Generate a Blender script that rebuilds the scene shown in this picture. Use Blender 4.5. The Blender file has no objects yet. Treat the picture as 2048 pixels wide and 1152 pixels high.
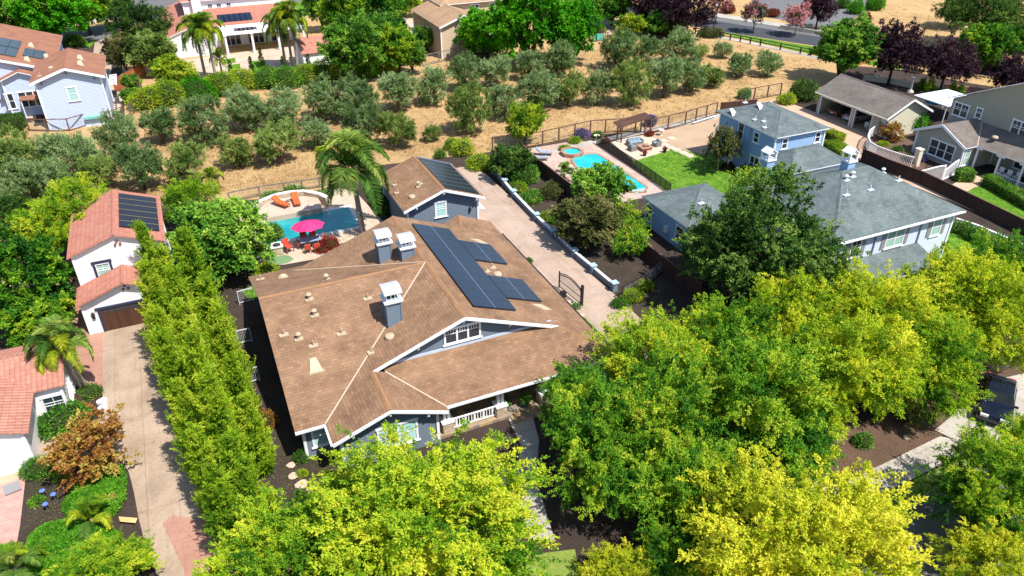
import bpy, math, random
import numpy as np
from mathutils import Vector, Matrix, Quaternion
random.seed(7)
SC = bpy.context.scene
COL = SC.collection
R = math.radians
# ------------------------------------------------------------------ camera
CAMH = 33.6
PITCH, ROLL, YAW, FPX = 31.75, 0.12, 24.3, 1500.0
def cam_axes():
    p, r, y = R(PITCH), R(ROLL), R(YAW)
    f = Vector((math.sin(y)*math.cos(p), math.cos(y)*math.cos(p), -math.sin(p)))
    rt = Vector((math.cos(y), -math.sin(y), 0)); dn = f.cross(rt)
    rt2 = math.cos(r)*rt + math.sin(r)*dn; dn2 = -math.sin(r)*rt + math.cos(r)*dn
    return rt2, dn2, f
RT, DN, FW = cam_axes()
cam = bpy.data.objects.new('camera', bpy.data.cameras.new('camera')); COL.objects.link(cam)
cam.matrix_world = Matrix(((RT.x, -DN.x, -FW.x, 0), (RT.y, -DN.y, -FW.y, 0), (RT.z, -DN.z, -FW.z, CAMH), (0, 0, 0, 1)))
cam.data.sensor_width = 36; cam.data.lens = FPX/2048*36; cam.data.clip_end = 4000; cam.data.clip_start = .5
SC.camera = cam
SC.view_settings.view_transform = 'Standard'; SC.view_settings.look = 'None'
SC.view_settings.exposure = 0.6; SC.view_settings.gamma = 1.0
# ------------------------------------------------------------------ sky and sun
W = bpy.data.worlds.new('World'); SC.world = W; W.use_nodes = True
wn = W.node_tree.nodes; bg = wn['Background']
sky = wn.new('ShaderNodeTexSky'); sky.sky_type = 'NISHITA'; sky.sun_disc = False
sky.sun_elevation = R(59); sky.sun_rotation = R(155); sky.air_density = 1.0; sky.dust_density = .6
W.node_tree.links.new(sky.outputs[0], bg.inputs[0]); bg.inputs[1].default_value = 0.125
sl = bpy.data.lights.new('sun', 'SUN'); sl.energy = 4.7; sl.angle = R(.5); sl.color = (1, .955, .88)
so = bpy.data.objects.new('sun', sl); COL.objects.link(so)
so.rotation_euler = Vector((-.25, .545, -1)).to_track_quat('-Z', 'Y').to_euler()
SC.cycles.max_bounces = 6; SC.cycles.diffuse_bounces = 3; SC.cycles.transmission_bounces = 4; SC.cycles.transparent_max_bounces = 8
# ------------------------------------------------------------------ helpers
def P(u, v, z=0.0):
    "the point of the photograph (u,v) that lies at height z"
    d = RT*(u-1024) + DN*(v-576) + FW*FPX
    t = (z-CAMH)/d.z
    return Vector((d.x*t, d.y*t, z))
def tag(o, label=None, cat=None, group=None, kind=None):
    if label: o['label'] = label
    if cat: o['category'] = cat
    if group: o['group'] = group
    if kind: o['kind'] = kind
    return o
def root(name, loc, label, cat, group=None, rz=0):
    o = bpy.data.objects.new(name, None); COL.objects.link(o)
    o.location = loc; o.rotation_euler = (0, 0, rz); o.empty_display_size = .3
    return tag(o, label, cat, group)
def copy_tree(o, parent=None):
    c = o.copy(); COL.objects.link(c); c.parent = parent
    for ch in list(o.children): copy_tree(ch, c)
    return c
def dup(o, loc, rz, label, group=None, sc=None):
    c = copy_tree(o); c.location = loc; c.rotation_euler = (0, 0, rz); c['label'] = label
    if group: c['group'] = group
    if sc: c.scale = (sc, sc, sc) if not isinstance(sc, tuple) else sc
    return c
class MB:
    "collects shapes, links them as ONE mesh object"
    def __init__(s): s.v = []; s.f = []; s.m = []
    def add(s, vs, fs, m=0):
        n = len(s.v); s.v += [tuple(p) for p in vs]; s.f += [tuple(i+n for i in f) for f in fs]; s.m += [m]*len(fs); return s
    def box(s, x0, x1, y0, y1, z0, z1, m=0):
        return s.add([(x0,y0,z0),(x1,y0,z0),(x1,y1,z0),(x0,y1,z0),(x0,y0,z1),(x1,y0,z1),(x1,y1,z1),(x0,y1,z1)],
                     [(0,3,2,1),(4,5,6,7),(0,1,5,4),(1,2,6,5),(2,3,7,6),(3,0,4,7)], m)
    def obox(s, c, ax, ay, az, m=0):
        c, ax, ay, az = Vector(c), Vector(ax), Vector(ay), Vector(az)
        vs = [c+ax*i+ay*j+az*k for k in (-1,1) for (i,j) in ((-1,-1),(1,-1),(1,1),(-1,1))]
        return s.add(vs, [(0,3,2,1),(4,5,6,7),(0,1,5,4),(1,2,6,5),(2,3,7,6),(3,0,4,7)], m)
    def bar(s, a, b, w, h, m=0):
        a, b = Vector(a), Vector(b); d = (b-a); L = d.length; d = d/L
        u = d.cross(Vector((0,0,1))); u = u.normalized() if u.length > 1e-4 else Vector((1,0,0)); n = u.cross(d)
        return s.obox((a+b)/2, d*L/2, u*w/2, n*h/2, m)
    def tube(s, a, b, r0, r1=None, n=8, m=0, cap=True):
        a, b = Vector(a), Vector(b); r1 = r0 if r1 is None else r1; d = (b-a).normalized()
        u = d.cross(Vector((0,0,1))); u = u.normalized() if u.length > 1e-4 else Vector((1,0,0)); w = d.cross(u)
        vs = []
        for (c, r) in ((a, r0), (b, r1)):
            for i in range(n):
                t = 2*math.pi*i/n; vs.append(c+(u*math.cos(t)+w*math.sin(t))*r)
        fs = [(i, (i+1) % n, n+(i+1) % n, n+i) for i in range(n)]
        if cap: fs += [tuple(range(n))[::-1], tuple(range(n, 2*n))]
        return s.add(vs, fs, m)
    def lathe(s, c, prof, n=14, m=0, sx=1, sy=1):
        c = Vector(c); vs = []
        for (r, z) in prof:
            for i in range(n):
                t = 2*math.pi*i/n; vs.append(c+Vector((math.cos(t)*r*sx, math.sin(t)*r*sy, z)))
        fs = [(k*n+i, k*n+(i+1) % n, (k+1)*n+(i+1) % n, (k+1)*n+i) for k in range(len(prof)-1) for i in range(n)]
        fs += [tuple(range(n))[::-1], tuple(range((len(prof)-1)*n, len(prof)*n))]
        return s.add(vs, fs, m)
    def prism(s, pts, z0, z1, m=0, ms=None):
        n = len(pts); a = sum(pts[i][0]*pts[(i+1) % n][1]-pts[(i+1) % n][0]*pts[i][1] for i in range(n))
        if a < 0: pts = pts[::-1]
        s.add([(p[0], p[1], z0) for p in pts]+[(p[0], p[1], z1) for p in pts],
              [tuple(range(n, 2*n)), tuple(range(n))[::-1]], m)
        k = len(s.v)-2*n
        s.f += [(k+i, k+(i+1) % n, k+n+(i+1) % n, k+n+i) for i in range(n)]; s.m += [m if ms is None else ms]*n
        return s
    def sheet(s, pts, z, m=0):
        n = len(pts); a = sum(pts[i][0]*pts[(i+1) % n][1]-pts[(i+1) % n][0]*pts[i][1] for i in range(n))
        if a < 0: pts = pts[::-1]
        return s.add([(p[0], p[1], z) for p in pts], [tuple(range(n))], m)
    def build(s, name, mats, parent=None, smooth=False, bevel=0):
        if not isinstance(mats, (list, tuple)): mats = [mats]
        off = Vector(parent.matrix_basis.translation) if parent else Vector((0,0,0))
        if parent and parent.parent: off += Vector(parent.parent.matrix_basis.translation)
        if parent is None and s.v:                       # a thing that is one mesh: origin at its base
            a = np.array(s.v); off = Vector(((a[:,0].min()+a[:,0].max())/2, (a[:,1].min()+a[:,1].max())/2, a[:,2].min()))
        me = bpy.data.meshes.new(name)
        V = [(p[0]-off.x, p[1]-off.y, p[2]-off.z) for p in s.v]
        me.from_pydata(V, [], s.f)
        for m in mats: me.materials.append(m)
        me.polygons.foreach_set('material_index', s.m)
        if smooth: me.polygons.foreach_set('use_smooth', [True]*len(s.f))
        uv = me.uv_layers.new(name='UVMap').data
        for p in me.polygons:
            nr = p.normal
            if abs(nr.z) > .985: ux, vx = Vector((1,0,0)), Vector((0,1,0))
            else: ux = Vector((-nr.y, nr.x, 0)).normalized(); vx = nr.cross(ux)
            for li in p.loop_indices:
                c = Vector(s.v[me.loops[li].vertex_index]); uv[li].uv = (c.dot(ux), c.dot(vx))
        me.update()
        o = bpy.data.objects.new(name, me); COL.objects.link(o)
        if parent: o.parent = parent
        else: o.location = off
        if bevel:
            b = o.modifiers.new('bevel', 'BEVEL'); b.width = bevel; b.segments = 2; b.limit_method = 'ANGLE'
        return o
# ------------------------------------------------------------------ materials
def mat(name, col, rough=.8, spec=.3, metal=0):
    m = bpy.data.materials.new(name); m.use_nodes = True; b = m.node_tree.nodes['Principled BSDF']
    b.inputs['Base Color'].default_value = (*col, 1); b.inputs['Roughness'].default_value = rough
    b.inputs['Specular IOR Level'].default_value = spec; b.inputs['Metallic'].default_value = metal
    return m
class NT:
    def __init__(s, name, rough=.85, spec=.25):
        s.m = bpy.data.materials.new(name); s.m.use_nodes = True; s.t = s.m.node_tree; s.b = s.t.nodes['Principled BSDF']
        s.b.inputs['Roughness'].default_value = rough; s.b.inputs['Specular IOR Level'].default_value = spec
    def n(s, typ, **kw):
        x = s.t.nodes.new('ShaderNode'+typ)
        for k, v in kw.items(): setattr(x, k, v)
        return x
    def l(s, a, b): s.t.links.new(a, b)
    def coord(s, kind='UV', scale=(1,1,1), rot=0):
        c = s.n('TexCoord'); mp = s.n('Mapping'); s.l(c.outputs[kind], mp.inputs[0]); mp.inputs['Scale'].default_value = scale
        mp.inputs['Rotation'].default_value = (0, 0, rot); return mp.outputs[0]
    def noise(s, vec, scale, detail=4, rough=.6, dist=0):
        x = s.n('TexNoise'); s.l(vec, x.inputs['Vector']); x.inputs['Scale'].default_value = scale
        x.inputs['Detail'].default_value = detail; x.inputs['Roughness'].default_value = rough; x.inputs['Distortion'].default_value = dist
        return x.outputs['Fac']
    def ramp(s, fac, stops):
        r = s.n('ValToRGB'); s.l(fac, r.inputs[0]); e = r.color_ramp.elements
        while len(e) < len(stops): e.new(.5)
        for i, (p, c) in enumerate(stops): e[i].position = p; e[i].color = (*c, 1) if len(c) == 3 else c
        return r.outputs[0]
    def mix(s, fac, a, b, mode='MIX'):
        x = s.n('Mix', data_type='RGBA', blend_type=mode)
        for (i, v) in ((0, fac), (6, a), (7, b)):
            if isinstance(v, (int, float)): x.inputs[i].default_value = v
            elif isinstance(v, tuple): x.inputs[i].default_value = (*v, 1)
            else: s.l(v, x.inputs[i])
        return x.outputs[2]
    def math(s, op, a, b=0.0):
        x = s.n('Math', operation=op)
        for i, v in enumerate((a, b)):
            if isinstance(v, (int, float)): x.inputs[i].default_value = v
            else: s.l(v, x.inputs[i])
        return x.outputs[0]
    def bump(s, h, strength=.5, dist=.02):
        x = s.n('Bump'); s.l(h, x.inputs['Height']); x.inputs['Strength'].default_value = strength; x.inputs['Distance'].default_value = dist
        s.l(x.outputs[0], s.b.inputs['Normal'])
    def col(s, c): s.l(c, s.b.inputs['Base Color']); return s.m
def m_shingle(name, a, b, c, w=.32, h=.17):
    t = NT(name, .92, .15); uv = t.coord()
    br = t.n('TexBrick'); t.l(uv, br.inputs['Vector']); br.offset = .5
    br.inputs['Scale'].default_value = 1; br.inputs['Brick Width'].default_value = w; br.inputs['Row Height'].default_value = h
    br.inputs['Mortar Size'].default_value = .018; br.inputs['Mortar Smooth'].default_value = .3; br.inputs['Bias'].default_value = 0
    br.inputs['Color1'].default_value = (*a, 1); br.inputs['Color2'].default_value = (*b, 1); br.inputs['Mortar'].default_value = tuple(x*.6 for x in a)+(1,)
    n1 = t.noise(uv, .5, 5, .65); n2 = t.noise(uv, 14, 3, .7); n3 = t.noise(uv, 3.1, 3, .6)
    k = t.mix(t.ramp(n3, [(.42, (0,0,0)), (.6, (1,1,1))]), br.outputs['Color'], c)
    k2 = t.mix(.55, br.outputs['Color'], k)
    st = t.noise(t.coord('UV', (1.6,.18,1)), 1.3, 5, .7); k2 = t.mix(t.ramp(st, [(.45, (0,0,0)), (.75, (.5,.5,.5))]), k2, tuple(x*.62 for x in a))
    k3 = t.mix(.42, k2, t.ramp(n1, [(.3, tuple(x*.72 for x in a)), (.7, tuple(min(1, x*1.25) for x in b))]))
    k4 = t.mix(.35, k3, t.ramp(n2, [(.3, (.35,.35,.35)), (.7, (.75,.72,.7))]), 'SOFT_LIGHT')
    sp = t.n('SeparateXYZ'); t.l(uv, sp.inputs[0]); saw = t.math('FRACT', t.math('DIVIDE', sp.outputs[1], h))
    t.bump(t.math('ADD', t.math('MULTIPLY', saw, -1), t.math('MULTIPLY', n2, .6)), .55, .02)
    return t.col(k4)
def m_siding(name, c, h=.17, var=.07):
    t = NT(name, .7, .25); uv = t.coord(); sp = t.n('SeparateXYZ'); t.l(uv, sp.inputs[0])
    saw = t.math('FRACT', t.math('DIVIDE', sp.outputs[1], h))
    n = t.noise(uv, 1.2, 5)
    col = t.mix(n, tuple(x*(1-var) for x in c), tuple(min(1, x*(1+var)) for x in c))
    gap = t.ramp(saw, [(.0, (.45,.45,.45)), (.09, (1,1,1))])  # shadow line of each lap, painted into the colour; the boards have no opening
    t.bump(t.math('MULTIPLY', saw, -1), 1.0, .035)
    return t.col(t.mix(1, col, gap, 'MULTIPLY'))
def m_tile(name, a, b, c):
    t = NT(name, .8, .25); uv = t.coord(); sp = t.n('SeparateXYZ'); t.l(uv, sp.inputs[0])
    br = t.n('TexBrick'); t.l(uv, br.inputs['Vector']); br.offset = 0
    br.inputs['Scale'].default_value = 1; br.inputs['Brick Width'].default_value = .3; br.inputs['Row Height'].default_value = .38
    br.inputs['Mortar Size'].default_value = .012; br.inputs['Mortar Smooth'].default_value = .5
    br.inputs['Color1'].default_value = (*a, 1); br.inputs['Color2'].default_value = (*b, 1); br.inputs['Mortar'].default_value = tuple(x*.55 for x in a)+(1,)
    n = t.noise(uv, .9, 5); n2 = t.noise(uv, 9, 3)
    wav = t.math('ABSOLUTE', t.math('SINE', t.math('MULTIPLY', sp.outputs[0], math.pi/.3)))
    saw = t.math('FRACT', t.math('DIVIDE', sp.outputs[1], .38))
    t.bump(t.math('SUBTRACT', wav, t.math('MULTIPLY', saw, .9)), .9, .05)
    k = t.mix(t.ramp(n, [(.35, (0,0,0)), (.75, (.8,.8,.8))]), br.outputs['Color'], c)
    return t.col(t.mix(.25, k, t.ramp(n2, [(.3, (.3,.3,.3)), (.7, (.75,.75,.75))]), 'SOFT_LIGHT'))
def m_ground(name, stops, s1=.25, s2=6, bump=.4, rough=.95, mixf=.5, s3=45, bd=.05):
    t = NT(name, rough, .1); co = t.coord('Object')
    n1 = t.noise(co, s1, 6, .65, .4); n2 = t.noise(co, s2, 5, .7); n3 = t.noise(co, s3, 2, .6)
    f = t.math('ADD', t.math('MULTIPLY', n1, 1-mixf), t.math('MULTIPLY', n2, mixf))
    f = t.math('ADD', t.math('MULTIPLY', f, .8), t.math('MULTIPLY', n3, .2))
    t.bump(t.math('ADD', n2, n3), bump, bd)
    return t.col(t.ramp(f, stops))
def m_concrete(name, a, b, jx=0, jy=0, rot=0, jc=.55):
    t = NT(name, .85, .2); co = t.coord('UV', rot=rot); n1 = t.noise(co, .35, 6, .7, .6); n2 = t.noise(co, 5, 5, .75); n4 = t.noise(co, 38, 2)
    f = t.math('ADD', t.math('MULTIPLY', n1, .6), t.math('ADD', t.math('MULTIPLY', n2, .27), t.math('MULTIPLY', n4, .13)))
    c = t.ramp(f, [(.4, a), (.58, b)])
    n5 = t.noise(co, .9, 6, .75, 1.2); c = t.mix(t.ramp(n5, [(.56, (0,0,0)), (.78, (.4,.4,.4))]), c, tuple(x*.6 for x in a))
    n6 = t.noise(t.coord('UV', (3,.25,1), rot), 1.0, 3, .6); c = t.mix(t.ramp(n6, [(.55, (0,0,0)), (.7, (.28,.28,.28))]), c, tuple(x*.6 for x in a))
    if jx:
        br = t.n('TexBrick'); t.l(co, br.inputs['Vector']); br.offset = 0; br.inputs['Scale'].default_value = 1
        br.inputs['Brick Width'].default_value = jx; br.inputs['Row Height'].default_value = jy; br.inputs['Mortar Size'].default_value = .02
        for k in ('Color1', 'Color2'): br.inputs[k].default_value = (1,1,1,1)
        br.inputs['Mortar'].default_value = (jc, jc*.97, jc*.94, 1); br.inputs['Color2'].default_value = (.95,.94,.93,1)
        c = t.mix(1, c, br.outputs['Color'], 'MULTIPLY')
    t.bump(n4, .15, .01)
    return t.col(c)
def m_brick(name, a, b, mo, w=.3, h=.1, off=.5, kind='UV', ms=.012):
    t = NT(name, .85, .2); uv = t.coord(kind); br = t.n('TexBrick'); t.l(uv, br.inputs['Vector']); br.offset = off
    br.inputs['Scale'].default_value = 1; br.inputs['Brick Width'].default_value = w; br.inputs['Row Height'].default_value = h; br.inputs['Mortar Size'].default_value = ms
    br.inputs['Color1'].default_value = (*a, 1); br.inputs['Color2'].default_value = (*b, 1); br.inputs['Mortar'].default_value = (*mo, 1)
    n = t.noise(uv, 2, 4)
    t.bump(br.outputs['Fac'], -.5, .02)
    return t.col(t.mix(.35, br.outputs['Color'], t.ramp(n, [(.3, (.3,.3,.3)), (.7, (.8,.8,.8))]), 'SOFT_LIGHT'))
def m_wood(name, a, b, w=.14):
    t = NT(name, .8, .2); uv = t.coord(); sp = t.n('SeparateXYZ'); t.l(uv, sp.inputs[0])
    cell = t.math('FLOOR', t.math('DIVIDE', sp.outputs[0], w)); wn_ = t.n('TexWhiteNoise', noise_dimensions='1D'); t.l(cell, wn_.inputs['W'])
    fr = t.math('FRACT', t.math('DIVIDE', sp.outputs[0], w)); n = t.noise(uv, 3, 5)
    c = t.mix(t.math('ADD', t.math('MULTIPLY', wn_.outputs['Value'], .6), t.math('MULTIPLY', n, .4)), a, b)
    t.bump(t.ramp(fr, [(0, (0,0,0)), (.1, (1,1,1)), (.9, (1,1,1)), (1, (0,0,0))]), .8, .02)
    return t.col(c)
def m_solar(name, base, line, w, h):
    t = NT(name, .22, .35); uv = t.coord(); br = t.n('TexBrick'); t.l(uv, br.inputs['Vector']); br.offset = 0
    br.inputs['Scale'].default_value = 1; br.inputs['Brick Width'].default_value = w; br.inputs['Row Height'].default_value = h; br.inputs['Mortar Size'].default_value = .006
    br.inputs['Color1'].default_value = (*base, 1); br.inputs['Color2'].default_value = tuple(x*1.2 for x in base)+(1,); br.inputs['Mortar'].default_value = (*line, 1)
    return t.col(br.outputs['Color'])
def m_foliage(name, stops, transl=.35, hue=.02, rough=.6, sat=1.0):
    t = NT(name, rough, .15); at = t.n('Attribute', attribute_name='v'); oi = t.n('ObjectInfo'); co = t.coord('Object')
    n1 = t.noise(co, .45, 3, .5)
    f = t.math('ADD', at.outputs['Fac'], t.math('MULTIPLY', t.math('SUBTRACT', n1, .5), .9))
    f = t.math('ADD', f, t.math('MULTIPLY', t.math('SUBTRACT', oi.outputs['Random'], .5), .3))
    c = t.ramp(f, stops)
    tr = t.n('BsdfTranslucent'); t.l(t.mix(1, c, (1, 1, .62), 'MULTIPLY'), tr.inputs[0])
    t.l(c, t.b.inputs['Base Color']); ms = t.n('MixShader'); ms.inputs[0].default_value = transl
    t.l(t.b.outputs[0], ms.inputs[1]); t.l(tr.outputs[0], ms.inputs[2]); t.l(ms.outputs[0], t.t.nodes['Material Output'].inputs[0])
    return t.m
def m_water(name, a, b, sc=1.2, kind='Object'):
    t = NT(name, .06, .6); co = t.coord(kind); n = t.noise(co, .35, 3); n2 = t.noise(co, 7, 3, .5, .6)
    vo = t.n('TexVoronoi', feature='SMOOTH_F1'); t.l(co, vo.inputs['Vector']); vo.inputs['Scale'].default_value = 2.6
    t.bump(n2, .22, .04)
    c = t.ramp(n, [(.35, a), (.65, b)])
    return t.col(t.mix(.28, c, t.ramp(vo.outputs['Distance'], [(.1, (.35,.35,.35)), (.6, (.78,.78,.78))]), 'SOFT_LIGHT'))
def m_var(name, a, b, sc=3, rough=.8, spec=.3, bump=.1):
    t = NT(name, rough, spec); co = t.coord('Object'); n = t.noise(co, sc, 5, .65)
    t.bump(t.noise(co, sc*8, 3), bump, .01)
    return t.col(t.ramp(n, [(.3, a), (.7, b)]))
M = {}
M['shingle'] = m_shingle('brown_shingle', (.18,.102,.06), (.33,.2,.118), (.145,.09,.065), .42, .22)
M['shingle_red'] = m_shingle('red_brown_shingle', (.27,.12,.075), (.34,.165,.105), (.25,.115,.08))
M['shingle_grey'] = m_shingle('blue_grey_shingle', (.085,.108,.113), (.17,.21,.21), (.08,.097,.105), .42, .22)
M['shingle_taupe'] = m_shingle('taupe_shingle', (.13,.112,.1), (.21,.185,.165), (.13,.11,.1), .42, .22)
M['shingle_tan'] = m_shingle('tan_shingle', (.33,.21,.125), (.42,.28,.17), (.3,.19,.12))
M['ridge'] = m_shingle('ridge_shingle', (.27,.145,.075), (.34,.19,.1), (.26,.14,.08), .25, .25)
M['valley'] = m_var('valley_metal', (.5,.4,.29), (.58,.47,.35), 4, .5, .4)
M['vent'] = m_var('vent_paint', (.4,.31,.21), (.52,.42,.3), 5, .5, .3)
M['vent_grey'] = m_var('vent_paint_grey', (.5,.55,.6), (.7,.74,.78), 5, .5, .4)
M['siding_blue'] = m_siding('slate_blue_siding', (.13,.167,.215))
M['siding_left'] = m_siding('pale_blue_siding', (.43,.5,.64))
M['siding_light'] = m_siding('light_blue_siding', (.5,.57,.66), .2)
M['siding_sky'] = m_siding('sky_blue_siding', (.25,.38,.58), .2)
M['siding_taupe'] = m_siding('taupe_siding', (.36,.35,.29), .2)
M['siding_cream'] = m_siding('cream_siding', (.52,.49,.37), .2)
M['siding_tan'] = m_siding('tan_siding', (.52,.4,.28), .22)
M['trim'] = m_var('white_trim', (.72,.74,.78), (.82,.83,.85), 3, .6, .3)
M['stucco'] = m_var('white_stucco', (.74,.74,.74), (.83,.82,.81), 1.2, .9, .1, .3)
M['stucco_cream'] = m_var('cream_stucco', (.6,.54,.42), (.68,.62,.5), 2, .9, .1, .3)
M['tile'] = m_tile('salmon_tile', (.38,.14,.095), (.49,.21,.145), (.4,.18,.135))
M['tile2'] = m_tile('terracotta_tile', (.38,.15,.105), (.5,.23,.16), (.43,.21,.155))
M['glass'] = mat('dark_window_glass', (.03,.04,.05), .08, .6)
M['glass_blind'] = m_siding('blind_behind_glass', (.3,.48,.47), .09, .1)
M['glass_green'] = m_siding('green_blind_behind_glass', (.24,.4,.33), .1, .1)
M['dark_trim'] = mat('dark_blue_trim', (.03,.04,.08), .5)
M['dark'] = mat('dark_interior', (.02,.02,.022), .9)
M['garage_wood'] = m_wood('brown_garage_boards', (.06,.028,.018), (.11,.05,.03), .22)
M['fence'] = m_wood('dark_brown_boards', (.045,.026,.02), (.085,.048,.036), .15)
M['fence_orange'] = m_wood('orange_cedar_boards', (.36,.11,.04), (.48,.17,.07), .15)
M['fence_weathered'] = m_wood('weathered_boards', (.14,.1,.075), (.22,.17,.13), .15)
M['post'] = m_var('brown_timber', (.11,.055,.045), (.17,.09,.07), 5, .8, .2)
M['post_grey'] = m_var('grey_timber', (.13,.12,.1), (.22,.2,.17), 5, .8, .2)
M['black'] = mat('black_metal', (.02,.018,.02), .45, .4)
M['grey'] = mat('grey_plastic', (.25,.25,.26), .6)
M['white'] = mat('white_paint', (.8,.8,.8), .5)
M['screen'] = mat('black_mesh', (.02,.025,.02), .8); M['screen'].node_tree.nodes['Principled BSDF'].inputs['Alpha'].default_value = .55
M['steel'] = mat('steel', (.45,.46,.48), .35, .5, .6)
M['solar'] = m_solar('solar_cells', (.012,.02,.042), (.022,.034,.06), .20, .20)
M['solar_frame'] = mat('solar_frame', (.01,.012,.018), .4)
M['solar_line'] = mat('solar_seam', (.16,.2,.26), .4)
M['solar_old'] = m_solar('old_solar_cells', (.035,.05,.06), (.06,.08,.09), .15, .15)
M['thermal'] = m_solar('black_solar_heating_mat', (.012,.012,.016), (.02,.02,.026), 4, .05)
M['dry'] = m_ground('dry_golden_grass', [(.28,(.2,.115,.05)),(.42,(.39,.25,.115)),(.52,(.52,.345,.165)),(.66,(.62,.43,.22)),(.8,(.68,.5,.28))], .16, 2.2, .8, .95, .55, 22, .12)
M['mulch'] = m_ground('dark_mulch', [(.3,(.03,.023,.02)),(.52,(.068,.05,.042)),(.7,(.14,.102,.082))], .5, 9, .9, .95, .6, 40, .06)
M['mulch_brown'] = m_ground('brown_wood_chips', [(.3,(.07,.045,.035)),(.5,(.14,.09,.065)),(.72,(.32,.21,.15))], .5, 14, .9, .95, .75, 50, .06)
M['dirt'] = m_ground('bare_dirt', [(.3,(.3,.2,.13)),(.5,(.42,.3,.2)),(.7,(.52,.39,.27))], .4, 5, .4)
M['lawn'] = m_ground('green_lawn', [(.38,(.03,.1,.008)),(.47,(.07,.18,.014)),(.54,(.135,.26,.022)),(.63,(.27,.34,.06))], .8, 3.2, .8, .95, .55, 30, .06)
M['lawn_dry'] = m_ground('yellowing_lawn', [(.3,(.1,.17,.02)),(.5,(.2,.27,.05)),(.7,(.4,.36,.12))], .3, 4, .6)
M['turf'] = m_ground('synthetic_turf', [(.3,(.12,.22,.1)),(.7,(.2,.3,.15))], .5, 9, .3)
M['asphalt'] = m_ground('asphalt', [(.3,(.045,.05,.06)),(.7,(.08,.085,.1))], .15, 3, .15, .9, .4, 60, .01)
M['asphalt_l'] = m_ground('worn_asphalt', [(.3,(.1,.1,.105)),(.7,(.17,.165,.16))], .15, 3, .15, .9, .4, 60, .01)
M['gravel'] = m_ground('grey_gravel', [(.3,(.09,.09,.09)),(.5,(.15,.15,.155)),(.75,(.24,.24,.25))], .4, 6, .5)
M['drive'] = m_concrete('pink_beige_concrete', (.36,.265,.205), (.46,.35,.28), 2.6, 2.6, 0, .78)
M['drive_l'] = m_concrete('grey_beige_concrete', (.3,.22,.16), (.44,.335,.25), 1.7, 9.0, 0, .68)
M['drive_r'] = m_concrete('salmon_concrete', (.5,.32,.22), (.6,.41,.3), 3.5, 3.5, .6, .8)
M['red_conc'] = m_concrete('red_concrete', (.34,.17,.125), (.43,.24,.185), 3, 3, 0, .7)
M['walk'] = m_concrete('pale_concrete', (.35,.315,.27), (.48,.44,.39), 1.5, 1.5, 0, .65)
M['deck'] = m_concrete('cream_pool_deck', (.46,.34,.255), (.56,.44,.345))
M['deck_r'] = m_concrete('pink_stone_deck', (.4,.27,.22), (.55,.43,.37), .6, .6, .3, .75)
M['pinkbrick'] = m_brick('pink_brick_paving', (.5,.25,.21), (.58,.32,.27), (.42,.24,.2), .22, .11)
M['coping'] = m_var('pale_coping', (.66,.62,.56), (.76,.73,.68), 3)
M['stone'] = m_brick('ledge_stone', (.42,.31,.2), (.6,.5,.38), (.3,.23,.17), .32, .14, .37)
M['redstone'] = m_brick('reddish_stone', (.33,.17,.12), (.45,.25,.18), (.25,.16,.12), .35, .2)
M['slate'] = m_brick('mixed_slate', (.2,.16,.15), (.45,.3,.13), (.3,.25,.2), .45, .45)
M['water'] = m_water('deep_pool_water', (.0,.2,.235), (.015,.33,.34))
M['water_b'] = m_water('bright_pool_water', (.0,.34,.42), (.015,.52,.58))
M['pink'] = m_var('hot_pink_canvas', (.8,.02,.13), (.9,.045,.2), 2, .7)
M['orange'] = m_var('orange_canvas', (.78,.09,.02), (.86,.13,.035), 4, .8)
M['redcush'] = m_var('red_canvas', (.5,.05,.03), (.62,.09,.05), 4, .8)
M['bluegrey'] = m_var('grey_blue_canvas', (.2,.28,.36), (.3,.38,.46), 4, .8)
M['wicker'] = m_var('grey_wicker', (.13,.13,.125), (.24,.235,.22), 12, .8)
M['teak'] = m_var('teak', (.2,.075,.04), (.3,.12,.07), 5, .6)
M['umb_tan'] = m_var('tan_canvas', (.46,.38,.31), (.53,.45,.38), 2, .8)
M['terracotta'] = m_var('terracotta', (.36,.13,.07), (.45,.18,.1), 5, .8)
M['flag'] = m_var('pinkish_flagstone', (.48,.33,.25), (.62,.47,.38), 4, .85)
M['pad'] = m_var('pale_paver', (.5,.38,.28), (.6,.48,.37), 3)
M['bark'] = m_var('grey_bark', (.1,.075,.055), (.2,.155,.12), 8, .9, .1, .5)
M['bark_dark'] = m_var('dark_bark', (.04,.03,.022), (.09,.065,.05), 8, .9, .1, .5)
M['palm_bark'] = m_var('palm_bark', (.2,.17,.14), (.36,.31,.26), 6, .9, .1, .5)
M['palm_shaft'] = m_var('palm_crownshaft', (.42,.3,.18), (.55,.42,.27), 5, .8)
G = {}
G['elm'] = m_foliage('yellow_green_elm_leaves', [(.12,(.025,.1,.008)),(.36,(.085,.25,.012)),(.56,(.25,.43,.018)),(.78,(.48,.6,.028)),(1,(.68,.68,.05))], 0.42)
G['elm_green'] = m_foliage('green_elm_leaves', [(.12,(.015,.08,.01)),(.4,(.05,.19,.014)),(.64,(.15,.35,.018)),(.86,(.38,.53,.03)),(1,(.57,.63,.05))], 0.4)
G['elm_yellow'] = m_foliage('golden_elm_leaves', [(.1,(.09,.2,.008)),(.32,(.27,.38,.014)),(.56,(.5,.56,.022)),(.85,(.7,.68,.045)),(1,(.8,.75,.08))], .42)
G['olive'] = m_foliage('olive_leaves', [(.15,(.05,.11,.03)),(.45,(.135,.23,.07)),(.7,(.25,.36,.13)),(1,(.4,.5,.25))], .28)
G['olive_warm'] = m_foliage('warm_olive_leaves', [(.15,(.06,.12,.02)),(.45,(.17,.26,.05)),(.7,(.3,.4,.09)),(1,(.45,.52,.18))], 0.28)
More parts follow.
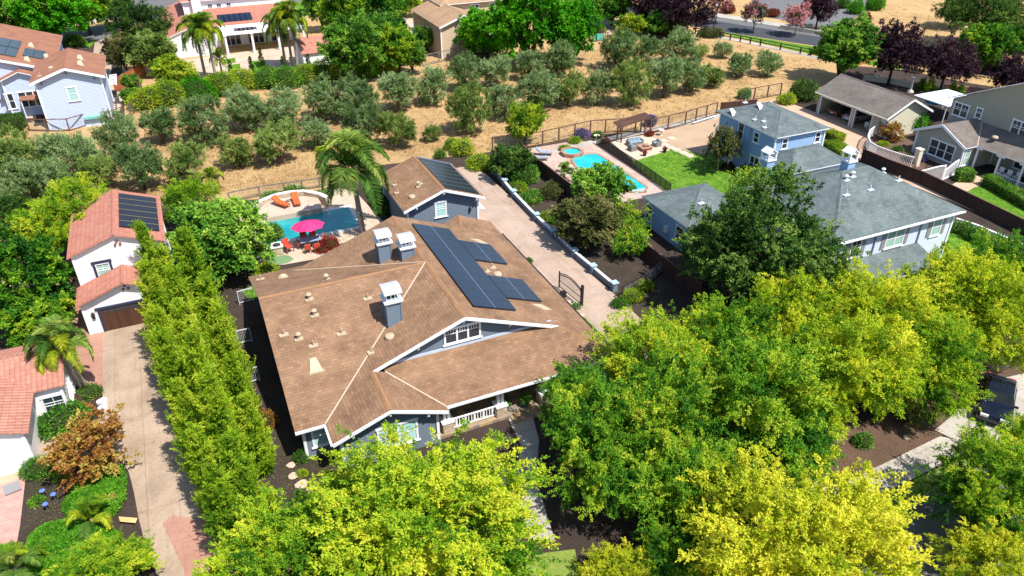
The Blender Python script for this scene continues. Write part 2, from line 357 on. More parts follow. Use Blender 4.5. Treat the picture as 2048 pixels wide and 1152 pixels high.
G['elm_lime'] = m_foliage('lime_elm_leaves', [(.12,(.06,.17,.008)),(.36,(.19,.34,.013)),(.57,(.4,.53,.02)),(.82,(.65,.67,.035)),(1,(.78,.75,.06))], .42)
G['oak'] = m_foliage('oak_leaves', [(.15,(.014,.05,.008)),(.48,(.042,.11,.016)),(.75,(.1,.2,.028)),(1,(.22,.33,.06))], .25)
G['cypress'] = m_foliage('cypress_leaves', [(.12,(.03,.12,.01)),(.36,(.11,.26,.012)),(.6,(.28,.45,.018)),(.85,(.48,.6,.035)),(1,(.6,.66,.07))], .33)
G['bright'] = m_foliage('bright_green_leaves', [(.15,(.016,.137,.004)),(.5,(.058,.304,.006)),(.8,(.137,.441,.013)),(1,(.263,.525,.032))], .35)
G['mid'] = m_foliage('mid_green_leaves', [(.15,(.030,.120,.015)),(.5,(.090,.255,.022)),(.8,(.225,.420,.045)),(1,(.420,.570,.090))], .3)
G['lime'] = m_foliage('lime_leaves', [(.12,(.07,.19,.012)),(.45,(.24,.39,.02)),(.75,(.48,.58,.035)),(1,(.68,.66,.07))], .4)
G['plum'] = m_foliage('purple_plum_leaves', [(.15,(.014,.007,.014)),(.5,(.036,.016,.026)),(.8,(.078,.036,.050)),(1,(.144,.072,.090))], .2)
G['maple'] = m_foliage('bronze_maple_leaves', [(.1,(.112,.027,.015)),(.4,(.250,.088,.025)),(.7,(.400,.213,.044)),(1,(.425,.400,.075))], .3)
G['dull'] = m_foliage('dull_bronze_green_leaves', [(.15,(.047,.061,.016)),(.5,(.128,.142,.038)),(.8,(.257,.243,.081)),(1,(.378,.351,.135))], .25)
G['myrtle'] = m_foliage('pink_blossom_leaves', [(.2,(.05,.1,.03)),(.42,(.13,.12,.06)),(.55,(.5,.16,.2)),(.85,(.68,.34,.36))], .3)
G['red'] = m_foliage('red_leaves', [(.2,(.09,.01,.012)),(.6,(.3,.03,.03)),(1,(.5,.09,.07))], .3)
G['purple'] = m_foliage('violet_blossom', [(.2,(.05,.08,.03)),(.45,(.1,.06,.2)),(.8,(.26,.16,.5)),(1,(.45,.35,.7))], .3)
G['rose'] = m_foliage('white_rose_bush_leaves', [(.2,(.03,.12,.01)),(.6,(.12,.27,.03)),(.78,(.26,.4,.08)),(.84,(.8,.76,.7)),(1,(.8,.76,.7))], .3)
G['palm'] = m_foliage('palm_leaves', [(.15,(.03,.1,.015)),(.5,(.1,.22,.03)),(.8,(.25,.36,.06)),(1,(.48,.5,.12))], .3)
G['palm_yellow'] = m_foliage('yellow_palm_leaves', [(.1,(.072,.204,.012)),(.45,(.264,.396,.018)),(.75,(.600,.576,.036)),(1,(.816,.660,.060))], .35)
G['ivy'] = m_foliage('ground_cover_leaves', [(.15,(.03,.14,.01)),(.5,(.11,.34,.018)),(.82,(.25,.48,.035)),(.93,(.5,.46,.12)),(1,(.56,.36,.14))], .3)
for k, v in list(G.items()): M['g_'+k] = v
# ------------------------------------------------------------------ foliage meshes
def leaf_mesh(name, p, d, l, w, val, rng, matl, flat=.6, extra=None):
    "many small leaf-shaped faces: base p, direction d, length l, width w"
    n = len(p); d = d/np.linalg.norm(d, axis=1, keepdims=True)
    up = rng.normal(size=(n, 3))*(1-flat)+np.array([0, 0, flat])
    sd = np.cross(d, up); sd /= np.linalg.norm(sd, axis=1, keepdims=True)+1e-9
    l = (np.ones(n)*l*rng.uniform(.7, 1.3, n))[:, None]; w = (np.ones(n)*w*rng.uniform(.7, 1.3, n))[:, None]
    v = np.empty((n, 4, 3)); v[:, 0] = p; v[:, 1] = p+d*l*.45+sd*w*.5; v[:, 2] = p+d*l; v[:, 3] = p+d*l*.45-sd*w*.5
    v = v.reshape(-1, 3); me = bpy.data.meshes.new(name)
    nv, nf = len(v), n; ex = extra or (np.zeros((0, 3)), [])
    me.vertices.add(nv); me.vertices.foreach_set('co', v.ravel())
    me.loops.add(nf*4); me.loops.foreach_set('vertex_index', np.arange(nf*4))
    me.polygons.add(nf); me.polygons.foreach_set('loop_start', np.arange(nf)*4); me.polygons.foreach_set('loop_total', np.full(nf, 4))
    me.update(calc_edges=True); me.validate()
    a = me.attributes.new('v', 'FLOAT', 'FACE'); a.data.foreach_set('value', np.clip(val, 0, 1).astype(np.float32))
    me.materials.append(matl)
    return me
def sph(rng, n):
    d = rng.normal(size=(n, 3)); return d/np.linalg.norm(d, axis=1, keepdims=True)
def make_lobes(rng, rx, rz, nl, lr, low=-.45):
    d = sph(rng, nl*4); d = d[d[:, 2] > low][:nl]
    rr = rng.uniform(.5, .72, len(d))[:, None]
    c = d*rr*np.array([rx, rx, rz]); r = rng.uniform(.75, 1.25, len(d))*lr*rx
    c = np.vstack([c, [[0, 0, 0]]]); r = np.append(r, min(rx, rz)*.62)
    return c, r
def crown_mesh(name, seed, matl, rx, rz, nl=16, lr=.36, ns=1400, sl=.6, nlf=24, ll=.15, lw=.07, up=.5, droop=.15, inside=.1, lowcut=-.6, flat=.7, top=0, spread=.16, jit=.3, nb=190, bl=.8, bw=.3):
    "leaves on sprays, sprays gathered into boughs that stand out of the lobes, gaps between"
    rng = np.random.default_rng(seed); c, r = make_lobes(rng, rx, rz, nl, lr)
    k = rng.choice(len(r), nb*6, p=r**2/np.sum(r**2)); d = sph(rng, nb*6)
    pt = c[k]+d*r[k][:, None]*np.array([1, 1, min(1, rz/rx)**.5])*.86
    dist = np.linalg.norm(pt[:, None, :]-c[None], axis=2)/r[None]; buried = (dist < .74).sum(1) > 0
    keep = (~buried | (rng.random(len(k)) < inside)) & (pt[:, 2] > lowcut*rz)
    k, d, pt = k[keep][:nb], d[keep][:nb], pt[keep][:nb]; n = len(k)
    rad = pt/np.array([rx, rx, rz]); rad /= np.linalg.norm(rad, axis=1, keepdims=True)+1e-6
    bd = d*.6+rad*.7+rng.normal(size=(n, 3))*.25; bd[:, 2] += up; bd /= np.linalg.norm(bd, axis=1, keepdims=True)
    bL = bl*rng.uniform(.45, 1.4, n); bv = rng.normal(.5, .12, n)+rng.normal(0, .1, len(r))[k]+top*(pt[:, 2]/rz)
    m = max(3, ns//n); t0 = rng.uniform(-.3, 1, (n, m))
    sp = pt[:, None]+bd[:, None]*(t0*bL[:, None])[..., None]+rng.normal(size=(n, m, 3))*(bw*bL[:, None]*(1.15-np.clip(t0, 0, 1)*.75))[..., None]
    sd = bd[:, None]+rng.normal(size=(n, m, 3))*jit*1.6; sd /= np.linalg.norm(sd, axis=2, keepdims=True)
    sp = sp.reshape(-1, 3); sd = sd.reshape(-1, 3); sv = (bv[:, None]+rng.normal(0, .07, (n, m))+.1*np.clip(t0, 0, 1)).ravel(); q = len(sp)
    L = sl*rng.uniform(.5, 1.3, q); t = rng.uniform(-.2, 1, (q, nlf)); pos = sp[:, None]+sd[:, None]*(t*L[:, None])[..., None]
    pos[..., 2] -= droop*np.clip(t, 0, 1)**2*L[:, None]
    pos += rng.normal(size=pos.shape)*(spread*L[:, None]*(1.15-np.clip(t, 0, 1)))[..., None]
    ld = sd[:, None]*.7+rng.normal(size=pos.shape)*.6; val = sv[:, None]+rng.normal(0, .09, t.shape)
    return leaf_mesh(name, pos.reshape(-1, 3), ld.reshape(-1, 3), ll, lw, val.ravel(), rng, matl, flat), (c, r)
def trunk_mb(mb, h, rx, rz, lobes, r0=.2, zc=0, lean=(0, 0), multi=1, seed=1):
    rng = random.Random(seed)
    for q in range(multi):
        bx, by = (0, 0) if multi == 1 else (rng.uniform(-.25, .25), rng.uniform(-.25, .25))
        fork = Vector((bx*2+lean[0]*.4, by*2+lean[1]*.4, max(.5, (zc-rz)*.9+.2)))
        mb.tube((bx, by, -.05), fork, r0/multi**.5*1.25, r0/multi**.5*.85, 9)
        c, r = lobes
        idx = [i for i in range(len(c)) if i % multi == q][:9]
        for i in idx:
            e = Vector(c[i])+Vector((0, 0, zc)); m1 = fork.lerp(e, .5)+Vector((rng.uniform(-.2, .2), rng.uniform(-.2, .2), .25*rz*.3))
            mb.tube(fork-Vector((0, 0, .1)), m1, r0*.5/multi**.5, r0*.32/multi**.5, 6); mb.tube(m1, e, r0*.32/multi**.5, r0*.12/multi**.5, 5)
            for s in range(2):
                mb.tube(m1.lerp(e, .5+.3*s), e+Vector((rng.uniform(-1, 1), rng.uniform(-1, 1), rng.uniform(.1, .9)))*float(r[i])*.75, r0*.12, r0*.04, 4)
    return mb
PROTO = {}
def tree_proto(key, name, matl, bark, h, rx, rz, seed, r0=.2, multi=1, **kw):
    "a tree whose base is the origin; crown centre at h-rz"
    me, lobes = crown_mesh(name+'_crown', seed, matl, rx, rz, **kw)
    tm = trunk_mb(MB(), h, rx, rz, lobes, r0, h-rz, multi=multi, seed=seed)
    PROTO[key] = dict(name=name, crown=me, trunk=tm, bark=bark, h=h, zc=h-rz, rx=rx, tmesh=None)
def plant_tree(key, loc, label, cat='tree', group=None, sc=1.0, rz=None, name=None, crownmat=None, sz=None):
    p = PROTO[key]; rz = random.uniform(0, 6.28) if rz is None else rz
    o = root(name or p['name'], Vector((0, 0, 0)), label, cat, group)
    if p['tmesh'] is None:
        t = p['trunk'].build('trunk', p['bark'], o, smooth=True); p['tmesh'] = t.data
    else:
        t = bpy.data.objects.new('trunk', p['tmesh']); COL.objects.link(t); t.parent = o
    cme = p['crown']
    c = bpy.data.objects.new('crown', cme); COL.objects.link(c); c.parent = o; c.location = (0, 0, p['zc'])
    if crownmat:
        c.material_slots[0].link = 'OBJECT'; c.material_slots[0].material = crownmat
    o.location = loc; o.rotation_euler = (0, 0, rz); o.scale = (sc*random.uniform(.9,1.1), sc*random.uniform(.9,1.1), (sz or sc)*random.uniform(.92,1.08))
    return o
def tree_px(key, u, v, wpx, label, cat='tree', group=None, crownmat=None, sz=1.0, **kw):
    "crown centre seen at (u,v), wpx wide in the photograph"
    p = PROTO[key]; sc = 1.0
    for _ in range(4):
        q = P(u, v, p['zc']*sc*sz); depth = (q-Vector((0, 0, CAMH))).dot(FW); sc = (wpx/FPX*depth)/(2*p['rx'])
    return plant_tree(key, (q.x, q.y, 0), label, cat, group, sc=sc, crownmat=crownmat, sz=sc*sz, **kw)
# shrubs and hedges: leaves over a twiggy core
def shrub_mesh(name, seed, matl, rx, ry, rz, n=2600, ll=.12, lw=.06, box=False, rough=.12, flat=.35):
    rng = np.random.default_rng(seed)
    if box:
        ax = rng.choice(5, n, p=np.array([ry*rz, ry*rz, rx*rz, rx*rz, rx*ry*1.6])/(2*ry*rz+2*rx*rz+1.6*rx*ry))
        p = rng.uniform(-1, 1, (n, 3)); nr = np.zeros((n, 3))
        for i, (a, s) in enumerate(((0, 1), (0, -1), (1, 1), (1, -1), (2, 1))): q = ax == i; p[q, a] = s; nr[q, a] = s
        p *= np.array([rx, ry, rz]); p[:, 2] += rz
        wob = np.sin(p[:, 0]*2.3+seed)*.04+np.sin(p[:, 1]*3.1)*.04
    else:
        nr = sph(rng, n); nr[:, 2] = np.abs(nr[:, 2])*1.0-.25*(rng.random(n) < .35); p = nr*np.array([rx, ry, rz])
        ph = rng.uniform(0, 6, 3); k = 3.2/max(rx, .4)
        wob = (np.sin(p[:, 0]*k+ph[0])*np.sin(p[:, 1]*k+ph[1])+np.sin(p[:, 2]*k*1.3+ph[2])*.5)*.14*min(rx, ry)
        p[:, 2] += rz*.35
    p = p+nr*(wob[:, None]+rng.normal(0, rough, n)[:, None]*.5-.03)
    d = nr+rng.normal(size=(n, 3))*.7+np.array([0, 0, .3]); cl = np.sin(p[:, 0]*2.1+seed)*np.sin(p[:, 1]*2.7+1)*.12
    return leaf_mesh(name, p, d, ll, lw, rng.normal(.52, .16, n)+cl, rng, matl, flat)
def shrub(name, loc, label, g, rx, ry=None, rz=None, n=None, ll=.13, lw=.07, box=False, rot=0, cat='shrub', group=None, rough=.12, core=True, seed=None):
    ry = ry or rx; rz = rz or rx*.8; seed = seed or int(abs(loc[0]*13+loc[1]*7)) % 9973+1
    area = (4*(rx+ry)*rz*2+4*rx*ry) if box else 2*math.pi*rx*max(ry, rz)*1.3
    n = n or int(min(16000, max(500, area*2.2/(ll*lw*.5)*.55)))
    o = root(name, loc, label, cat, group, rot)
    c = bpy.data.objects.new('foliage', shrub_mesh(name+'_foliage', seed, G[g], rx, ry, rz, n, ll, lw, box, rough)); COL.objects.link(c); c.parent = o
    if core:
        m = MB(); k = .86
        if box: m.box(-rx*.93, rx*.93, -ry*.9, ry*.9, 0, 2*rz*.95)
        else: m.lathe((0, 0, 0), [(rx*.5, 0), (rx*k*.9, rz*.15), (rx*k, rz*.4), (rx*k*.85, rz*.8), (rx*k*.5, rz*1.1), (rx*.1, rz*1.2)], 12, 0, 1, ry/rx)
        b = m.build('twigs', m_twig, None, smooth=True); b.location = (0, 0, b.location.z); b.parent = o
    return o
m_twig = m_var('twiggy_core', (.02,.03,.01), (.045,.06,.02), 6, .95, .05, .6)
# ------------------------------------------------------------------ ground, roads, pavements
def structure(o): o['kind'] = 'structure'; return o
LAY = []
def ground(name, pts, m, px=True, z=None):
    q = [P(a, b, .02)[:2] for a, b in pts] if px else pts
    bb = (min(p[0] for p in q), max(p[0] for p in q), min(p[1] for p in q), max(p[1] for p in q))
    lv = 1+max([k for (k, o) in LAY if o[0] < bb[1] and o[1] > bb[0] and o[2] < bb[3] and o[3] > bb[2]] or [0])
    LAY.append((lv, bb)); z = lv*.004
    return structure(MB().sheet(q, z).build(name, M[m]))
structure(MB().sheet([(-500,-300),(600,-300),(600,700),(-500,700)], 0).build('ground', M['dry']))
ground('planting_bed', [(-200,640),(60,560),(130,440),(330,410),(520,398),(640,380),(760,330),(985,303),(1085,290),(1180,268),(1300,264),(1420,233),(1560,196),(1640,180),(1700,130),(2100,190),(2300,1500),(-300,1500)], 'mulch')
ground('planting_bed', [(-20,60),(240,60),(250,240),(60,245),(-20,235)], 'mulch')
ground('hillside', [(1505,-20),(1730,-20),(1740,20),(1690,45),(1650,56),(1500,28)], 'gravel')
ground('road', [(1180,-10),(1250,5),(1400,28),(1640,66),(1950,115),(2100,140),(2100,176),(1960,148),(1640,93),(1450,64),(1385,52),(1200,22)], 'asphalt')
ground('verge', [(1430,62),(1455,65),(1640,95),(1800,122),(1800,140),(1640,112),(1480,77)], 'lawn')
ground('path', [(1392,64),(1440,73),(1480,79),(1640,114),(1640,119),(1480,84),(1390,70)], 'walk')
ground('pavement', [(1405,22),(1500,36),(1640,58),(1640,66),(1500,44),(1405,29)], 'walk')
ground('verge', [(1405,30),(1500,45),(1640,67),(1640,74),(1560,62),(1405,38)], 'gravel')
ground('road', [(55,64),(240,48),(240,70),(232,82),(60,96)], 'asphalt_l')
ground('lawn', [(60,25),(225,18),(222,38),(62,62)], 'lawn_dry'); ground('pavement', [(100,50),(222,34),(222,40),(100,57)], 'walk')
ground('lawn', [(-10,40),(48,40),(45,62),(-10,60)], 'lawn_dry'); ground('path', [(44,34),(60,34),(58,62),(42,62)], 'drive_r')
ground('road', [(218,30),(245,0),(420,-30),(700,-30),(700,0),(240,52)], 'asphalt_l')
ground('driveway', [(190,82),(232,72),(224,110),(222,150),(180,150)], 'drive')
ground('lawn', [(165,82),(192,82),(180,95),(160,92)], 'lawn')
ground('patio', [(-10,185),(60,195),(66,236),(-10,236)], 'deck'); ground('patio', [(60,240),(96,262),(222,250),(255,190),(225,150),(215,160),(222,240),(95,255)], 'deck')
ground('patio', [(370,120),(655,80),(660,150),(560,150),(400,172),(370,168)], 'deck')
for q in ([(455,130),(480,127),(482,142),(456,146)], [(500,122),(530,120),(538,145),(502,150)], [(440,120),(470,115),(472,125),(445,128)]): ground('lawn', q, 'lawn')
ground('lawn', [(590,5),(640,0),(640,28),(595,32)], 'lawn')
ground('patio', [(770,40),(860,30),(870,80),(775,88)], 'deck'); ground('patio', [(1180,40),(1290,42),(1290,70),(1180,68)], 'deck')
# this street's yards
ground('driveway', [(205,655),(300,640),(350,700),(420,820),(440,960),(440,1080),(450,1300),(380,1300),(330,1185),(308,1135),(290,1085),(278,1040),(268,985),(258,945),(247,925),(205,890),(205,780)], 'drive_l')
ground('driveway_apron', [(325,1046),(345,1030),(420,1040),(470,1140),(480,1300),(372,1300),(368,1140),(345,1090)], 'red_conc')
ground('patio', [(84,530),(160,512),(172,560),(170,640),(206,655),(206,770),(170,800),(150,690),(128,690),(108,610)], 'red_conc')
ground('path', [(72,885),(206,848),(208,905),(84,935)], 'drive_l'); ground('slate_border', [(84,868),(204,836),(206,850),(86,886)], 'slate'); ground('slate_border', [(88,908),(208,878),(210,893),(92,922)], 'slate')
ground('path', [(-60,925),(30,905),(58,902),(52,960),(-60,985)], 'drive_r'); ground('path', [(-60,985),(51,955),(40,1050),(30,1104),(-80,1140)], 'pinkbrick')
ground('driveway', [(20.2*1.2,30),(29.75,20),(29.75,76),(25.5,76),(24.8,66),(24.8,36),(25.6,18)], 'drive', px=False)
ground('driveway', [(25.0,58),(25.0,75.5),(23.2,74),(23.2,60.5)], 'drive', px=False)
ground('lawn', [(1140,638),(1165,630),(1225,690),(1290,760),(1240,760)], 'lawn')
ground('path', [(1025,815),(1062,820),(1078,880),(1072,960),(1110,1080),(1060,1080),(1030,960),(1042,890),(1018,840)], 'walk')
ground('lawn', [(985,1118),(1150,1098),(1180,1300),(960,1300)], 'lawn_dry'); ground('lawn', [(1380,1020),(1500,960),(1560,1000),(1440,1080)], 'lawn')
ground('pavement', [(1150,1230),(1400,1105),(1540,1040),(1660,975),(1870,870),(1960,890),(1740,1000),(1440,1140),(1200,1270)], 'walk')
ground('path', [(1520,975),(1660,930),(1690,960),(1540,1035)], 'walk')
ground('planting_bed', [(1540,960),(1700,860),(1900,745),(1975,735),(1950,800),(1885,870),(1690,965)], 'mulch_brown'); ground('planting_bed', [(1940,775),(2010,740),(2080,715),(2080,760),(2000,768)], 'mulch_brown')
ground('driveway', [(1870,860),(1990,760),(2100,735),(2200,850),(1960,905)], 'walk'); ground('road', [(1960,905),(2120,800),(2500,900),(1900,1500),(1500,1400),(1740,1010)], 'asphalt_l')
ground('verge', [(1740,1004),(1960,895),(1990,915),(1500,1180),(1440,1146)], 'lawn_dry')
# neighbours' yards on the right
ground('lawn', [(1262,322),(1330,300),(1400,292),(1560,380),(1560,420),(1350,400)], 'lawn')
ground('yard', [(1292,270),(1420,238),(1500,222),(1500,300),(1400,308),(1336,292)], 'dirt')
ground('pool_deck', [(37.0,60.2),(45.6,60.2),(45.6,76.4),(44.2,78),(37.2,78)], 'deck_r', px=False)
ground('patio', [(1222,284),(1262,274),(1300,268),(1340,300),(1268,322)], 'pad')
ground('path', [(1110,298),(1180,281),(1290,258),(1430,228),(1560,196),(1560,203),(1430,237),(1290,267),(1180,290),(1112,306)], 'walk')
ground('driveway', [(1552,196),(1640,228),(1752,272),(1740,300),(1758,318),(1838,344),(1900,372),(2100,452),(2100,486),(1880,394),(1826,372),(1722,318),(1640,262),(1560,220),(1535,205)], 'drive_r')
ground('path', [(1888,378),(1940,350),(1975,352),(1988,362),(1920,388)], 'drive_r')
ground('lawn', [(1908,398),(1950,374),(1975,370),(2100,420),(2100,470)], 'lawn')
ground('patio', [(1738,262),(1800,270),(1850,290),(1850,340),(1770,325),(1738,300)], 'mulch_brown')
ground('lawn', [(1900,440),(2100,520),(2100,600),(1850,560)], 'lawn')
ground('gravel_path', [(1690,130),(1810,140),(2060,190),(2060,215),(1800,165),(1690,150)], 'mulch')
# ------------------------------------------------------------------ building helpers
def S(*p): return tuple(1.2*a for a in p)
def roof_obj(polys, parent, m, trim='trim', t=.11, name='roof', ridges=(), valleys=(), soffit=None):
    idx = {}; V = []; F = []
    def vi(p):
        k = tuple(round(a, 3) for a in p)
        if k not in idx: idx[k] = len(V); V.append(Vector(p))
        return idx[k]
    for pl in polys:
        f = [vi(p) for p in pl]; n = sum(((V[f[i]]-V[f[0]]).cross(V[f[(i+1) % len(f)]]-V[f[0]]) for i in range(1, len(f)-1)), Vector())
        F.append(tuple(f) if n.z > 0 else tuple(f[::-1]))
    mb = MB(); mb.add(V, F, 0)
    mb.add([v-Vector((0, 0, t)) for v in V], [f[::-1] for f in F], 2)
    cnt = {}
    for f in F:
        for i in range(len(f)): cnt[(f[i], f[(i+1) % len(f)])] = 1
    for (a, b) in cnt:
        if (b, a) not in cnt: mb.add([V[a], V[b], V[b]-Vector((0, 0, t)), V[a]-Vector((0, 0, t))], [(3, 2, 1, 0)], 1)
    o = mb.build(name, [M[m], M[trim], soffit or M[trim]], parent)
    for (a, b) in ridges:
        r = MB(); a, b = Vector(a), Vector(b); d = (b-a).normalized(); sd = d.cross(Vector((0, 0, 1))).normalized(); w = .17
        pts = []
        for q in (a, b): pts += [q-sd*w-Vector((0, 0, .045)), q+Vector((0, 0, .035)), q+sd*w-Vector((0, 0, .045))]
        r.add(pts, [(0, 3, 4, 1), (1, 4, 5, 2), (0, 1, 2), (5, 4, 3)]); ro = r.build('ridge_cap', M['ridge'] if m == 'shingle' else M[m], o)
    for (a, b) in valleys:
        r = MB(); a, b = Vector(a), Vector(b); r.bar(a+Vector((0, 0, .02)), b+Vector((0, 0, .02)), .085, .03); r.build('valley_flashing', M['valley'], o)
    return o
def walls(pts, parent, m, z0=0, name='wall'):
    "pts: (x,y,ztop) going round; gable peaks are extra points"
    mb = MB(); n = len(pts)
    a = sum(pts[i][0]*pts[(i+1) % n][1]-pts[(i+1) % n][0]*pts[i][1] for i in range(n))
    if a < 0: pts = pts[::-1]
    for i in range(n):
        p, q = pts[i], pts[(i+1) % n]
        if abs(p[0]-q[0])+abs(p[1]-q[1]) < 1e-6: continue
        mb.add([(p[0], p[1], z0), (q[0], q[1], z0), (q[0], q[1], q[2]), (p[0], p[1], p[2])], [(0, 1, 2, 3)])
    for i in range(n):                                   # corner boards
        p = pts[i]; pr = pts[i-1]; nx_ = pts[(i+1) % n]
        v1 = (p[0]-pr[0], p[1]-pr[1]); v2 = (nx_[0]-p[0], nx_[1]-p[1])
        if abs(v1[0]*v2[1]-v1[1]*v2[0]) > .5: mb.box(p[0]-.09, p[0]+.09, p[1]-.09, p[1]+.09, z0, p[2]-.02, 1)
    return mb.build(name, [M[m], M['trim'] if 'siding' in m else M[m]], parent)
DIRS = {'-y': ((1,0), (0,-1)), '+y': ((-1,0), (0,1)), '-x': ((0,-1), (-1,0)), '+x': ((0,1), (1,0))}
def window(parent, face, cx, cy, zb, w, h, units=1, rows=2, trim='trim', glass='glass', muntins=0, sill=True, name='window', cw=.11, shutters=None):
    "centre (cx,cy) of the wall line, zb bottom; the frame with its panes, sill (and shutters) as sub-parts"
    (tx, ty), (nx, ny) = DIRS[face]
    def pt(a, n, z): return Vector((cx+tx*a+nx*n, cy+ty*a+ny*n, z))
    def bx(mb, a0, a1, z0, z1, n0, n1):
        p, q = pt(a0, n0, z0), pt(a1, n1, z1)
        mb.box(min(p.x, q.x), max(p.x, q.x), min(p.y, q.y), max(p.y, q.y), z0, z1)
    f = MB(); H = w/2; u = w/units
    bx(f, -H-cw, -H, zb-.02, zb+h, -.05, .06); bx(f, H, H+cw, zb-.02, zb+h, -.05, .06); bx(f, -H-cw-.06, H+cw+.06, zb+h, zb+h+.15, -.05, .075)
    bx(f, -H-cw, H+cw, zb-.1, zb-.02, -.05, .055)
    for i in range(1, units): bx(f, -H+u*i-.06, -H+u*i+.06, zb-.02, zb+h, -.05, .055)
    for i in range(units):
        a0, a1 = -H+u*i+(.06 if i else 0), -H+u*(i+1)-(.06 if i < units-1 else 0)
        for r in range(1, rows): bx(f, a0, a1, zb+h*r/rows-.03, zb+h*r/rows+.03, -.03, .04)
        for k in range(1, muntins+1):
            a = a0+(a1-a0)*k/(muntins+1); bx(f, a-.018, a+.018, zb+h*(.66 if rows < 2 else 1-1/rows), zb+h, -.02, .032)
        if muntins: bx(f, a0, a1, zb+h*.64, zb+h*.68, -.02, .034)
    o = f.build(name, M[trim], parent)
    for i in range(units):
        g = MB(); bx(g, -H+u*i+.01, -H+u*(i+1)-.01, zb-.01, zb+h-.005, -.045, .012); g.build('pane', M[glass], o)
    if sill:
        s = MB(); bx(s, -H-cw-.1, H+cw+.1, zb-.16, zb-.1, -.05, .13); s.build('sill', M[trim], o)
    if shutters:
        for sgn in (-1, 1):
            s = MB(); a = sgn*(H+cw+.26); bx(s, a-.22, a+.22, zb-.1, zb+h+.1, -.02, .05)
            for k in range(12): bx(s, a-.17, a+.17, zb+.02+k*h/12, zb+.02+(k+.55)*h/12, .05, .065)
            s.build('shutter', M[shutters], o)
    return o
def gable_roof(parent, x0, x1, y0, y1, ze, slope, m, axis='y', trim='trim', name='roof', ov=0):
    if axis == 'y':
        xc = (x0+x1)/2; zr = ze+slope*(x1-x0)/2
        return roof_obj([[(x0,y0,ze),(xc,y0,zr),(xc,y1,zr),(x0,y1,ze)], [(x1,y0,ze),(x1,y1,ze),(xc,y1,zr),(xc,y0,zr)]], parent, m, trim, ridges=[((xc,y0,zr),(xc,y1,zr))], name=name), zr
    yc = (y0+y1)/2; zr = ze+slope*(y1-y0)/2
    return roof_obj([[(x0,y0,ze),(x1,y0,ze),(x1,yc,zr),(x0,yc,zr)], [(x0,y1,ze),(x0,yc,zr),(x1,yc,zr),(x1,y1,ze)]], parent, m, trim, ridges=[((x0,yc,zr),(x1,yc,zr))], name=name), zr
def hip_roof(parent, x0, x1, y0, y1, ze, slope, m, trim='trim', name='roof'):
    w, d = x1-x0, y1-y0; h = min(w, d)/2
    if w >= d: a, b = (x0+h, (y0+y1)/2), (x1-h, (y0+y1)/2)
    else: a, b = ((x0+x1)/2, y0+h), ((x0+x1)/2, y1-h)
    zr = ze+slope*h; A, B = (*a, zr), (*b, zr)
    c = [(x0,y0,ze),(x1,y0,ze),(x1,y1,ze),(x0,y1,ze)]
    if w > d+1e-6: pl = [[c[0],c[1],B,A],[c[1],c[2],B],[c[2],c[3],A,B],[c[3],c[0],A]]; hips = [(c[0],A),(c[3],A),(c[1],B),(c[2],B),(A,B)]
    elif d > w+1e-6: pl = [[c[0],c[1],A],[c[1],c[2],B,A],[c[2],c[3],B],[c[3],c[0],A,B]]; hips = [(c[0],A),(c[1],A),(c[2],B),(c[3],B),(A,B)]
    else: pl = [[c[i],c[(i+1)%4],A] for i in range(4)]; hips = [(c[i],A) for i in range(4)]
    return roof_obj(pl, parent, m, trim, ridges=hips, name=name), zr
def gable_walls(parent, x0, x1, y0, y1, ze, slope, m, axis='y', z0=0, drop=.17):
    ze -= drop*.6
    if axis == 'y':
        xc = (x0+x1)/2; zr = ze+slope*(x1-x0)/2
        return walls([(x0,y0,ze),(xc,y0,zr),(x1,y0,ze),(x1,y1,ze),(xc,y1,zr),(x0,y1,ze)], parent, m, z0)
    yc = (y0+y1)/2; zr = ze+slope*(y1-y0)/2
    return walls([(x0,y0,ze),(x1,y0,ze),(x1,yc,zr),(x1,y1,ze),(x0,y1,ze),(x0,yc,zr)], parent, m, z0)
def pipe_vent(parent, x, y, z, kind=0, m='vent', name='roof_vent'):
    mb = MB()
    if kind == 0: mb.box(x-.3, x+.3, y-.2, y+.2, z-.05, z+.05); mb.tube((x+.02, y, z), (x+.02, y, z+.42), .05, .05, 8)
    elif kind == 1: mb.box(x-.28, x+.28, y-.2, y+.2, z-.05, z+.05); mb.tube((x, y, z), (x, y, z+.38), .11, .1, 10); mb.lathe((x, y, z+.36), [(.19,0),(.2,.04),(.12,.13),(.02,.16)], 12)
    elif kind == 2: mb.add([(x-.42,y-.35,z-.08),(x+.42,y-.35,z-.08),(x+.2,y+.55,z+.42),(x-.2,y+.55,z+.42),(x-.42,y-.35,z-.28),(x+.42,y-.35,z-.28)], [(0,1,2,3),(0,3,4),(1,5,2),(4,5,1,0),(4,3,2,5)]); mb.box(x-.5,x+.5,y-.45,y-.35,z-.2,z-.04)
    elif kind == 3: mb.lathe((x, y, z-.05), [(.34,0),(.34,.1),(.28,.2),(.05,.26)], 14)
    elif kind == 4: mb.lathe((x, y, z-.1), [(.42,0),(.4,.16),(.3,.32),(.12,.42),(.01,.45)], 14, 0, 1.0, .7)
    return mb.build(name, M[m], parent, smooth=False)
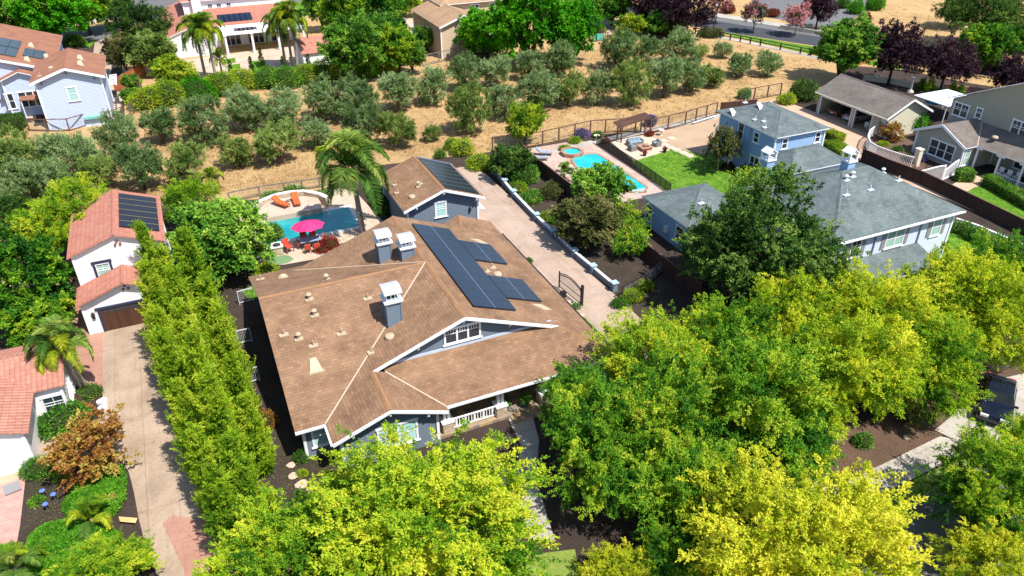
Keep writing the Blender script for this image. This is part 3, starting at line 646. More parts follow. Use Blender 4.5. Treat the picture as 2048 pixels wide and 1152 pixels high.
# ------------------------------------------------------------------ the main house
def MH(x, y, z): return (1.228*x, 1.228*y, 33.6-1.228*(28-z))
def ms3(x): return MH(0, 0, 6-.3704*(11.2-x))[2]
house = root('blue_house', (14, 44, 0), 'large slate blue bungalow with brown shingle roof, black solar array and three chimneys', 'house')
R1, R2, J = (11.2,30.8,6), (11.2,43.9,6), (11.2,37.2,6)
k4 = 3/7.8
def z4(x): return 6-k4*(x-11.2)
def zp(y): return 3+.28*(y-27.85)
C = (11.2+(6-zp(30.8))/k4, 30.8, zp(30.8)); RL = (6.0,30.8,4.08); BR = (6.0,27.5,4.08)
VT = (6+(4.08-zp(30.8))/.37, 30.8, zp(30.8)); V4 = (4.39,43.9,3.48)
polys = [[R1, C, (19,27.85,3), (19,43.9,3), R2, J],
         [R1, RL, BR, (3.08,27.5,3), (3.08,29.08,3), J],
         [J, V4, R2],
         [(1.6,29.08,3), (3.08,29.08,3), J, (1.6,37.2,6)],
         [(1.6,37.2,6), J, V4, (6.1,43.9,3.48), (6.1,45.2,3), (1.6,45.2,3)],
         [BR, RL, VT, (8.92,27.85,3), (8.92,27.5,3)],
         [(8.92,27.85,3), VT, (6.6,31.3,zp(31.3)), (16.9,31.3,zp(31.3)), C, (19,27.85,3)]]
mroof = roof_obj([[MH(*p) for p in pl] for pl in polys], house, 'shingle',
    ridges=[(MH(*R1), MH(*R2)), (MH(1.6,37.2,6), MH(*J)), (MH(*BR), MH(*RL)), (MH(*C), MH(19,27.85,3))],
    valleys=[(MH(3.08,29.08,3), MH(*J)), (MH(*V4), MH(*J)), (MH(8.92,27.85,3), MH(*VT))])
g2 = [[(16.4,45.6,4.25), (15.7,43.2,4.29), (18.9,43.4,3.06), (18.9,45.6,3.2)], [(16.4,45.6,4.25), (14.5,45.6,3.55), (15.7,43.2,4.29)]]
roof_obj([[MH(*p) for p in pl] for pl in g2], house, 'shingle', 'shingle', name='roof', ridges=[(MH(16.4,45.6,4.25), MH(15.7,43.2,4.29))])
ZE = MH(0,0,2.93)[2]
def mw(pts, nm='wall'): return walls([MH(*p) for p in pts], house, 'siding_blue', 0, nm)
mw([(2.0,29.6,2.8),(4,29.6,2.8),(4,44.7,2.8),(2.0,44.7,2.8),(2.0,37.2,5.7)])
mw([(3.55,28.0,3.03),(6.0,28.0,3.9),(8.45,28.0,3.03),(8.45,31,3.03),(3.55,31,3.03)])
mw([(3.9,31.6,2.9),(18.55,31.6,2.9),(18.55,43.5,3.0),(11.2,43.5,5.8),(3.9,43.5,3.0)])
gw = MB(); pts = [MH(6.55,31.2,3.93), MH(16.65,31.2,3.93), MH(11.2,31.2,5.9)]
gw.add(pts, [(0,1,2)]); gw.build('gable_wall', M['siding_blue'], house)
tb = MB(); a = MH(6.9,31.2,3.95); b = MH(16.5,31.2,3.95); tb.box(a[0], b[0], a[1]-.06, a[1]-.005, a[2]-.12, a[2]+.16); tb.build('trim_board', m_var('pale_blue_trim', (.42,.5,.62), (.5,.58,.7), 3), house)
def rake(parent, a, b, m='trim', w=.2, t=.05, name='bargeboard'):
    mb = MB(); a, b = Vector(a), Vector(b); q = Vector((0, -.03, -.02))
    mb.add([a+q, b+q, b+q-Vector((0,0,w)), a+q-Vector((0,0,w)), a+q+Vector((0,t,0)), b+q+Vector((0,t,0)), b+q+Vector((0,t,-w)), a+q+Vector((0,t,-w))],
           [(0,3,2,1),(0,1,5,4),(3,7,6,2),(4,5,6,7),(0,4,7,3),(1,2,6,5)])
    return mb.build(name, M[m], parent)
for (p, q) in ((RL, R1), (R1, C), ((3.08,27.5,3), BR), (BR, (8.92,27.5,3))): rake(house, MH(*p), MH(*q), w=.24)
def bracket(parent, p, n=(0,-1), L=.5, m='trim', h=.16):
    mb = MB(); p = Vector(p); n = Vector((n[0], n[1], 0)); mb.obox(p-n*L*.5, n*L*.62, Vector((-n.y, n.x, 0))*.06, Vector((0,0,h*.55)))
    mb.bar(p-n*L*1.0-Vector((0,0,.55)), p-n*L*.05-Vector((0,0,.08)), .08, .08)
    mb.build('knee_brace', M[m], parent)
for (x, y, z) in ((11.2,30.95,5.62),(8.6,30.95,4.66),(13.9,30.95,4.66),(6.0,27.6,3.72),(4.1,27.6,3.0),(7.9,27.6,3.0)): bracket(house, MH(x,y,z))
gx = lambda x: 1.228*x
window(house, '-y', gx(11.15), gx(31.2), MH(0,0,4.32)[2], 2.35, 1.0, 3, 1, muntins=3, name='window', cw=.13)
window(house, '-y', gx(6.35), gx(28.0), .9, 2.3, 1.5, 2, 2, glass='glass_blind', cw=.14)
window(house, '-y', gx(2.85), gx(29.6), .9, .95, 1.45, 1, 2, glass='glass_blind', cw=.13)
window(house, '-y', gx(13), gx(31.6), .8, 2.2, 1.4, 3, 2); window(house, '-y', gx(16.9), gx(31.6), .8, 1.5, 1.4, 2, 2)
dr = MB(); dx, dy = gx(15.2), gx(31.6); dr.box(dx-.55, dx+.55, dy-.06, dy+.02, .1, 2.2); door = dr.build('door', M['teak'], house)
MB().tube((dx+.4, dy-.12, 1.1), (dx+.4, dy-.06, 1.1), .04, .04).build('handle', M['steel'], door)
for (p, q) in (((1.6,29.08,3),(3.0,29.08,3)), ((8.95,27.85,3),(19,27.85,3))):
    gut = MB(); a, b = Vector(MH(*p)), Vector(MH(*q)); gut.box(a.x, b.x, a.y-.13, a.y-.01, a.z-.15, a.z-.02); gut.build('gutter', M['trim'], house)
gut = MB(); a, b = MH(19,27.85,3), MH(19,43.9,3); gut.box(a[0]+.01, a[0]+.13, a[1], b[1], a[2]-.17, a[2]+.01); gut.build('gutter', M['black'], house); gut = MB()
a, b = MH(3.08,27.5,3), MH(3.08,29.0,3); gut.box(a[0]-.13, a[0]-.01, a[1], b[1], a[2]-.15, a[2]-.02)
gut.build('gutter', M['trim'], house)
ds = MB(); ds.tube(MH(1.62,29.0,2.9), (gx(2.0)-.05, gx(29.55), 2.2), .045); ds.tube((gx(2.0)-.06, gx(29.55), 2.2), (gx(2.0)-.06, gx(29.55), .05), .045); ds.build('downspout', M['trim'], house)
# porch
pf = MB(); pf.box(gx(8.5), gx(18.6), gx(28.15), gx(31.6), 0, .22); pf.build('porch_floor', M['slate'], house)
for px_ in (9.1, 12.15, 14.75, 18.3):
    x, y = gx(px_), gx(28.5); m = MB(); m.box(x-.36, x+.36, y-.36, y+.36, 0, 1.05); m.build('stone_pier', M['stone'], house)
    m = MB(); m.box(x-.42, x+.42, y-.42, y+.42, 1.05, 1.15)
    for s in (-.14, .14): m.box(x+s-.09, x+s+.09, y-.1, y+.1, 1.15, ZE-.1)
    m.build('porch_post', M['trim'], house)
for (xa, xb) in ((9.45,11.85), (15.1,18.0)):
    m = MB(); y = gx(28.45); a, b = gx(xa), gx(xb); m.box(a, b, y-.05, y+.05, 1.0, 1.08); m.box(a, b, y-.04, y+.04, .3, .37)
    n = int((b-a)/.2)
    for i in range(n+1):
        w = .07 if i % 3 == 1 else .03; m.box(a+(b-a)*i/n-w, a+(b-a)*i/n+w, y-.02, y+.02, .37, 1.0)
    m.build('railing', M['trim'], house)
st = MB(); st.box(gx(12.6), gx(14.3), gx(27.6), gx(28.2), 0, .12); st.build('step', M['slate'], house)
# chimneys
def chimney(x0, y0, w, d, zb, zt, capz, sid='siding_blue', parent=None):
    x0, y0 = gx(x0), gx(y0); w *= 1.228; d *= 1.228; zb = MH(0,0,zb)[2]; zt = MH(0,0,zt)[2]; capz = MH(0,0,capz)[2]
    m = MB(); m.box(x0, x0+w, y0, y0+d, zb, zt); c = m.build('chimney', M[sid], house)
    m = MB()
    for (a, b) in ((x0, y0), (x0+w, y0), (x0, y0+d), (x0+w, y0+d)): m.box(a-.05, a+.05, b-.05, b+.05, zb, zt-.005)
    m.build('corner_trim', M[sid], c)
    m = MB(); m.box(x0-.1, x0+w+.1, y0-.1, y0+d+.1, zt, zt+.1); m.box(x0-.16, x0+w+.16, y0-.16, y0+d+.16, zt+.1, zt+.2)
    m.box(x0+.12, x0+w-.12, y0+.12, y0+d-.12, zt+.2, zt+.34)
    for (a, b) in ((.05, .05), (w-.05, .05), (.05, d-.05), (w-.05, d-.05), (w*.37, .05), (w*.66, .05), (w*.37, d-.05), (w*.66, d-.05), (.05, d/2), (w-.05, d/2)):
        m.box(x0+a-.035, x0+a+.035, y0+b-.035, y0+b+.035, zt+.2, capz)
    m.build('crown', M['trim'], c)
    m = MB(); o = .13; N = 8; hw = w/2+o; cx = x0+w/2
    prof = [(y0-o-.1, capz-.03), (y0-o*.3, capz+.12), (y0+d*.5, capz+.24), (y0+d+o*.3, capz+.14), (y0+d+o+.1, capz)]
    vs = []
    for (yy, zz) in prof: vs += [(cx-hw, yy, zz), (cx+hw, yy, zz)]
    n = len(vs); vs += [(a, b, z-.05) for (a, b, z) in vs]
    fs = []
    for i in range(len(prof)-1): j = 2*i; fs += [(j, j+1, j+3, j+2), (n+j, n+j+2, n+j+3, n+j+1), (j, j+2, n+j+2, n+j), (j+1, n+j+1, n+j+3, j+3)]
    fs += [(0, n, n+1, 1), (n-2, n-1, 2*n-1, 2*n-2)]
    m.add(vs, fs); cp = m.build('cap', m_var('cap_paint', (.4,.42,.45), (.5,.51,.54), 2, .5), c)
    s = MB()
    for i in (-1, 0, 1): s.box(cx+i*w*.24-.07, cx+i*w*.24+.07, y0+d*.84, y0+d*.84+.05, capz+.1, capz+.215)
    s.build('cap_slots', M['black'], cp)
    m = MB(); m.box(x0+.15, x0+w-.15, y0+.15, y0+d-.15, zt+.3, zt+.42); m.build('flue', M['dark'], c)
    m = MB(); m.box(x0-.06, x0+w+.06, y0-.06, y0+d+.06, zb, zb+.3); m.build('flashing', M['siding_blue'], c)
chimney(7.7, 33.33, .78, .85, 4.2, 6.18, 6.9); chimney(9.02, 39.42, .74, .8, 4.8, 6.45, 7.05); chimney(10.17, 38.5, .74, .8, 5.2, 6.35, 6.95)
def zs1(y): return 3+.37*(y-29.08)
def zs2(y): return 3+.37*(45.2-y)
def zs3(x): return 6-.37*(11.2-x)
for (x, y, k) in ((4.16,36.4,1),(4.17,35.3,1),(2.35,34.55,0),(3.02,34.1,1),(3.63,33.5,0),(5.21,33.8,0),(7.2,35.6,0)): pipe_vent(house, *MH(x, y, zs1(y)), kind=k)
pipe_vent(house, *MH(3.4,32.2,zs1(32.2)), kind=2)
for (x, y, k) in ((3.48,42.1,4),(5.52,38.3,1),(2.21,43.1,0)): pipe_vent(house, *MH(x, y, zs2(y)), kind=k)
for (x, y, k) in ((7.53,32.6,3),(6.4,32.2,0)): pipe_vent(house, *MH(x, y, zs3(x)), kind=k)
for (x, y, k) in ((14.9,36.9,0),(15.6,37.6,0),(15.6,36.7,3)): pipe_vent(house, *MH(x, y, z4(x)), kind=k)
def tri_patch(x, y):
    m = MB(); pts = [MH(a, b, z4(a)) for (a, b) in ((x-.55,y+.35),(x+.1,y-.25),(x+.6,y-.1),(x+.15,y+.45))]
    n = Vector((k4, 0, 1)).normalized()*.05; pts = [Vector(p) for p in pts]
    m.add([p+n for p in pts]+[p-n for p in pts], [(0,1,2,3),(0,4,5,1),(1,5,6,2),(2,6,7,3),(3,7,4,0)]); m.build('skylight_vent', M['vent'], house)
tri_patch(16.35, 41.6); tri_patch(16.7, 32.75)
# rooftop solar: each module is a child of the array
def solar(x0, x1, y0, y1, nx, ny):
    for i in range(nx):
        for j in range(ny):
            a0, a1 = x0+(x1-x0)*i/nx, x0+(x1-x0)*(i+1)/nx-.008; b0, b1 = y0+(y1-y0)*j/ny, y0+(y1-y0)*(j+1)/ny-.018
            m = MB(); c = [Vector(MH(a, b, z4(a))) for (a, b) in ((a0,b0),(a1,b0),(a1,b1),(a0,b1))]; n = Vector((k4, 0, 1)).normalized()
            t = [p+n*.16 for p in c]; u = [p+n*.11 for p in c]; m.add(t+u, [(0,1,2,3)], 0)
            m.f += []; k = len(m.v)-8
            m.f += [(k, k+4, k+5, k+1), (k+1, k+5, k+6, k+2), (k+2, k+6, k+7, k+3), (k+3, k+7, k+4, k), (k+4, k+7, k+6, k+5)]; m.m += [1]*5
            m.build('solar_panel', [M['solar'], M['solar_frame']], house)
    m = MB()
    for i in range(1, nx):
        a = x0+(x1-x0)*i/nx; m.bar(Vector(MH(a-.004, y0, z4(a)))+Vector((k4,0,1)).normalized()*.165, Vector(MH(a-.004, y1, z4(a)))+Vector((k4,0,1)).normalized()*.165, .035, .01)
    m.bar(Vector(MH(x0+.1, y0+.05, z4(x0)))+Vector((0,0,.06)), Vector(MH(x1, y0+.05, z4(x1)))+Vector((0,0,.06)), .05, .05)
    m.build('mounting_rail', M['solar_line'], house)
solar(12.1,14.66,31.95,42.85,2,11); solar(14.69,16.95,38.3,41.15,2,3); solar(14.69,17.0,33.42,36.2,2,3)
# ------------------------------------------------------------------ the blue garage behind it
def K(x, y, z): k = 25/23.5; return (1.2*k*x, 1.2*k*y, 1.2*(28-k*(28-z)))
gar = root('detached_garage', (K(16,50,0)[0], K(16,50,0)[1], 0), 'slate blue detached garage with pale-lined black solar strips, behind the main bungalow', 'garage')
e0, e1, f0, f1 = K(12.86,47.2,4.5), K(19.1,54.25,4.5), 0, 0
gr, zr = gable_roof(gar, e0[0], e1[0], e0[1], e1[1], e0[2], .372, 'shingle')
gable_walls(gar, e0[0]+.5, e1[0]-.5, e0[1]+.6, e1[1]-.4, e0[2]+.15, .372, 'siding_blue')
rake(gar, (e0[0], e0[1], e0[2]), ((e0[0]+e1[0])/2, e0[1], zr), w=.24); rake(gar, ((e0[0]+e1[0])/2, e0[1], zr), (e1[0], e0[1], e0[2]), w=.24)
xc = (e0[0]+e1[0])/2
for dx_ in (-2.7, 0, 3.2): bracket(gar, (xc+dx_, e0[1]+.1, zr-abs(dx_)*.372-.42), L=.6)
window(gar, '-y', xc-.25, e0[1]+.6, 2.2, .85, 1.35, 1, 2, glass='glass_blind', muntins=2, cw=.16)
slope_v = Vector((1, 0, -.372)).normalized(); nn = Vector((.372, 0, 1)).normalized()
o_ = Vector((xc, 0, zr))
for i in range(7):
    ya = e0[1]+.35+(e1[1]-e0[1]-1.0)*i/7; yb = e0[1]+.35+(e1[1]-e0[1]-1.0)*(i+1)/7-.05; m = MB()
    a, b = .25, 3.75; pts = [o_+slope_v*s+Vector((0, yy, 0))+nn*.07 for (s, yy) in ((a,ya),(b,ya),(b,yb),(a,yb))]
    m.add(pts+[p-nn*.06 for p in pts], [(0,1,2,3),(0,4,5,1),(1,5,6,2),(2,6,7,3),(3,7,4,0)]); m.build('solar_panel', M['thermal'], gar)
m = MB()
for i in range(1, 7):
    yy = e0[1]+.325+(e1[1]-e0[1]-1.0)*i/7; m.bar(o_+slope_v*.25+Vector((0,yy,0))+nn*.075, o_+slope_v*3.75+Vector((0,yy,0))+nn*.075, .022, .012)
yy = e1[1]-.6; m.bar(o_+slope_v*.1+Vector((0,yy,0))+nn*.1, o_+slope_v*3.9+Vector((0,yy,0))+nn*.1, .12, .1); m.bar(o_+slope_v*3.82+Vector((0,e0[1]+.3,0))+nn*.08, o_+slope_v*3.82+Vector((0,e1[1]-.6,0))+nn*.08, .06, .06)
m.build('header_pipe', M['solar_line'], gar)
for (dx_, dy_, k) in ((-3.1,4.6,0),(-3.4,3.0,0),(-1.55,2.1,1),(-1.2,2.3,0),(-2.6,.9,3)): pipe_vent(gar, xc+dx_, e0[1]+dy_+.8, zr+dx_*.372, kind=k)
m = MB(); ax_ = e1[0]-.5; m.add([(ax_,e0[1]+.7,2.35),(ax_+.8,e0[1]+.7,2.0),(ax_+.8,e1[1]-1,2.0),(ax_,e1[1]-1,2.35),(ax_,e0[1]+.7,2.2),(ax_+.8,e0[1]+.7,1.88),(ax_+.8,e1[1]-1,1.88),(ax_,e1[1]-1,2.2)], [(0,1,2,3),(7,6,5,4),(0,4,5,1),(1,5,6,2),(2,6,7,3)]); m.build('awning', [M['trim']], gar)
m = MB(); m.box(xc+2.55, xc+2.75, e0[1]+.42, e0[1]+.6, 2.1, 2.45); m.bar((xc+2.65,e0[1]+.3,2.45),(xc+2.65,e0[1]+.6,2.6),.05,.05); m.build('wall_lamp', M['black'], gar)
# ------------------------------------------------------------------ white garage house with tile roofs (left)
wh = root('white_garage_house', S(-5.7,52,0), 'white stucco garage building with two salmon tile gables and a black roof mat', 'garage')
x0, x1, y0, y1, ze = -8.68*1.2, -2.82*1.2, 49.3*1.2, 57.0*1.2, 4.65*1.2
r, zr = gable_roof(wh, x0, x1, y0, y1, ze, .36, 'tile', trim='tile')
gable_walls(wh, x0+.35, x1-.35, y0+.3, y1-.3, ze+.1, .36, 'stucco')
xc = (x0+x1)/2; sv = Vector((1,0,-.36)).normalized(); nn = Vector((.36,0,1)).normalized()
for i in range(6):
    ya = y0+1.55+i*1.15; yb = ya+1.05; m = MB(); pts = [Vector((xc,0,zr))+sv*s+Vector((0,yy,0))+nn*.12 for (s, yy) in ((.45,ya),(3.35,ya),(3.35,yb),(.45,yb))]
    m.add(pts+[p-nn*.08 for p in pts], [(0,1,2,3),(0,4,5,1),(1,5,6,2),(2,6,7,3),(3,7,4,0)]); m.build('solar_mat', M['thermal'], wh)
m = MB()
for i in range(1, 6):
    yy = y0+1.5+i*1.15; m.bar(Vector((xc,yy,zr))+sv*.4+nn*.13, Vector((xc,yy,zr))+sv*3.4+nn*.13, .03, .02)
m.build('clamp_bar', m_var('dull_clamp', (.2,.17,.1), (.35,.3,.18), 9), wh)
window(wh, '-y', x0+2.15, y0+.3, 3.35, .85, 1.1, 1, 2, trim='trim', glass='glass_green', muntins=1, cw=.06, sill=False)
m = MB(); wx, wz, wy = x0+2.15, 3.35, y0+.3
m.box(wx-.72, wx+.72, wy-.09, wy-.01, wz+1.2, wz+1.42); m.box(wx-.72, wx+.72, wy-.11, wy-.01, wz-.35, wz-.12); m.box(wx-.66, wx-.5, wy-.09, wy-.01, wz-.12, wz+1.2); m.box(wx+.5, wx+.66, wy-.09, wy-.01, wz-.12, wz+1.2); m.build('window_surround', M['dark_trim'], wh)
window(wh, '-y', x1-1.2, y0+.3, 3.0, .85, 1.2, 1, 2, trim='dark_trim', glass='glass_green', sill=False)
def tri_tubes(cx, cy, cz):
    for (a, b) in ((0, .3), (-.16, 0), (.2, .02)):
        m = MB(); m.tube((cx+a, cy-.09, cz+b), (cx+a, cy+.02, cz+b), .1, .1, 10); m.build('clay_vent', M['teak'], wh)
tri_tubes(xc+.1, y0+.28, zr-.95)
yl = 47.55*1.2; zl = 2.38*1.2
r, zr2 = gable_roof(wh, -8.72*1.2, -2.9*1.2, 46.95*1.2, 49.5*1.2, zl, .36, 'tile', trim='tile')
gable_walls(wh, -8.45*1.2, -3.15*1.2, yl-.25, 49.6*1.2, zl+.12, .36, 'stucco')
tri_tubes(-5.75*1.2, yl-.27, zr2-.78)
m = MB(); a, b = -7.55*1.2, -4.2*1.2; m.box(a, b, yl-.3, yl-.2, .02, 2.0); gd = m.build('garage_door', M['garage_wood'], wh)
m = MB()
for i in range(8):
    s = a+.15+i*(b-a-.2)/8; m.box(s, s+(b-a)/8-.12, yl-.315, yl-.295, 1.6, 1.88)
m.build('pane', M['glass'], gd)
m = MB(); m.box(a-.16, a, yl-.34, yl-.2, 0, 2.0); m.box(b, b+.16, yl-.34, yl-.2, 0, 2.0); m.box(a-.3, b+.3, yl-.36, yl-.2, 2.0, 2.18); m.build('door_frame', M['dark_trim'], wh)
m = MB(); m.box(a-.62, a-.42, yl-.4, yl-.25, 1.35, 1.75); m.lathe((a-.52, yl-.33, 1.75), [(.16,0),(.02,.18)], 6); m.build('wall_lantern', M['black'], wh)
# ------------------------------------------------------------------ small tile-roofed house, lower left
wc = root('tile_cottage', S(-14,40,0), 'white stucco cottage with terracotta tile roof and arched porch', 'house')
Y0, YR, Y1, XR = 38.64*1.2, 41.1*1.2, 43.6*1.2, -8.93*1.2; ze, zr = 2.45*1.2, 3.28*1.2
XW = -10.38*1.2; YW = 35.2*1.2; sw = (zr-ze)/(YR-Y0); XL = XW-6.2; XRW = (XW+XL)/2; zwr = ze+sw*(XW-XRW)
yv = Y0+(zwr-ze)/sw
roof_obj([[(XW,Y0,ze),(XR,Y0,ze),(XR,YR,zr),(-24,YR,zr),(XRW,yv if yv<YR else YR,min(zwr,zr))],
          [(XR,YR,zr),(XR,Y1,ze),(-24,Y1,ze),(-24,YR,zr)],
          [(XW,YW,ze),(XW,Y0,ze),(XRW,yv if yv<YR else YR,min(zwr,zr)),(XRW,YW,zwr)],
          [(XRW,YW,zwr),(XRW,yv if yv<YR else YR,min(zwr,zr)),(XL,Y0,ze),(XL,YW,ze)]], wc, 'tile2', 'tile2', ridges=[((-24,YR,zr),(XR,YR,zr))])
walls([(-24,Y0+.3,ze),(XR-.35,Y0+.3,ze),(XR-.35,YR,zr-.1),(XR-.35,Y1-.3,ze),(-24,Y1-.3,ze)], wc, 'stucco')
walls([(XW-.4,YW+.3,ze-.05),(XW-.4,Y0+.4,ze-.05),(XL+.4,Y0+.4,ze-.05),(XL+.4,YW+.3,ze-.05),(XRW,YW+.3,zwr-.1)], wc, 'stucco')
window(wc, '-y', -9.75*1.2, Y0+.3, .75, 1.15, 1.3, 1, 2, trim='trim', muntins=1, cw=.07)
# arched porch in front
m = MB(); ax0, ax1, ay, N = P(-60,955)[0], P(58,925)[0]-.1, P(0,925)[1]+.1, 12
cxp = ax1-2.05; wv = 1.35; hs = 1.5; ht = 2.5; pts = []
out = [(ax1, 0), (ax1-.12, 1.6), (ax1-.45, ht), (ax0, ht)]
arc = [(cxp+wv*math.cos(math.pi*i/N), hs*.55+.75*math.sin(math.pi*i/N)) for i in range(N+1)]
full = [(ax1,0),(ax1-.12,1.6),(ax1-.5,ht),(ax0,ht),(ax0,0),(cxp-wv,0)]+arc[::-1]+[(cxp+wv,0)]
n = len(full); vs = [(x, ay, z) for x, z in full]+[(x, ay+.4, z) for x, z in full]
m.add(vs, [tuple(range(n))[::-1], tuple(range(n, 2*n))]+[(i, (i+1) % n, n+(i+1) % n, n+i) for i in range(n)]); m.build('arched_porch_wall', M['stucco'], wc)
m = MB(); m.box(ax0, ax1-.2, ay+.4, YW+.4, ht-.1, ht); m.build('porch_roof', M['stucco'], wc)
m = MB(); m.box(ax1-.5, ax1-.15, ay+.4, YW+.4, 0, ht-.1); m.build('porch_side_wall', M['stucco'], wc)
# ------------------------------------------------------------------ pale blue house, far left
lh = root('pale_blue_house', S(-11,98,0), 'pale blue lap-sided house with red-brown gable roof, far left', 'house')
x0, x1, y0, y1, ze = -13.77*1.2, -6.61*1.2, 90.7*1.2, 99.9*1.2, 5.25*1.2
r, zr = gable_roof(lh, x0, x1, y0, y1, ze, .34, 'shingle_red'); gable_walls(lh, x0+.6, x1-.6, y0+.55, y1-.4, ze+.15, .34, 'siding_left')
xc = (x0+x1)/2
for (p, q) in (((x0,y0,ze),(xc,y0,zr)), ((xc,y0,zr),(x1,y0,ze))): rake(lh, p, q, w=.3)
for d in (-3.0, 0, 3.0): bracket(lh, (xc+d, y0+.1, zr-abs(d)*.34-.45), L=.6, m='dark_trim', h=.12)
window(lh, '-y', xc+.05, y0+.55, 3.55, .95, 1.6, 1, 2, glass='glass_blind', cw=.16)
for (dx_, dy_, k) in ((1.6,3.2,2),(1.5,6.2,2),(-1.8,3.4,3),(-3,1.6,0)): pipe_vent(lh, xc+dx_, y0+dy_, zr-abs(dx_)*.34, kind=k)
m = MB(); m.box(xc+.5, xc+2.9, y0+.15, y0+.5, .95, 1.25); m.build('awning', m_var('teal_awning', (.12,.42,.38), (.2,.5,.45), 6), lh)
# main wing
X1, ya, yb, zw = -12.0*1.2, 98.5*1.2, 116*1.2, 4.6*1.2
def zL(x): return zw+.33*(X1-x)
XRg = -21.5*1.2
roof_obj([[(X1,ya,zw),(X1,yb,zw),(XRg,yb,zL(XRg)),(XRg,ya,zL(XRg))], [(XRg,ya,zL(XRg)),(XRg,yb,zL(XRg)),(2*XRg-X1,yb,zw),(2*XRg-X1,ya,zw)]], lh, 'shingle_red')
walls([(X1-.5,ya+.5,zw),(X1-.5,yb-.5,zw),(2*XRg-X1,yb-.5,zw),(2*XRg-X1,ya+.5,zw),(XRg,ya+.5,zL(XRg)-.1)], lh, 'siding_left')
rake(lh, (XRg,ya,zL(XRg)), (X1,ya,zw), w=.3)
for (xa, nx, y_) in ((-14.1,2,101.8),(-16.6,2,100.6),(-16.6,2,104.6),(-18.9,2,100.6),(-18.9,2,104.6)):
    for i in range(nx):
        m = MB(); a0 = (xa-1.0+i*1.0)*1.2; a1 = a0+1.15; b0, b1 = y_*1.2, y_*1.2+4.4; pts = [Vector((a,b,zL(a)+.14)) for (a,b) in ((a0,b0),(a1,b0),(a1,b1),(a0,b1))]
        m.add(pts+[p-Vector((0,0,.08)) for p in pts], [(0,1,2,3),(0,4,5,1),(1,5,6,2),(2,6,7,3),(3,7,4,0)]); m.build('solar_panel', M['solar_old'], lh)
for (a, b) in ((-14.7,107),(-14.6,100.2),(-13,103)): pipe_vent(lh, a*1.2, b*1.2, zL(a*1.2), kind=2)
# small gable wing between
xa, xb, ya2, zg = -17.6*1.2, -13.2*1.2, 97.2*1.2, 4.15*1.2
gable_roof(lh, xa, xb, ya2, 102*1.2, zg, .4, 'shingle_red'); gable_walls(lh, xa+.4, xb-.4, ya2+.5, 101*1.2, zg+.1, .4, 'siding_left')
window(lh, '-y', (xa+xb)/2+.4, ya2+.5, 1.3, 2.6, 1.9, 3, 2, glass='glass'); window(lh, '-y', (xa+xb)/2-2.0, ya2+.5, 1.3, .8, 1.9, 1, 2)
m = MB(); q0 = P(38,200,2.6); q1 = P(75,198,2.6); q2 = P(68,172,3.1); q3 = P(42,172,3.1)
m.add([q0,q1,q2,q3]+[p-Vector((0,0,.14)) for p in (q0,q1,q2,q3)], [(0,1,2,3),(7,6,5,4),(0,4,5,1),(1,5,6,2),(2,6,7,3),(3,7,4,0)]); m.build('porch_roof', M['shingle_red'], lh)
m = MB(); m.tube((q0.x+.15,q0.y+.1,0),(q0.x+.15,q0.y+.1,2.5),.08); m.build('porch_post', M['trim'], lh)
q = P(222,140,5); m = MB()
for i in range(6): m.bar((x1+.0, y0+2.2+i*.9, 4.6), (x1+.9, y0+2.2+i*.9, 4.6), .12, .12)
m.bar((x1+.85, y0+2, 4.5), (x1+.85, y0+7.2, 4.5), .14, .14); m.build('trellis', M['trim'], lh)
# ------------------------------------------------------------------ white mansion with tile roofs, top
mm = root('white_mansion', S(8,125,0), 'large white stucco villa with pale red tile roofs and a columned patio, at the top', 'house')
def zT(a): return a*1.2
x0, x1, y0, y1, ze = .4*1.2, 6.4*1.2, 116.5*1.2, 137*1.2, 2.9*1.2
gable_roof(mm, x0, x1, y0, y1, ze, .36, 'tile', trim='trim'); gable_walls(mm, x0+.35, x1-.35, y0+.3, y1-.3, ze+.1, .36, 'stucco')
m = MB(); cxm = (x0+x1)/2; zc_ = ze+.36*(x1-x0)/2-1.1; m.add([(cxm-.35,y0+.26,zc_),(cxm+.35,y0+.26,zc_),(cxm,y0+.26,zc_+.5)], [(0,1,2)]); m.build('gable_vent', M['tile'], mm)
# lower long roof
xa, xb, ya, yb, zl = 6.2*1.2, 19*1.2, 120.5*1.2, 126.6*1.2, 3.0*1.2
roof_obj([[(xa,ya,zl),(xb,ya,zl),(xb,yb,zl+2.6),(xa,yb,zl+2.6)]], mm, 'tile', trim='trim')
walls([(xa+.2,ya+.5,zl),(xb-.4,ya+.5,zl),(xb-.4,yb,zl+2.4),(xa+.2,yb,zl+2.4)], mm, 'stucco')
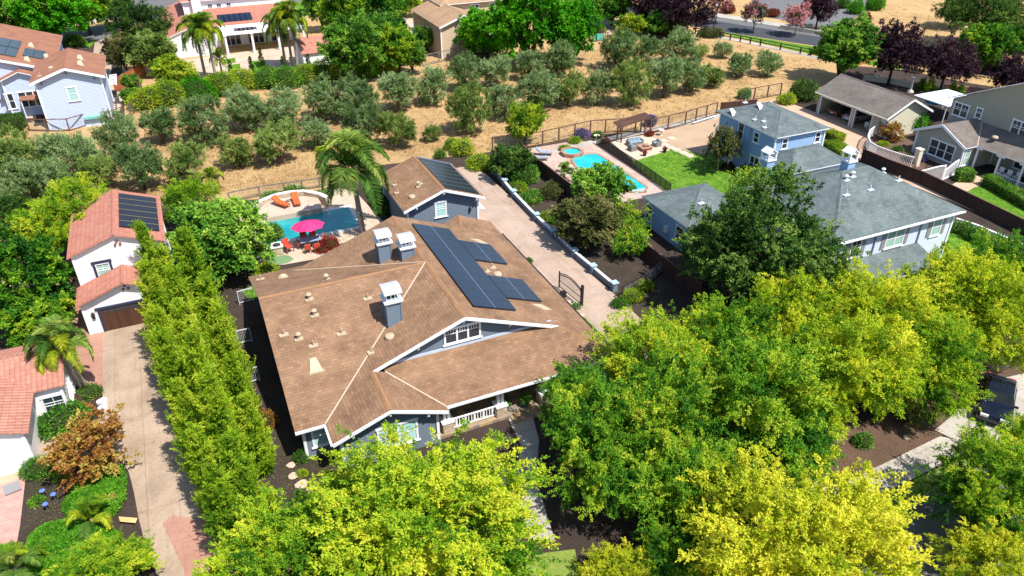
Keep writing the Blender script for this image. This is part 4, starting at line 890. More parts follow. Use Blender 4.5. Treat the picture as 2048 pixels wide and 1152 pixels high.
# upper storey
ux0, ux1, uy0, uy1, uz = 3.6*1.2, 18.2*1.2, 125.2*1.2, 134*1.2, 5.2*1.2
hip_roof(mm, ux0-.5, ux1+.5, uy0-.5, uy1+.5, uz+.9, .36, 'tile'); walls([(ux0,uy0,uz+.9),(ux1,uy0,uz+.9),(ux1,uy1,uz+.9),(ux0,uy1,uz+.9)], mm, 'stucco')
m = MB(); cx_ = P(400,30,6)[0]; m.box(cx_-.75, cx_+.75, uy0-1.0, uy0+.3, 2, 9.5); m.build('chimney', M['stucco'], mm)
for u in (424, 443, 464): window(mm, '-y', P(u,20,6)[0], uy0, 5.0, .7, 1.3, 1, 2, muntins=1, cw=.05, sill=False)
for (u0, u1, v) in ((443,512,51),):
    for i in range(6):
        p = P(u0+i*11, v-i*1.5, 4.6); m = MB(); b = ya+.9+1.3
        pz = lambda yy: zl+2.6*(yy-ya)/(yb-ya)+.16
        a0 = p.x; pts = [Vector((a,b_,pz(b_))) for (a,b_) in ((a0,ya+1.0),(a0+1.15,ya+1.0),(a0+1.15,ya+3.2),(a0,ya+3.2))]
        m.add(pts+[q-Vector((0,0,.08)) for q in pts], [(0,1,2,3),(0,4,5,1),(1,5,6,2),(2,6,7,3),(3,7,4,0)]); m.build('solar_panel', M['solar'], mm)
# flat patio cover with columns
px0, px1, py0, py1, pz_ = 7.6*1.2, 19*1.2, 115.2*1.2, 120.6*1.2, 2.75*1.2
m = MB(); m.box(px0, px1, py0, py1, pz_, pz_+.3); m.build('patio_roof', M['stucco'], mm)
for i in range(4):
    x = px0+.3+i*(px1-px0-.6)/3; m = MB(); m.tube((x,py0+.3,0),(x,py0+.3,pz_),.22,.18,10); m.box(x-.3,x+.3,py0,py0+.6,pz_-.12,pz_); m.build('column', M['white'], mm)
for i in range(3): window(mm, '-y', px0+2+i*4, ya+.5, .15, 2.6, 2.2, 3, 1, sill=False)
for i in range(5):
    a0 = P(470+i*9,66,pz_)[0]; m = MB(); m.box(a0, a0+.95, py0+1.2, py0+3.2, pz_+.32, pz_+.42); m.build('solar_panel', M['solar'], mm)
# casita
cs = root('tile_roof_casita', S(18,104,0), 'small white pool house with brown-red barrel tile roof beside the palms', 'pool house')
cx0, cx1, cy0, cy1 = 16.0*1.2, 20.9*1.2, 102.6*1.2, 109.5*1.2
gable_roof(cs, cx0, cx1, cy0, cy1, 2.3*1.2, .38, 'tile2', axis='x', trim='tile2'); gable_walls(cs, cx0+.3, cx1-.3, cy0+.3, cy1-.3, 2.3*1.2+.1, .38, 'stucco', axis='x')
# gatehouse wall left of casita
# ------------------------------------------------------------------ tan house, top centre
th = root('tan_house', S(38,112,0), 'tan lap-sided house with a light brown gable roof, behind the orchard', 'house')
x0, x1, y0, y1, ze = 34.6*1.2, 42.2*1.2, 100.6*1.2, 113.5*1.2, 4.35*1.2
r, zr = gable_roof(th, x0, x1, y0, y1, ze, .36, 'shingle_tan'); gable_walls(th, x0+.4, x1-.4, y0+.5, y1-.4, ze+.12, .36, 'siding_tan')
xc = (x0+x1)/2
for (p, q) in (((x0,y0,ze),(xc,y0,zr)), ((xc,y0,zr),(x1,y0,ze))): rake(th, p, q, w=.28)
window(th, '-y', xc, y0+.5, 4.9, .5, .75, 1, 1); window(th, '-x', x0+.4, y0+9, 1.2, 1.8, 1.6, 2, 2)
hip_roof(th, 37.5*1.2, 52*1.2, 108.5*1.2, 118*1.2, 5.6*1.2, .35, 'shingle_tan'); walls([(38*1.2,109*1.2,5.7*1.2),(51.5*1.2,109*1.2,5.7*1.2),(51.5*1.2,117.5*1.2,5.7*1.2),(38*1.2,117.5*1.2,5.7*1.2)], th, 'siding_tan')
window(th, '-y', 43.2*1.2, 109*1.2, 5.0, 1.5, 1.1, 2, 2); window(th, '-y', 46*1.2, 109*1.2, 5.0, .9, 1.1, 1, 2)
# ------------------------------------------------------------------ blue houses on the right
def K2(a, k): return 1.2*k*a
bh = root('light_blue_house', S(44,36,0), 'light blue house with a wide blue-grey hip roof, white wall windows and grey shutters', 'house')
k = .9875; x0, x1, y0, y1 = [K2(a, k) for a in (37.89, 50.41, 31.43, 41.45)]; ze = 1.2*(28-k*24)
r, zr = hip_roof(bh, x0, x1, y0, y1, ze, .49, 'shingle_grey')
walls([(x0+.5,y0+.5,ze),(x1-.5,y0+.5,ze),(x1-.5,y1-.5,ze),(x0+.5,y1-.5,ze)], bh, 'siding_light')
for (u, w_, un) in ((1708,.95,1),(1787,1.9,2),(1869,.95,1)):
    # wall line y0+.5 : slide along the ray
    d = RT*(u-1024)+DN*(485+(1787-u)*.25-576)+FW*FPX; t = (y0+.5)/d.y
    window(bh, '-y', d.x*t, y0+.5, ze-2.05, w_, 1.5, un, 2, glass='glass_green' if u > 1740 else 'glass', shutters='grey', muntins=1 if u < 1740 else 0)
m = MB(); m.tube((x0+5.2,y0+.42,ze-.3),(x0+5.2,y0+.42,2),.06); m.tube((x1-4.4,y0+.42,ze-.3),(x1-4.4,y0+.42,2),.06); m.build('downspout', M['bluegrey'], bh)
m = MB(); m.box(x0-.02,x1+.02,y0-.12,y0-.01,ze-.16,ze-.02); m.build('gutter', M['trim'], bh)
roof_obj([[(x0+1.6,y0-2.2,1.9),(x1-4.2,y0-2.2,1.9),(x1-4.2,y0+.52,2.75),(x0+1.6,y0+.52,2.75)]], bh, 'shingle_grey', name='porch_roof')
for i in range(4):
    x = x0+2+i*2.9; m = MB(); m.box(x-.12,x+.12,y0-1.95,y0-1.7,0,1.8); m.build('porch_post', M['trim'], bh)
def on_roof(x, y, X0=x0, X1=x1, Y0=y0, Y1=y1, Z=ze): return Z+.49*min(x-X0, X1-x, y-Y0, Y1-y)
for (u, v, kd) in ((1566,500,0),(1693,385,0),(1741,375,0),(1704,355,1),(1692,360,1),(1766,343,1),(1796,362,0)):
    z = ze+1.5
    for _ in range(6): q = P(u, v, z); z = on_roof(q.x, q.y)
    if z > ze: pipe_vent(bh, q.x, q.y, z, kind=kd, m='vent_grey')
def lattice_chimney(parent, u, v, w, zt, sid, zb):
    q = P(u, v, zt); x, y = q.x, q.y; m = MB(); m.box(x-w/2, x+w/2, y-w/2, y+w/2, zb, zt-1.0); c = m.build('chimney', M[sid], parent)
    m = MB(); m.box(x-w/2-.1, x+w/2+.1, y-w/2-.1, y+w/2+.1, zt-1.0, zt-.88)
    for a in (-1, 1):
        for b in (-1, 1): m.box(x+a*w/2-.07, x+a*w/2+.07, y+b*w/2-.07, y+b*w/2+.07, zt-.9, zt-.2)
    for b in (-1, 1):
        m.add([(x-w/2-.1,y+b*w/2,zt-.25),(x+w/2+.1,y+b*w/2,zt-.25),(x,y+b*w/2,zt+.2),(x-w/2-.1,y+b*w/2-.08*b,zt-.25),(x+w/2+.1,y+b*w/2-.08*b,zt-.25),(x,y+b*w/2-.08*b,zt+.2)], [(0,1,2),(5,4,3),(0,3,4,1),(1,4,5,2),(2,5,3,0)])
    for s in (-1, 1): m.obox((x+s*w*.28, y, zt+.02), (w*.34, 0, -s*.2), (0, w/2+.1, 0), (s*.02, 0, .03))
    m.build('crown', M['trim'], c)
lattice_chimney(bh, 1703, 300, .85, zr+1.3, 'siding_sky', zr-1.2)
b2 = root('blue_two_storey_house', S(50,51,0), 'sky blue two-storey house with low blue-grey hip roof', 'house')
k = 23.4/23; X0, X1, Y0, Y1 = [K2(a, k) for a in (46.0, 52.24, 46.73, 54.89)]; ZE = 4.6*1.2
r, ZR = hip_roof(b2, X0, X1, Y0, Y1, ZE, .33, 'shingle_grey')
walls([(X0+.4,Y0+.4,ZE),(X1-.4,Y0+.4,ZE),(X1-.4,Y1-.4,ZE),(X0+.4,Y1-.4,ZE)], b2, 'siding_sky')
def wall_pt(u, v, ax, val):
    d = RT*(u-1024)+DN*(v-576)+FW*FPX; t = val/(d.x if ax == 'x' else d.y); return Vector((d.x*t, d.y*t, CAMH+d.z*t))
for (u, v, w_, h_) in ((1482,262,.8,1.7),(1513,275,.7,1.0)):
    q = wall_pt(u, v, 'x', X0+.4); window(b2, '-x', X0+.4, q.y, q.z-h_/2, w_, h_, 1, 2)
q = wall_pt(1508, 328, 'x', X0+.4); window(b2, '-x', X0+.4, q.y, max(.4, q.z-.8), 1.3, 1.6, 2, 2)
for (u, v) in ((1569,287),(1635,274)):
    q = wall_pt(u, v, 'y', Y0+.4); window(b2, '-y', q.x, Y0+.4, q.z-.5, .6, 1.0, 1, 2)
for (u, v, kd) in ((1467,228,2),(1521,215,2),(1510,240,0),(1528,243,0),(1530,256,0),(1490,205,0)):
    z = ZE+.6
    for _ in range(6): q = P(u, v, z); z = ZE+.33*max(0, min(q.x-X0, X1-q.x, q.y-Y0, Y1-q.y))
    pipe_vent(b2, q.x, q.y, z, kind=kd, m='vent_grey')
m = MB(); q = wall_pt(1495, 300, 'x', X0+.36); m.tube((X0+.34,q.y,ZE-.2),(X0+.34,q.y,0),.05); m.build('downspout', M['bluegrey'], b2)
lx0, lx1, ly0, ly1, lz = 45.6*1.2, 52.2*1.2, 43.9*1.2, 48.0*1.2, 2.85*1.2
hip_roof(b2, lx0, lx1, ly0, ly1, lz, .62, 'shingle_grey', name='low_roof'); walls([(lx0+.35,ly0+.35,lz),(lx1-.35,ly0+.35,lz),(lx1-.35,ly1,lz),(lx0+.35,ly1,lz)], b2, 'siding_light')
lattice_chimney(b2, 1540, 300, .95, 6.1, 'siding_sky', 0)
ph = root('blue_pool_pavilion', S(35,43,0), 'small blue pool pavilion with grey hip roof at the end of the pool', 'pool house')
x0, x1, y0, y1, ze = 32.35*1.2, 38.6*1.2, 39.85*1.2, 46.15*1.2, 2.45*1.2
r, zr = hip_roof(ph, x0, x1, y0, y1, ze, .36, 'shingle_grey'); walls([(x0+.4,y0+.4,ze),(x1-.4,y0+.4,ze),(x1-.4,y1-.4,ze),(x0+.4,y1-.4,ze)], ph, 'siding_sky')
for (u, v, w_) in ((1298,428,.85),(1358,474,.95)):
    q = wall_pt(u, v, 'x', x0+.4); window(ph, '-x', x0+.4, q.y, .75, w_, 1.45, 1, 2)
pipe_vent(ph, x0+3.0, y0+2.4, ze+.36*2.4, kind=0, m='vent_grey')
q = wall_pt(1331, 478, 'x', x0+.3); m = MB(); m.box(x0+.1, x0+.4, q.y-.25, q.y+.25, .9, 1.5); m.build('meter_box', M['vent_grey'], ph)
# ------------------------------------------------------------------ taupe garage and house, top right
tg = root('taupe_garage', S(68,56,0), 'cream and taupe garage with two open bays showing parked cars', 'garage')
x0, x1, y0, y1, ze = 65.25*1.2, 71.8*1.2, 51.6*1.2, 61.7*1.2, 2.4*1.2
gable_roof(tg, x0, x1, y0, y1, ze, .5, 'shingle_taupe'); zr = ze+.5*(x1-x0)/2; xc = (x0+x1)/2
wx = x0+.42; o = root('tmp', (0,0,0), '', '')
bpy.data.objects.remove(o)
m = MB(); m.add([(x0+.4,y0+.5,0),(x1-.4,y0+.5,0),(x1-.4,y0+.5,ze+.08),(xc,y0+.5,zr-.1),(x0+.4,y0+.5,ze+.08)], [(0,1,2,3,4)])
m.add([(x0+.4,y1-.4,0),(x1-.4,y1-.4,0),(x1-.4,y1-.4,ze+.08),(xc,y1-.4,zr-.1),(x0+.4,y1-.4,ze+.08)], [(4,3,2,1,0)])
m.add([(x1-.4,y0+.5,0),(x1-.4,y1-.4,0),(x1-.4,y1-.4,ze+.08),(x1-.4,y0+.5,ze+.08)], [(0,1,2,3)])
m.build('wall', M['siding_cream'], tg)
def wy(u, v): return wall_pt(u, v, 'x', wx).y
ys = [y1-.4, wy(1640,225)+.2, wy(1696,251), wy(1704,255), wy(1736,268), wy(1757,274), wy(1768,280)]
m = MB(); top = ze-.45
for (a, b) in ((ys[0], ys[1]), (ys[2], ys[3]), (ys[4], ys[5]), (ys[6], y0+.5)): m.box(wx-.02, wx+.2, min(a,b), max(a,b), 0, top)
m.box(wx-.02, wx+.2, y0+.5, y1-.4, top, ze+.05); m.build('front_wall', M['siding_taupe'], tg)
m = MB(); m.box(wx+.02, wx+.12, ys[6], ys[5], 0, top-.1); dd = m.build('side_door', M['trim'], tg)
m = MB()
for (a, b) in ((ys[1], ys[2]), (ys[3], ys[4]), (ys[5], ys[6])):
    lo, hi = min(a,b), max(a,b); m.box(wx-.06, wx, lo-.1, lo, 0, top+.1); m.box(wx-.06, wx, hi, hi+.1, 0, top+.1); m.box(wx-.06, wx, lo, hi, top, top+.1)
m.build('door_casing', M['trim'], tg)
m = MB(); m.box(wx, x1-.42, y0+.52, y1-.42, .02, .05); m.build('garage_floor', M['drive_l'], tg)
m = MB(); m.tube((x0-.05, y0, ze-.08), (x0-.05, y1, ze-.08), .07, .07); m.build('gutter', M['siding_cream'], tg)
rake(tg, (x0,y0,ze), (xc,y0,zr), w=.26); rake(tg, (xc,y0,zr), (x1,y0,ze), w=.26)
tt = root('taupe_house', S(74,44,0), 'tall taupe lap-sided house with grey-brown roofs and a white-trimmed porch, at the right edge', 'house')
wxx = 70*1.2; zA, yA, zB, yB = 4.85*1.2, 48.9*1.2, 9.0*1.2, 40.4*1.2
m = MB(); m.add([(wxx,yA-.4,0),(wxx,yB,0),(wxx,yB,zB-.2),(wxx,yA-.4,zA)], [(0,3,2,1)]); m.add([(wxx,yB,0),(wxx,yB-12,0),(wxx,yB-12,3),(wxx,yB,zB-.2)], [(0,3,2,1)])
m.add([(wxx,yA-.4,0),(wxx+14,yA-.4,0),(wxx+14,yA-.4,zA),(wxx,yA-.4,zA)], [(3,2,1,0)]); m.build('wall', M['siding_taupe'], tt)
roof_obj([[(wxx-.5,yA,zA),(wxx+14,yA,zA),(wxx+14,yB,zB),(wxx-.5,yB,zB)], [(wxx-.5,yB,zB),(wxx+14,yB,zB),(wxx+14,yB-10,zB-5),(wxx-.5,yB-10,zB-5)]], tt, 'shingle_taupe', name='roof')
for (u, v, w_, h_, un) in ((1922,220,1.75,1.35,2),(1958,226,.6,1.0,1),(2040,258,1.9,1.5,2)):
    q = wall_pt(u, v, 'x', wxx); window(tt, '-x', wxx, q.y, q.z-h_/2, w_, h_, un, 2, muntins=1)
gx0, gy0, gy1, gz = 65.25*1.2, 42.6*1.2, 48.35*1.2, 2.4*1.2; gyc = (gy0+gy1)/2; gzr = gz+.47*(gy1-gy0)/2
pz1 = gz+.47*2.3; px_ = 66.85*1.2
roof_obj([[(gx0,gy1,gz),(gx0,gyc,gzr),(wxx,gyc,gzr),(wxx,gy1,gz)], [(gx0,gy0,gz),(px_,gy0,gz),(wxx,gyc-.6,gzr-.28),(wxx,gyc,gzr),(gx0,gyc,gzr)]], tt, 'shingle_taupe')
roof_obj([[(px_,gy0,gz),(px_,30*1.2,gz),(wxx,30*1.2,gz+1.4),(wxx,gyc-.6,gzr-.28)]], tt, 'shingle_taupe', name='porch_roof', valleys=[((px_,gy0,gz),(wxx,gyc-.6,gzr-.28))])
walls([(gx0+.4,gy0+.35,gz),(gx0+.4,gyc,gzr-.12),(gx0+.4,gy1-.35,gz),(wxx,gy1-.35,gz),(wxx,gy0+.35,gz)], tt, 'siding_taupe')
rk = MB(); rk.bar((gx0-.03,gy1,gz-.1),(gx0-.03,gyc,gzr-.1),.08,.28); rk.bar((gx0-.03,gy0,gz-.1),(gx0-.03,gyc,gzr-.1),.08,.28); rk.build('bargeboard', M['trim'], tt)
q = wall_pt(1882, 303, 'x', gx0+.4); window(tt, '-x', gx0+.4, q.y, .75, 3.1, 1.7, 3, 2)
window(tt, '-y', gx0+1.15, gy0+.35, .7, .7, 1.6, 1, 2, glass='glass_green')
for i in range(5):
    y = gy0-.15-i*2.7; m = MB(); m.box(px_+.05, px_+.22, y-.09, y+.09, 0, gz-.1); m.box(px_+.1, px_+.16, y-.5, y+.5, gz-.35, gz-.15); m.build('porch_post', M['trim'], tt)
m = MB(); m.box(px_+.1, px_+.18, gy0-13, gy0-2.9, .75, .83); m.box(px_+.1, px_+.18, gy0-13, gy0-2.9, .1, .16)
for i in range(50): m.box(px_+.12, px_+.16, gy0-2.9-i*.2-.05, gy0-2.9-i*.2, .16, .75)
m.build('railing', M['trim'], tt)
for i in range(2): window(tt, '-x', wxx-.02, gy0-4.0-i*5, .7, 3.2, 1.4, 3, 2)
for (u, v, kd) in ((1932,258,2),(1990,275,3)):
    q = P(u, v, gz+1.0); pipe_vent(tt, q.x, q.y, gz+1.0, kind=kd)
m = MB(); q = P(1895,195,2.6); m.box(q.x-3.2, q.x+3.2, q.y-2.6, q.y+2.6, 2.5, 2.62)
aw = m.build('pergola_awning', m_var('pale_awning', (.6,.68,.76), (.72,.78,.84), 1, .6), None); tag(aw, 'flat pale awning roof on posts behind the taupe garage', 'awning')
m = MB()
for a in (-3, 3):
    for b in (-2.4, 2.4): m.tube((q.x+a, q.y+b, 0), (q.x+a, q.y+b, 2.5), .07)
m.build('awning_post', M['trim'], aw)
# ------------------------------------------------------------------ fences and low walls
def post_fence(name, pts, label, cat='fence', h=1.25, gap=2.4, m='post', kind='mesh', group=None, pw=.07, z=0, px=True, rails=(1.0,)):
    "posts with rails along a line; each post, rail run and panel is a part"
    q = [Vector((*P(a, b, z)[:2], z)) if px else Vector((a, b, z)) for a, b in pts]
    fo = root(name, q[0], label, cat, group)
    for i in range(len(q)-1):
        a, b = q[i], q[i+1]; L = (b-a).length; n = max(1, round(L/gap)); d = (b-a)/L; sd = Vector((-d.y, d.x, 0))
        for k in range(n+(i == len(q)-2)):
            p = a+(b-a)*k/n; mb = MB(); mb.box(p.x-pw, p.x+pw, p.y-pw, p.y+pw, z, z+h); mb.build('post', M[m], fo)
        for r in rails:
            mb = MB(); mb.bar(a+Vector((0,0,h*r)), b+Vector((0,0,h*r)), pw*1.5, pw*1.3); mb.build('rail', M[m], fo)
        if kind == 'mesh':
            mb = MB(); nn_ = max(2, int(L/.45))
            for k in range(nn_+1): p = a+(b-a)*k/nn_; mb.bar(p+Vector((0,0,.05)), p+Vector((0,0,h*.97)), .012, .012)
            for k in range(6): mb.bar(a+Vector((0,0,h*(.08+.16*k))), b+Vector((0,0,h*(.08+.16*k))), .01, .01)
            w_ = mb.build('wire_mesh', M['grey'], fo); w_['kind'] = 'stuff'
            mb = MB(); mb.bar(a+Vector((0,0,.1)), b+Vector((0,0,.1)), .05, .12); mb.build('kickboard', M[m], fo)
        if kind == 'screen':
            mb = MB(); mb.obox((a+b)/2+Vector((0,0,h*.5)), d*L/2, sd*.006, Vector((0,0,h*.47))); mb.build('mesh_panel', M['screen'], fo)
        if kind == 'board':
            mb = MB(); mb.obox((a+b)/2+Vector((0,0,h*.5)), d*L/2, sd*.035, Vector((0,0,h*.48))); mb.build('board_panel', M[m], fo)
            mb = MB(); mb.bar(a+Vector((0,0,h*.99)), b+Vector((0,0,h*.99)), .14, .04); mb.build('cap_rail', M['post'], fo)
    return fo
post_fence('wire_fence', [(985,302),(1040,297),(1085,290),(1180,268),(1240,264),(1300,266),(1370,249),(1432,230)], 'brown post and wire fence along the foot of the orchard, behind the bright pool', h=1.75)
post_fence('wire_fence', [(1480,205),(1560,190)], 'short run of brown wire fence behind the sky blue house', h=1.75)
post_fence('wire_fence', [(60,262),(95,263),(140,262),(180,250),(225,246),(262,232),(290,210)], 'dark brown wire fence in front of the pale blue house', h=1.6)
post_fence('wire_fence', [(460,405),(520,392),(570,385),(640,375),(740,345)], 'low grey wire fence above the orange loungers', h=1.1, m='post_grey')
post_fence('wire_fence', [(845,132),(878,125),(912,118),(943,110)], 'grey post fence beside the tan house', h=1.7, m='post_grey', gap=2.6)
post_fence('board_fence', [(1300,70),(1338,72),(1375,62)], 'dark board fence behind the rounded bushes at the top', h=1.6, kind='board', m='fence', rails=())
post_fence('wire_fence', [(1186,84),(1215,80),(1300,70)], 'thin dark fence beside the far swimming pool', h=1.4)
post_fence('rail_fence', [(1390,68),(1440,77),(1480,84),(1520,92),(1560,100),(1600,108),(1640,116),(1680,125)], 'black split rail fence beside the path and the road', h=1.15, gap=2.6, m='black', kind='rail', rails=(.55,.95), pw=.09)
post_fence('board_fence', [(1047,318),(1075,345),(1150,405),(1215,440)], 'dark brown board fence on the near side of the bright pool', h=1.7, kind='board', m='fence', rails=())
post_fence('board_fence', [(1280,510),(1345,562),(1400,600)], 'dark brown board fence beside the pool pavilion', h=1.6, kind='board', m='fence', rails=())
post_fence('board_fence', [(1722,322),(1775,345),(1838,368),(1900,398),(2060,478),(2200,545)], 'long dark board fence along the salmon driveway at the right', h=1.5, kind='board', m='fence', rails=())
post_fence('board_fence', [(1760,95),(1870,120),(2060,165)], 'brown board fence behind the purple plum trees', h=1.8, kind='board', m='fence', rails=())
post_fence('board_fence', [(1690,140),(1745,122)], 'short orange board fence beside the plum trees', h=1.7, kind='board', m='fence_orange', rails=())
post_fence('board_fence', [(1440,228),(1510,222)], 'dark board fence behind the sky blue house', h=1.6, kind='board', m='fence', rails=())
post_fence('board_fence', [(232,186),(255,172),(292,150)], 'orange cedar fence beside the pale blue house', h=2.0, kind='board', m='fence_orange', rails=())
post_fence('board_fence', [(284,178),(288,210)], 'narrow weathered board fence beside the bright hedge', h=2.1, kind='board', m='fence_weathered', rails=())
post_fence('board_fence', [(1880,130),(1960,148)], 'weathered boards behind the middle plum tree', h=1.0, kind='board', m='fence', rails=())
post_fence('pool_fence', [(1193,288),(1225,310),(1290,352),(1340,388)], 'low black mesh pool fence between the bright pool and the lawn', h=1.2, gap=1.0, m='black', pw=.025, kind='screen')
post_fence('wire_fence', [(1243,600),(1290,575),(1325,545)], 'grey wire fence across the dark planting bed', h=1.3, m='black', pw=.05)
# side-yard gates left of the main house
for (u, v, u2, v2, lb) in ((480,610,508,602,'upper of the two pale metal gates beside the main house'), (492,770,520,762,'lower of the two pale metal gates beside the main house'), (478,690,505,684,'middle pale metal gate beside the main house')):
    a, b = P(u, v), P(u2, v2); g = root('side_gate', a, lb, 'gate', 'pale gates beside the main house'); m = MB()
    m.bar(a, a+Vector((0,0,1.3)), .06, .06); m.bar(b, b+Vector((0,0,1.3)), .06, .06); m.bar(a+Vector((0,0,1.28)), b+Vector((0,0,1.28)), .06, .06); m.bar(a+Vector((0,0,.2)), b+Vector((0,0,.2)), .05, .05); m.build('gate_frame', M['vent_grey'], g)
    m = MB()
    for i in range(1, 9): p = a.lerp(b, i/9); m.bar(p+Vector((0,0,.2)), p+Vector((0,0,1.25)), .015, .015)
    m.build('bars', M['vent_grey'], g)
# low driveway wall with blue caps
lw = root('low_wall', (29.9, 60, 0), 'low dark wall with blue-capped pillars along the pink-beige driveway', 'wall')
ya, yb = 39.0, 75.5; pts_ = [(30.6,72.5),(30.0,66),(29.75,60),(29.7,52),(30.0,45.5)]
for i in range(len(pts_)-1):
    a, b = Vector((*pts_[i], 0)), Vector((*pts_[i+1], 0)); m = MB(); m.bar(a+Vector((0,0,.3)), b+Vector((0,0,.3)), .2, .6); m.build('wall_run', M['siding_blue'], lw)
    m = MB(); m.bar(a+Vector((0,0,.63)), b+Vector((0,0,.63)), .28, .07); m.build('coping', M['vent_grey'], lw)
for (x, y) in pts_+[(29.72,56.2),(29.8,48.8),(30.3,69)]:
    m = MB(); m.box(x-.22, x+.22, y-.22, y+.22, 0, .8); pl = m.build('pillar', M['siding_blue'], lw); m = MB(); m.box(x-.3, x+.3, y-.3, y+.3, .8, .88); m.build('cap', m_var('blue_cap', (.3,.42,.52), (.4,.52,.62), 3), pl)
# iron driveway gate, half open
ga, gb = P(1118,575,.1), P(1163,612,.1); d = (gb-ga); L = d.length; d.normalize()
gt = root('iron_gate', ga, 'black arched wrought-iron gate standing open beside the driveway', 'gate')
m = MB()
for p in (ga, gb): m.bar(p, p+Vector((0,0,1.6)), .09, .09)
N = 10; H = lambda t: 1.25+.55*math.sin(math.pi*(.1+.8*t))
for off in (0, -.16):
    for i in range(N): t0, t1 = i/N, (i+1)/N; m.bar(ga+d*L*t0+Vector((0,0,H(t0)+off)), ga+d*L*t1+Vector((0,0,H(t1)+off)), .05, .05)
m.bar(ga+Vector((0,0,.15)), gb+Vector((0,0,.15)), .05, .05); m.bar(ga+Vector((0,0,.75)), gb+Vector((0,0,.75)), .04, .04)
m.build('gate_frame', M['black'], gt); m = MB()
for i in range(1, 22): t = i/22; p = ga+d*L*t; m.bar(p+Vector((0,0,.15)), p+Vector((0,0,H(t))), .018, .018)
m.build('bars', M['black'], gt)
m = MB(); m.bar(gb+Vector((.05,.1,-.1)), gb+Vector((.05,.1,1.9)), .2, .2); m.build('post', M['black'], gt)
m = MB(); m.box(ga.x-.5, ga.x-.1, ga.y-1.5, ga.y-1.1, 0, .5); m.build('gate_motor', M['black'], gt)
# white curved railing and arched white gates (right)
rf = root('white_railing', P(1730,290), 'white curved picket railing round the raised garden at the taupe house', 'railing')
cur = [(1765,268),(1748,270),(1736,279),(1731,292),(1736,304),(1750,313),(1775,322),(1800,330),(1823,336)]
cp = [P(a, b, .35) for a, b in cur]
def rail_line(pts_, h, step, mat_, parent):
    m = MB(); mp = MB()
    for i in range(len(pts_)-1):
        a, b = pts_[i], pts_[i+1]; m.bar(a+Vector((0,0,h)), b+Vector((0,0,h)), .12, .08); m.bar(a+Vector((0,0,.12)), b+Vector((0,0,.12)), .06, .06)
        n = max(1, int((b-a).length/step))
        for k in range(n): p = a.lerp(b, k/n); mp.bar(p+Vector((0,0,.1)), p+Vector((0,0,h)), .045, .045)
    for i in range(len(pts_)-1): m = MB(); m.bar(pts_[i]+Vector((0,0,h)), pts_[i+1]+Vector((0,0,h)), .12, .08); m.build('top_rail', mat_, parent)
    m = MB()
    for i in range(len(pts_)-1): m.bar(pts_[i]+Vector((0,0,.12)), pts_[i+1]+Vector((0,0,.12)), .06, .06)
    m.build('bottom_rail', mat_, parent); w_ = mp.build('pickets', mat_, parent); w_['kind'] = 'stuff'
rail_line(cp, 1.25, .16, M['white'], rf)
m = MB(); m.prism([(p.x, p.y) for p in cp]+[(P(1838,330)[0], P(1838,330)[1]), (P(1790,272)[0], P(1790,272)[1])], 0, .35); m.build('raised_bed', M['mulch_brown'], rf)
wp = P(1830,332); m = MB(); m.box(wp.x-.3, wp.x+.3, wp.y-.3, wp.y+.3, 0, 2.0); m.box(wp.x-.38, wp.x+.38, wp.y-.38, wp.y+.38, 2.0, 2.12); gpil = m.build('gate_pillar', M['stucco_cream']); tag(gpil, 'cream pillar between the white railing and the white gates', 'pillar')
for (u0, v0, u1, v1, lb, rise) in ((1831,364,1882,361,'larger left leaf of the white arched driveway gate', 1), (1884,361,1908,350,'smaller right leaf of the white arched driveway gate', 1)):
    a, b = P(u0, v0), P(u1, v1); g = root('arched_gate', a, lb, 'gate', 'white arched gates'); m = MB(); N = 10; hh = lambda t: 1.25+.5*math.sin(math.pi*.5*t)**1.5
    for i in range(N): m.bar(a.lerp(b, i/N)+Vector((0,0,hh(i/N))), a.lerp(b, (i+1)/N)+Vector((0,0,hh((i+1)/N))), .12, .12)
    for p, t in ((a, 0), (b, 1)): m.bar(p, p+Vector((0,0,hh(t)+.1)), .14, .14)
    m.bar(a+Vector((0,0,.12)), b+Vector((0,0,.12)), .12, .14); m.build('gate_frame', M['white'], g); m = MB()
    n = int((b-a).length/.11)
    for i in range(1, n): p = a.lerp(b, i/n); m.bar(p+Vector((0,0,.12)), p+Vector((0,0,hh(i/n))), .03, .03)
    m.build('pickets', M['white'], g)['kind'] = 'stuff'
rw = MB(); q = [P(1725,160), P(1785,168), P(1822,176)]
for i in range(2): rw.bar(q[i]+Vector((0,0,.35)), q[i+1]+Vector((0,0,.35)), .3, .7); rw.bar(q[i]+Vector((0,0,.75)), q[i+1]+Vector((0,0,.75)), .5, .12)
tag(rw.build('garden_wall', M['stucco_cream']), 'cream garden wall behind the taupe garage', 'wall')
rw = MB(); q = [P(1885,178), P(1980,190), P(2060,200)]
for i in range(2): rw.bar(q[i]+Vector((0,0,.4)), q[i+1]+Vector((0,0,.4)), .3, .8)
tag(rw.build('garden_wall', M['redstone']), 'reddish brick garden wall below the last plum tree', 'wall')
rw = MB(); q = [P(1560,57), P(1655,72), P(1700,85)]
for i in range(2): rw.bar(q[i]+Vector((0,0,.35)), q[i+1]+Vector((0,0,.35)), .25, .7)
tag(rw.build('retaining_wall', M['stucco_cream']), 'low pale retaining wall at the foot of the grey bank', 'wall')
rw = MB(); q = [P(1910,445), P(1950,458), P(2060,505)]
for i in range(2): rw.bar(q[i]+Vector((0,0,.25)), q[i+1]+Vector((0,0,.25)), .25, .5)
tag(rw.build('garden_wall', M['white']), 'low white garden wall below the white rose bushes', 'wall')
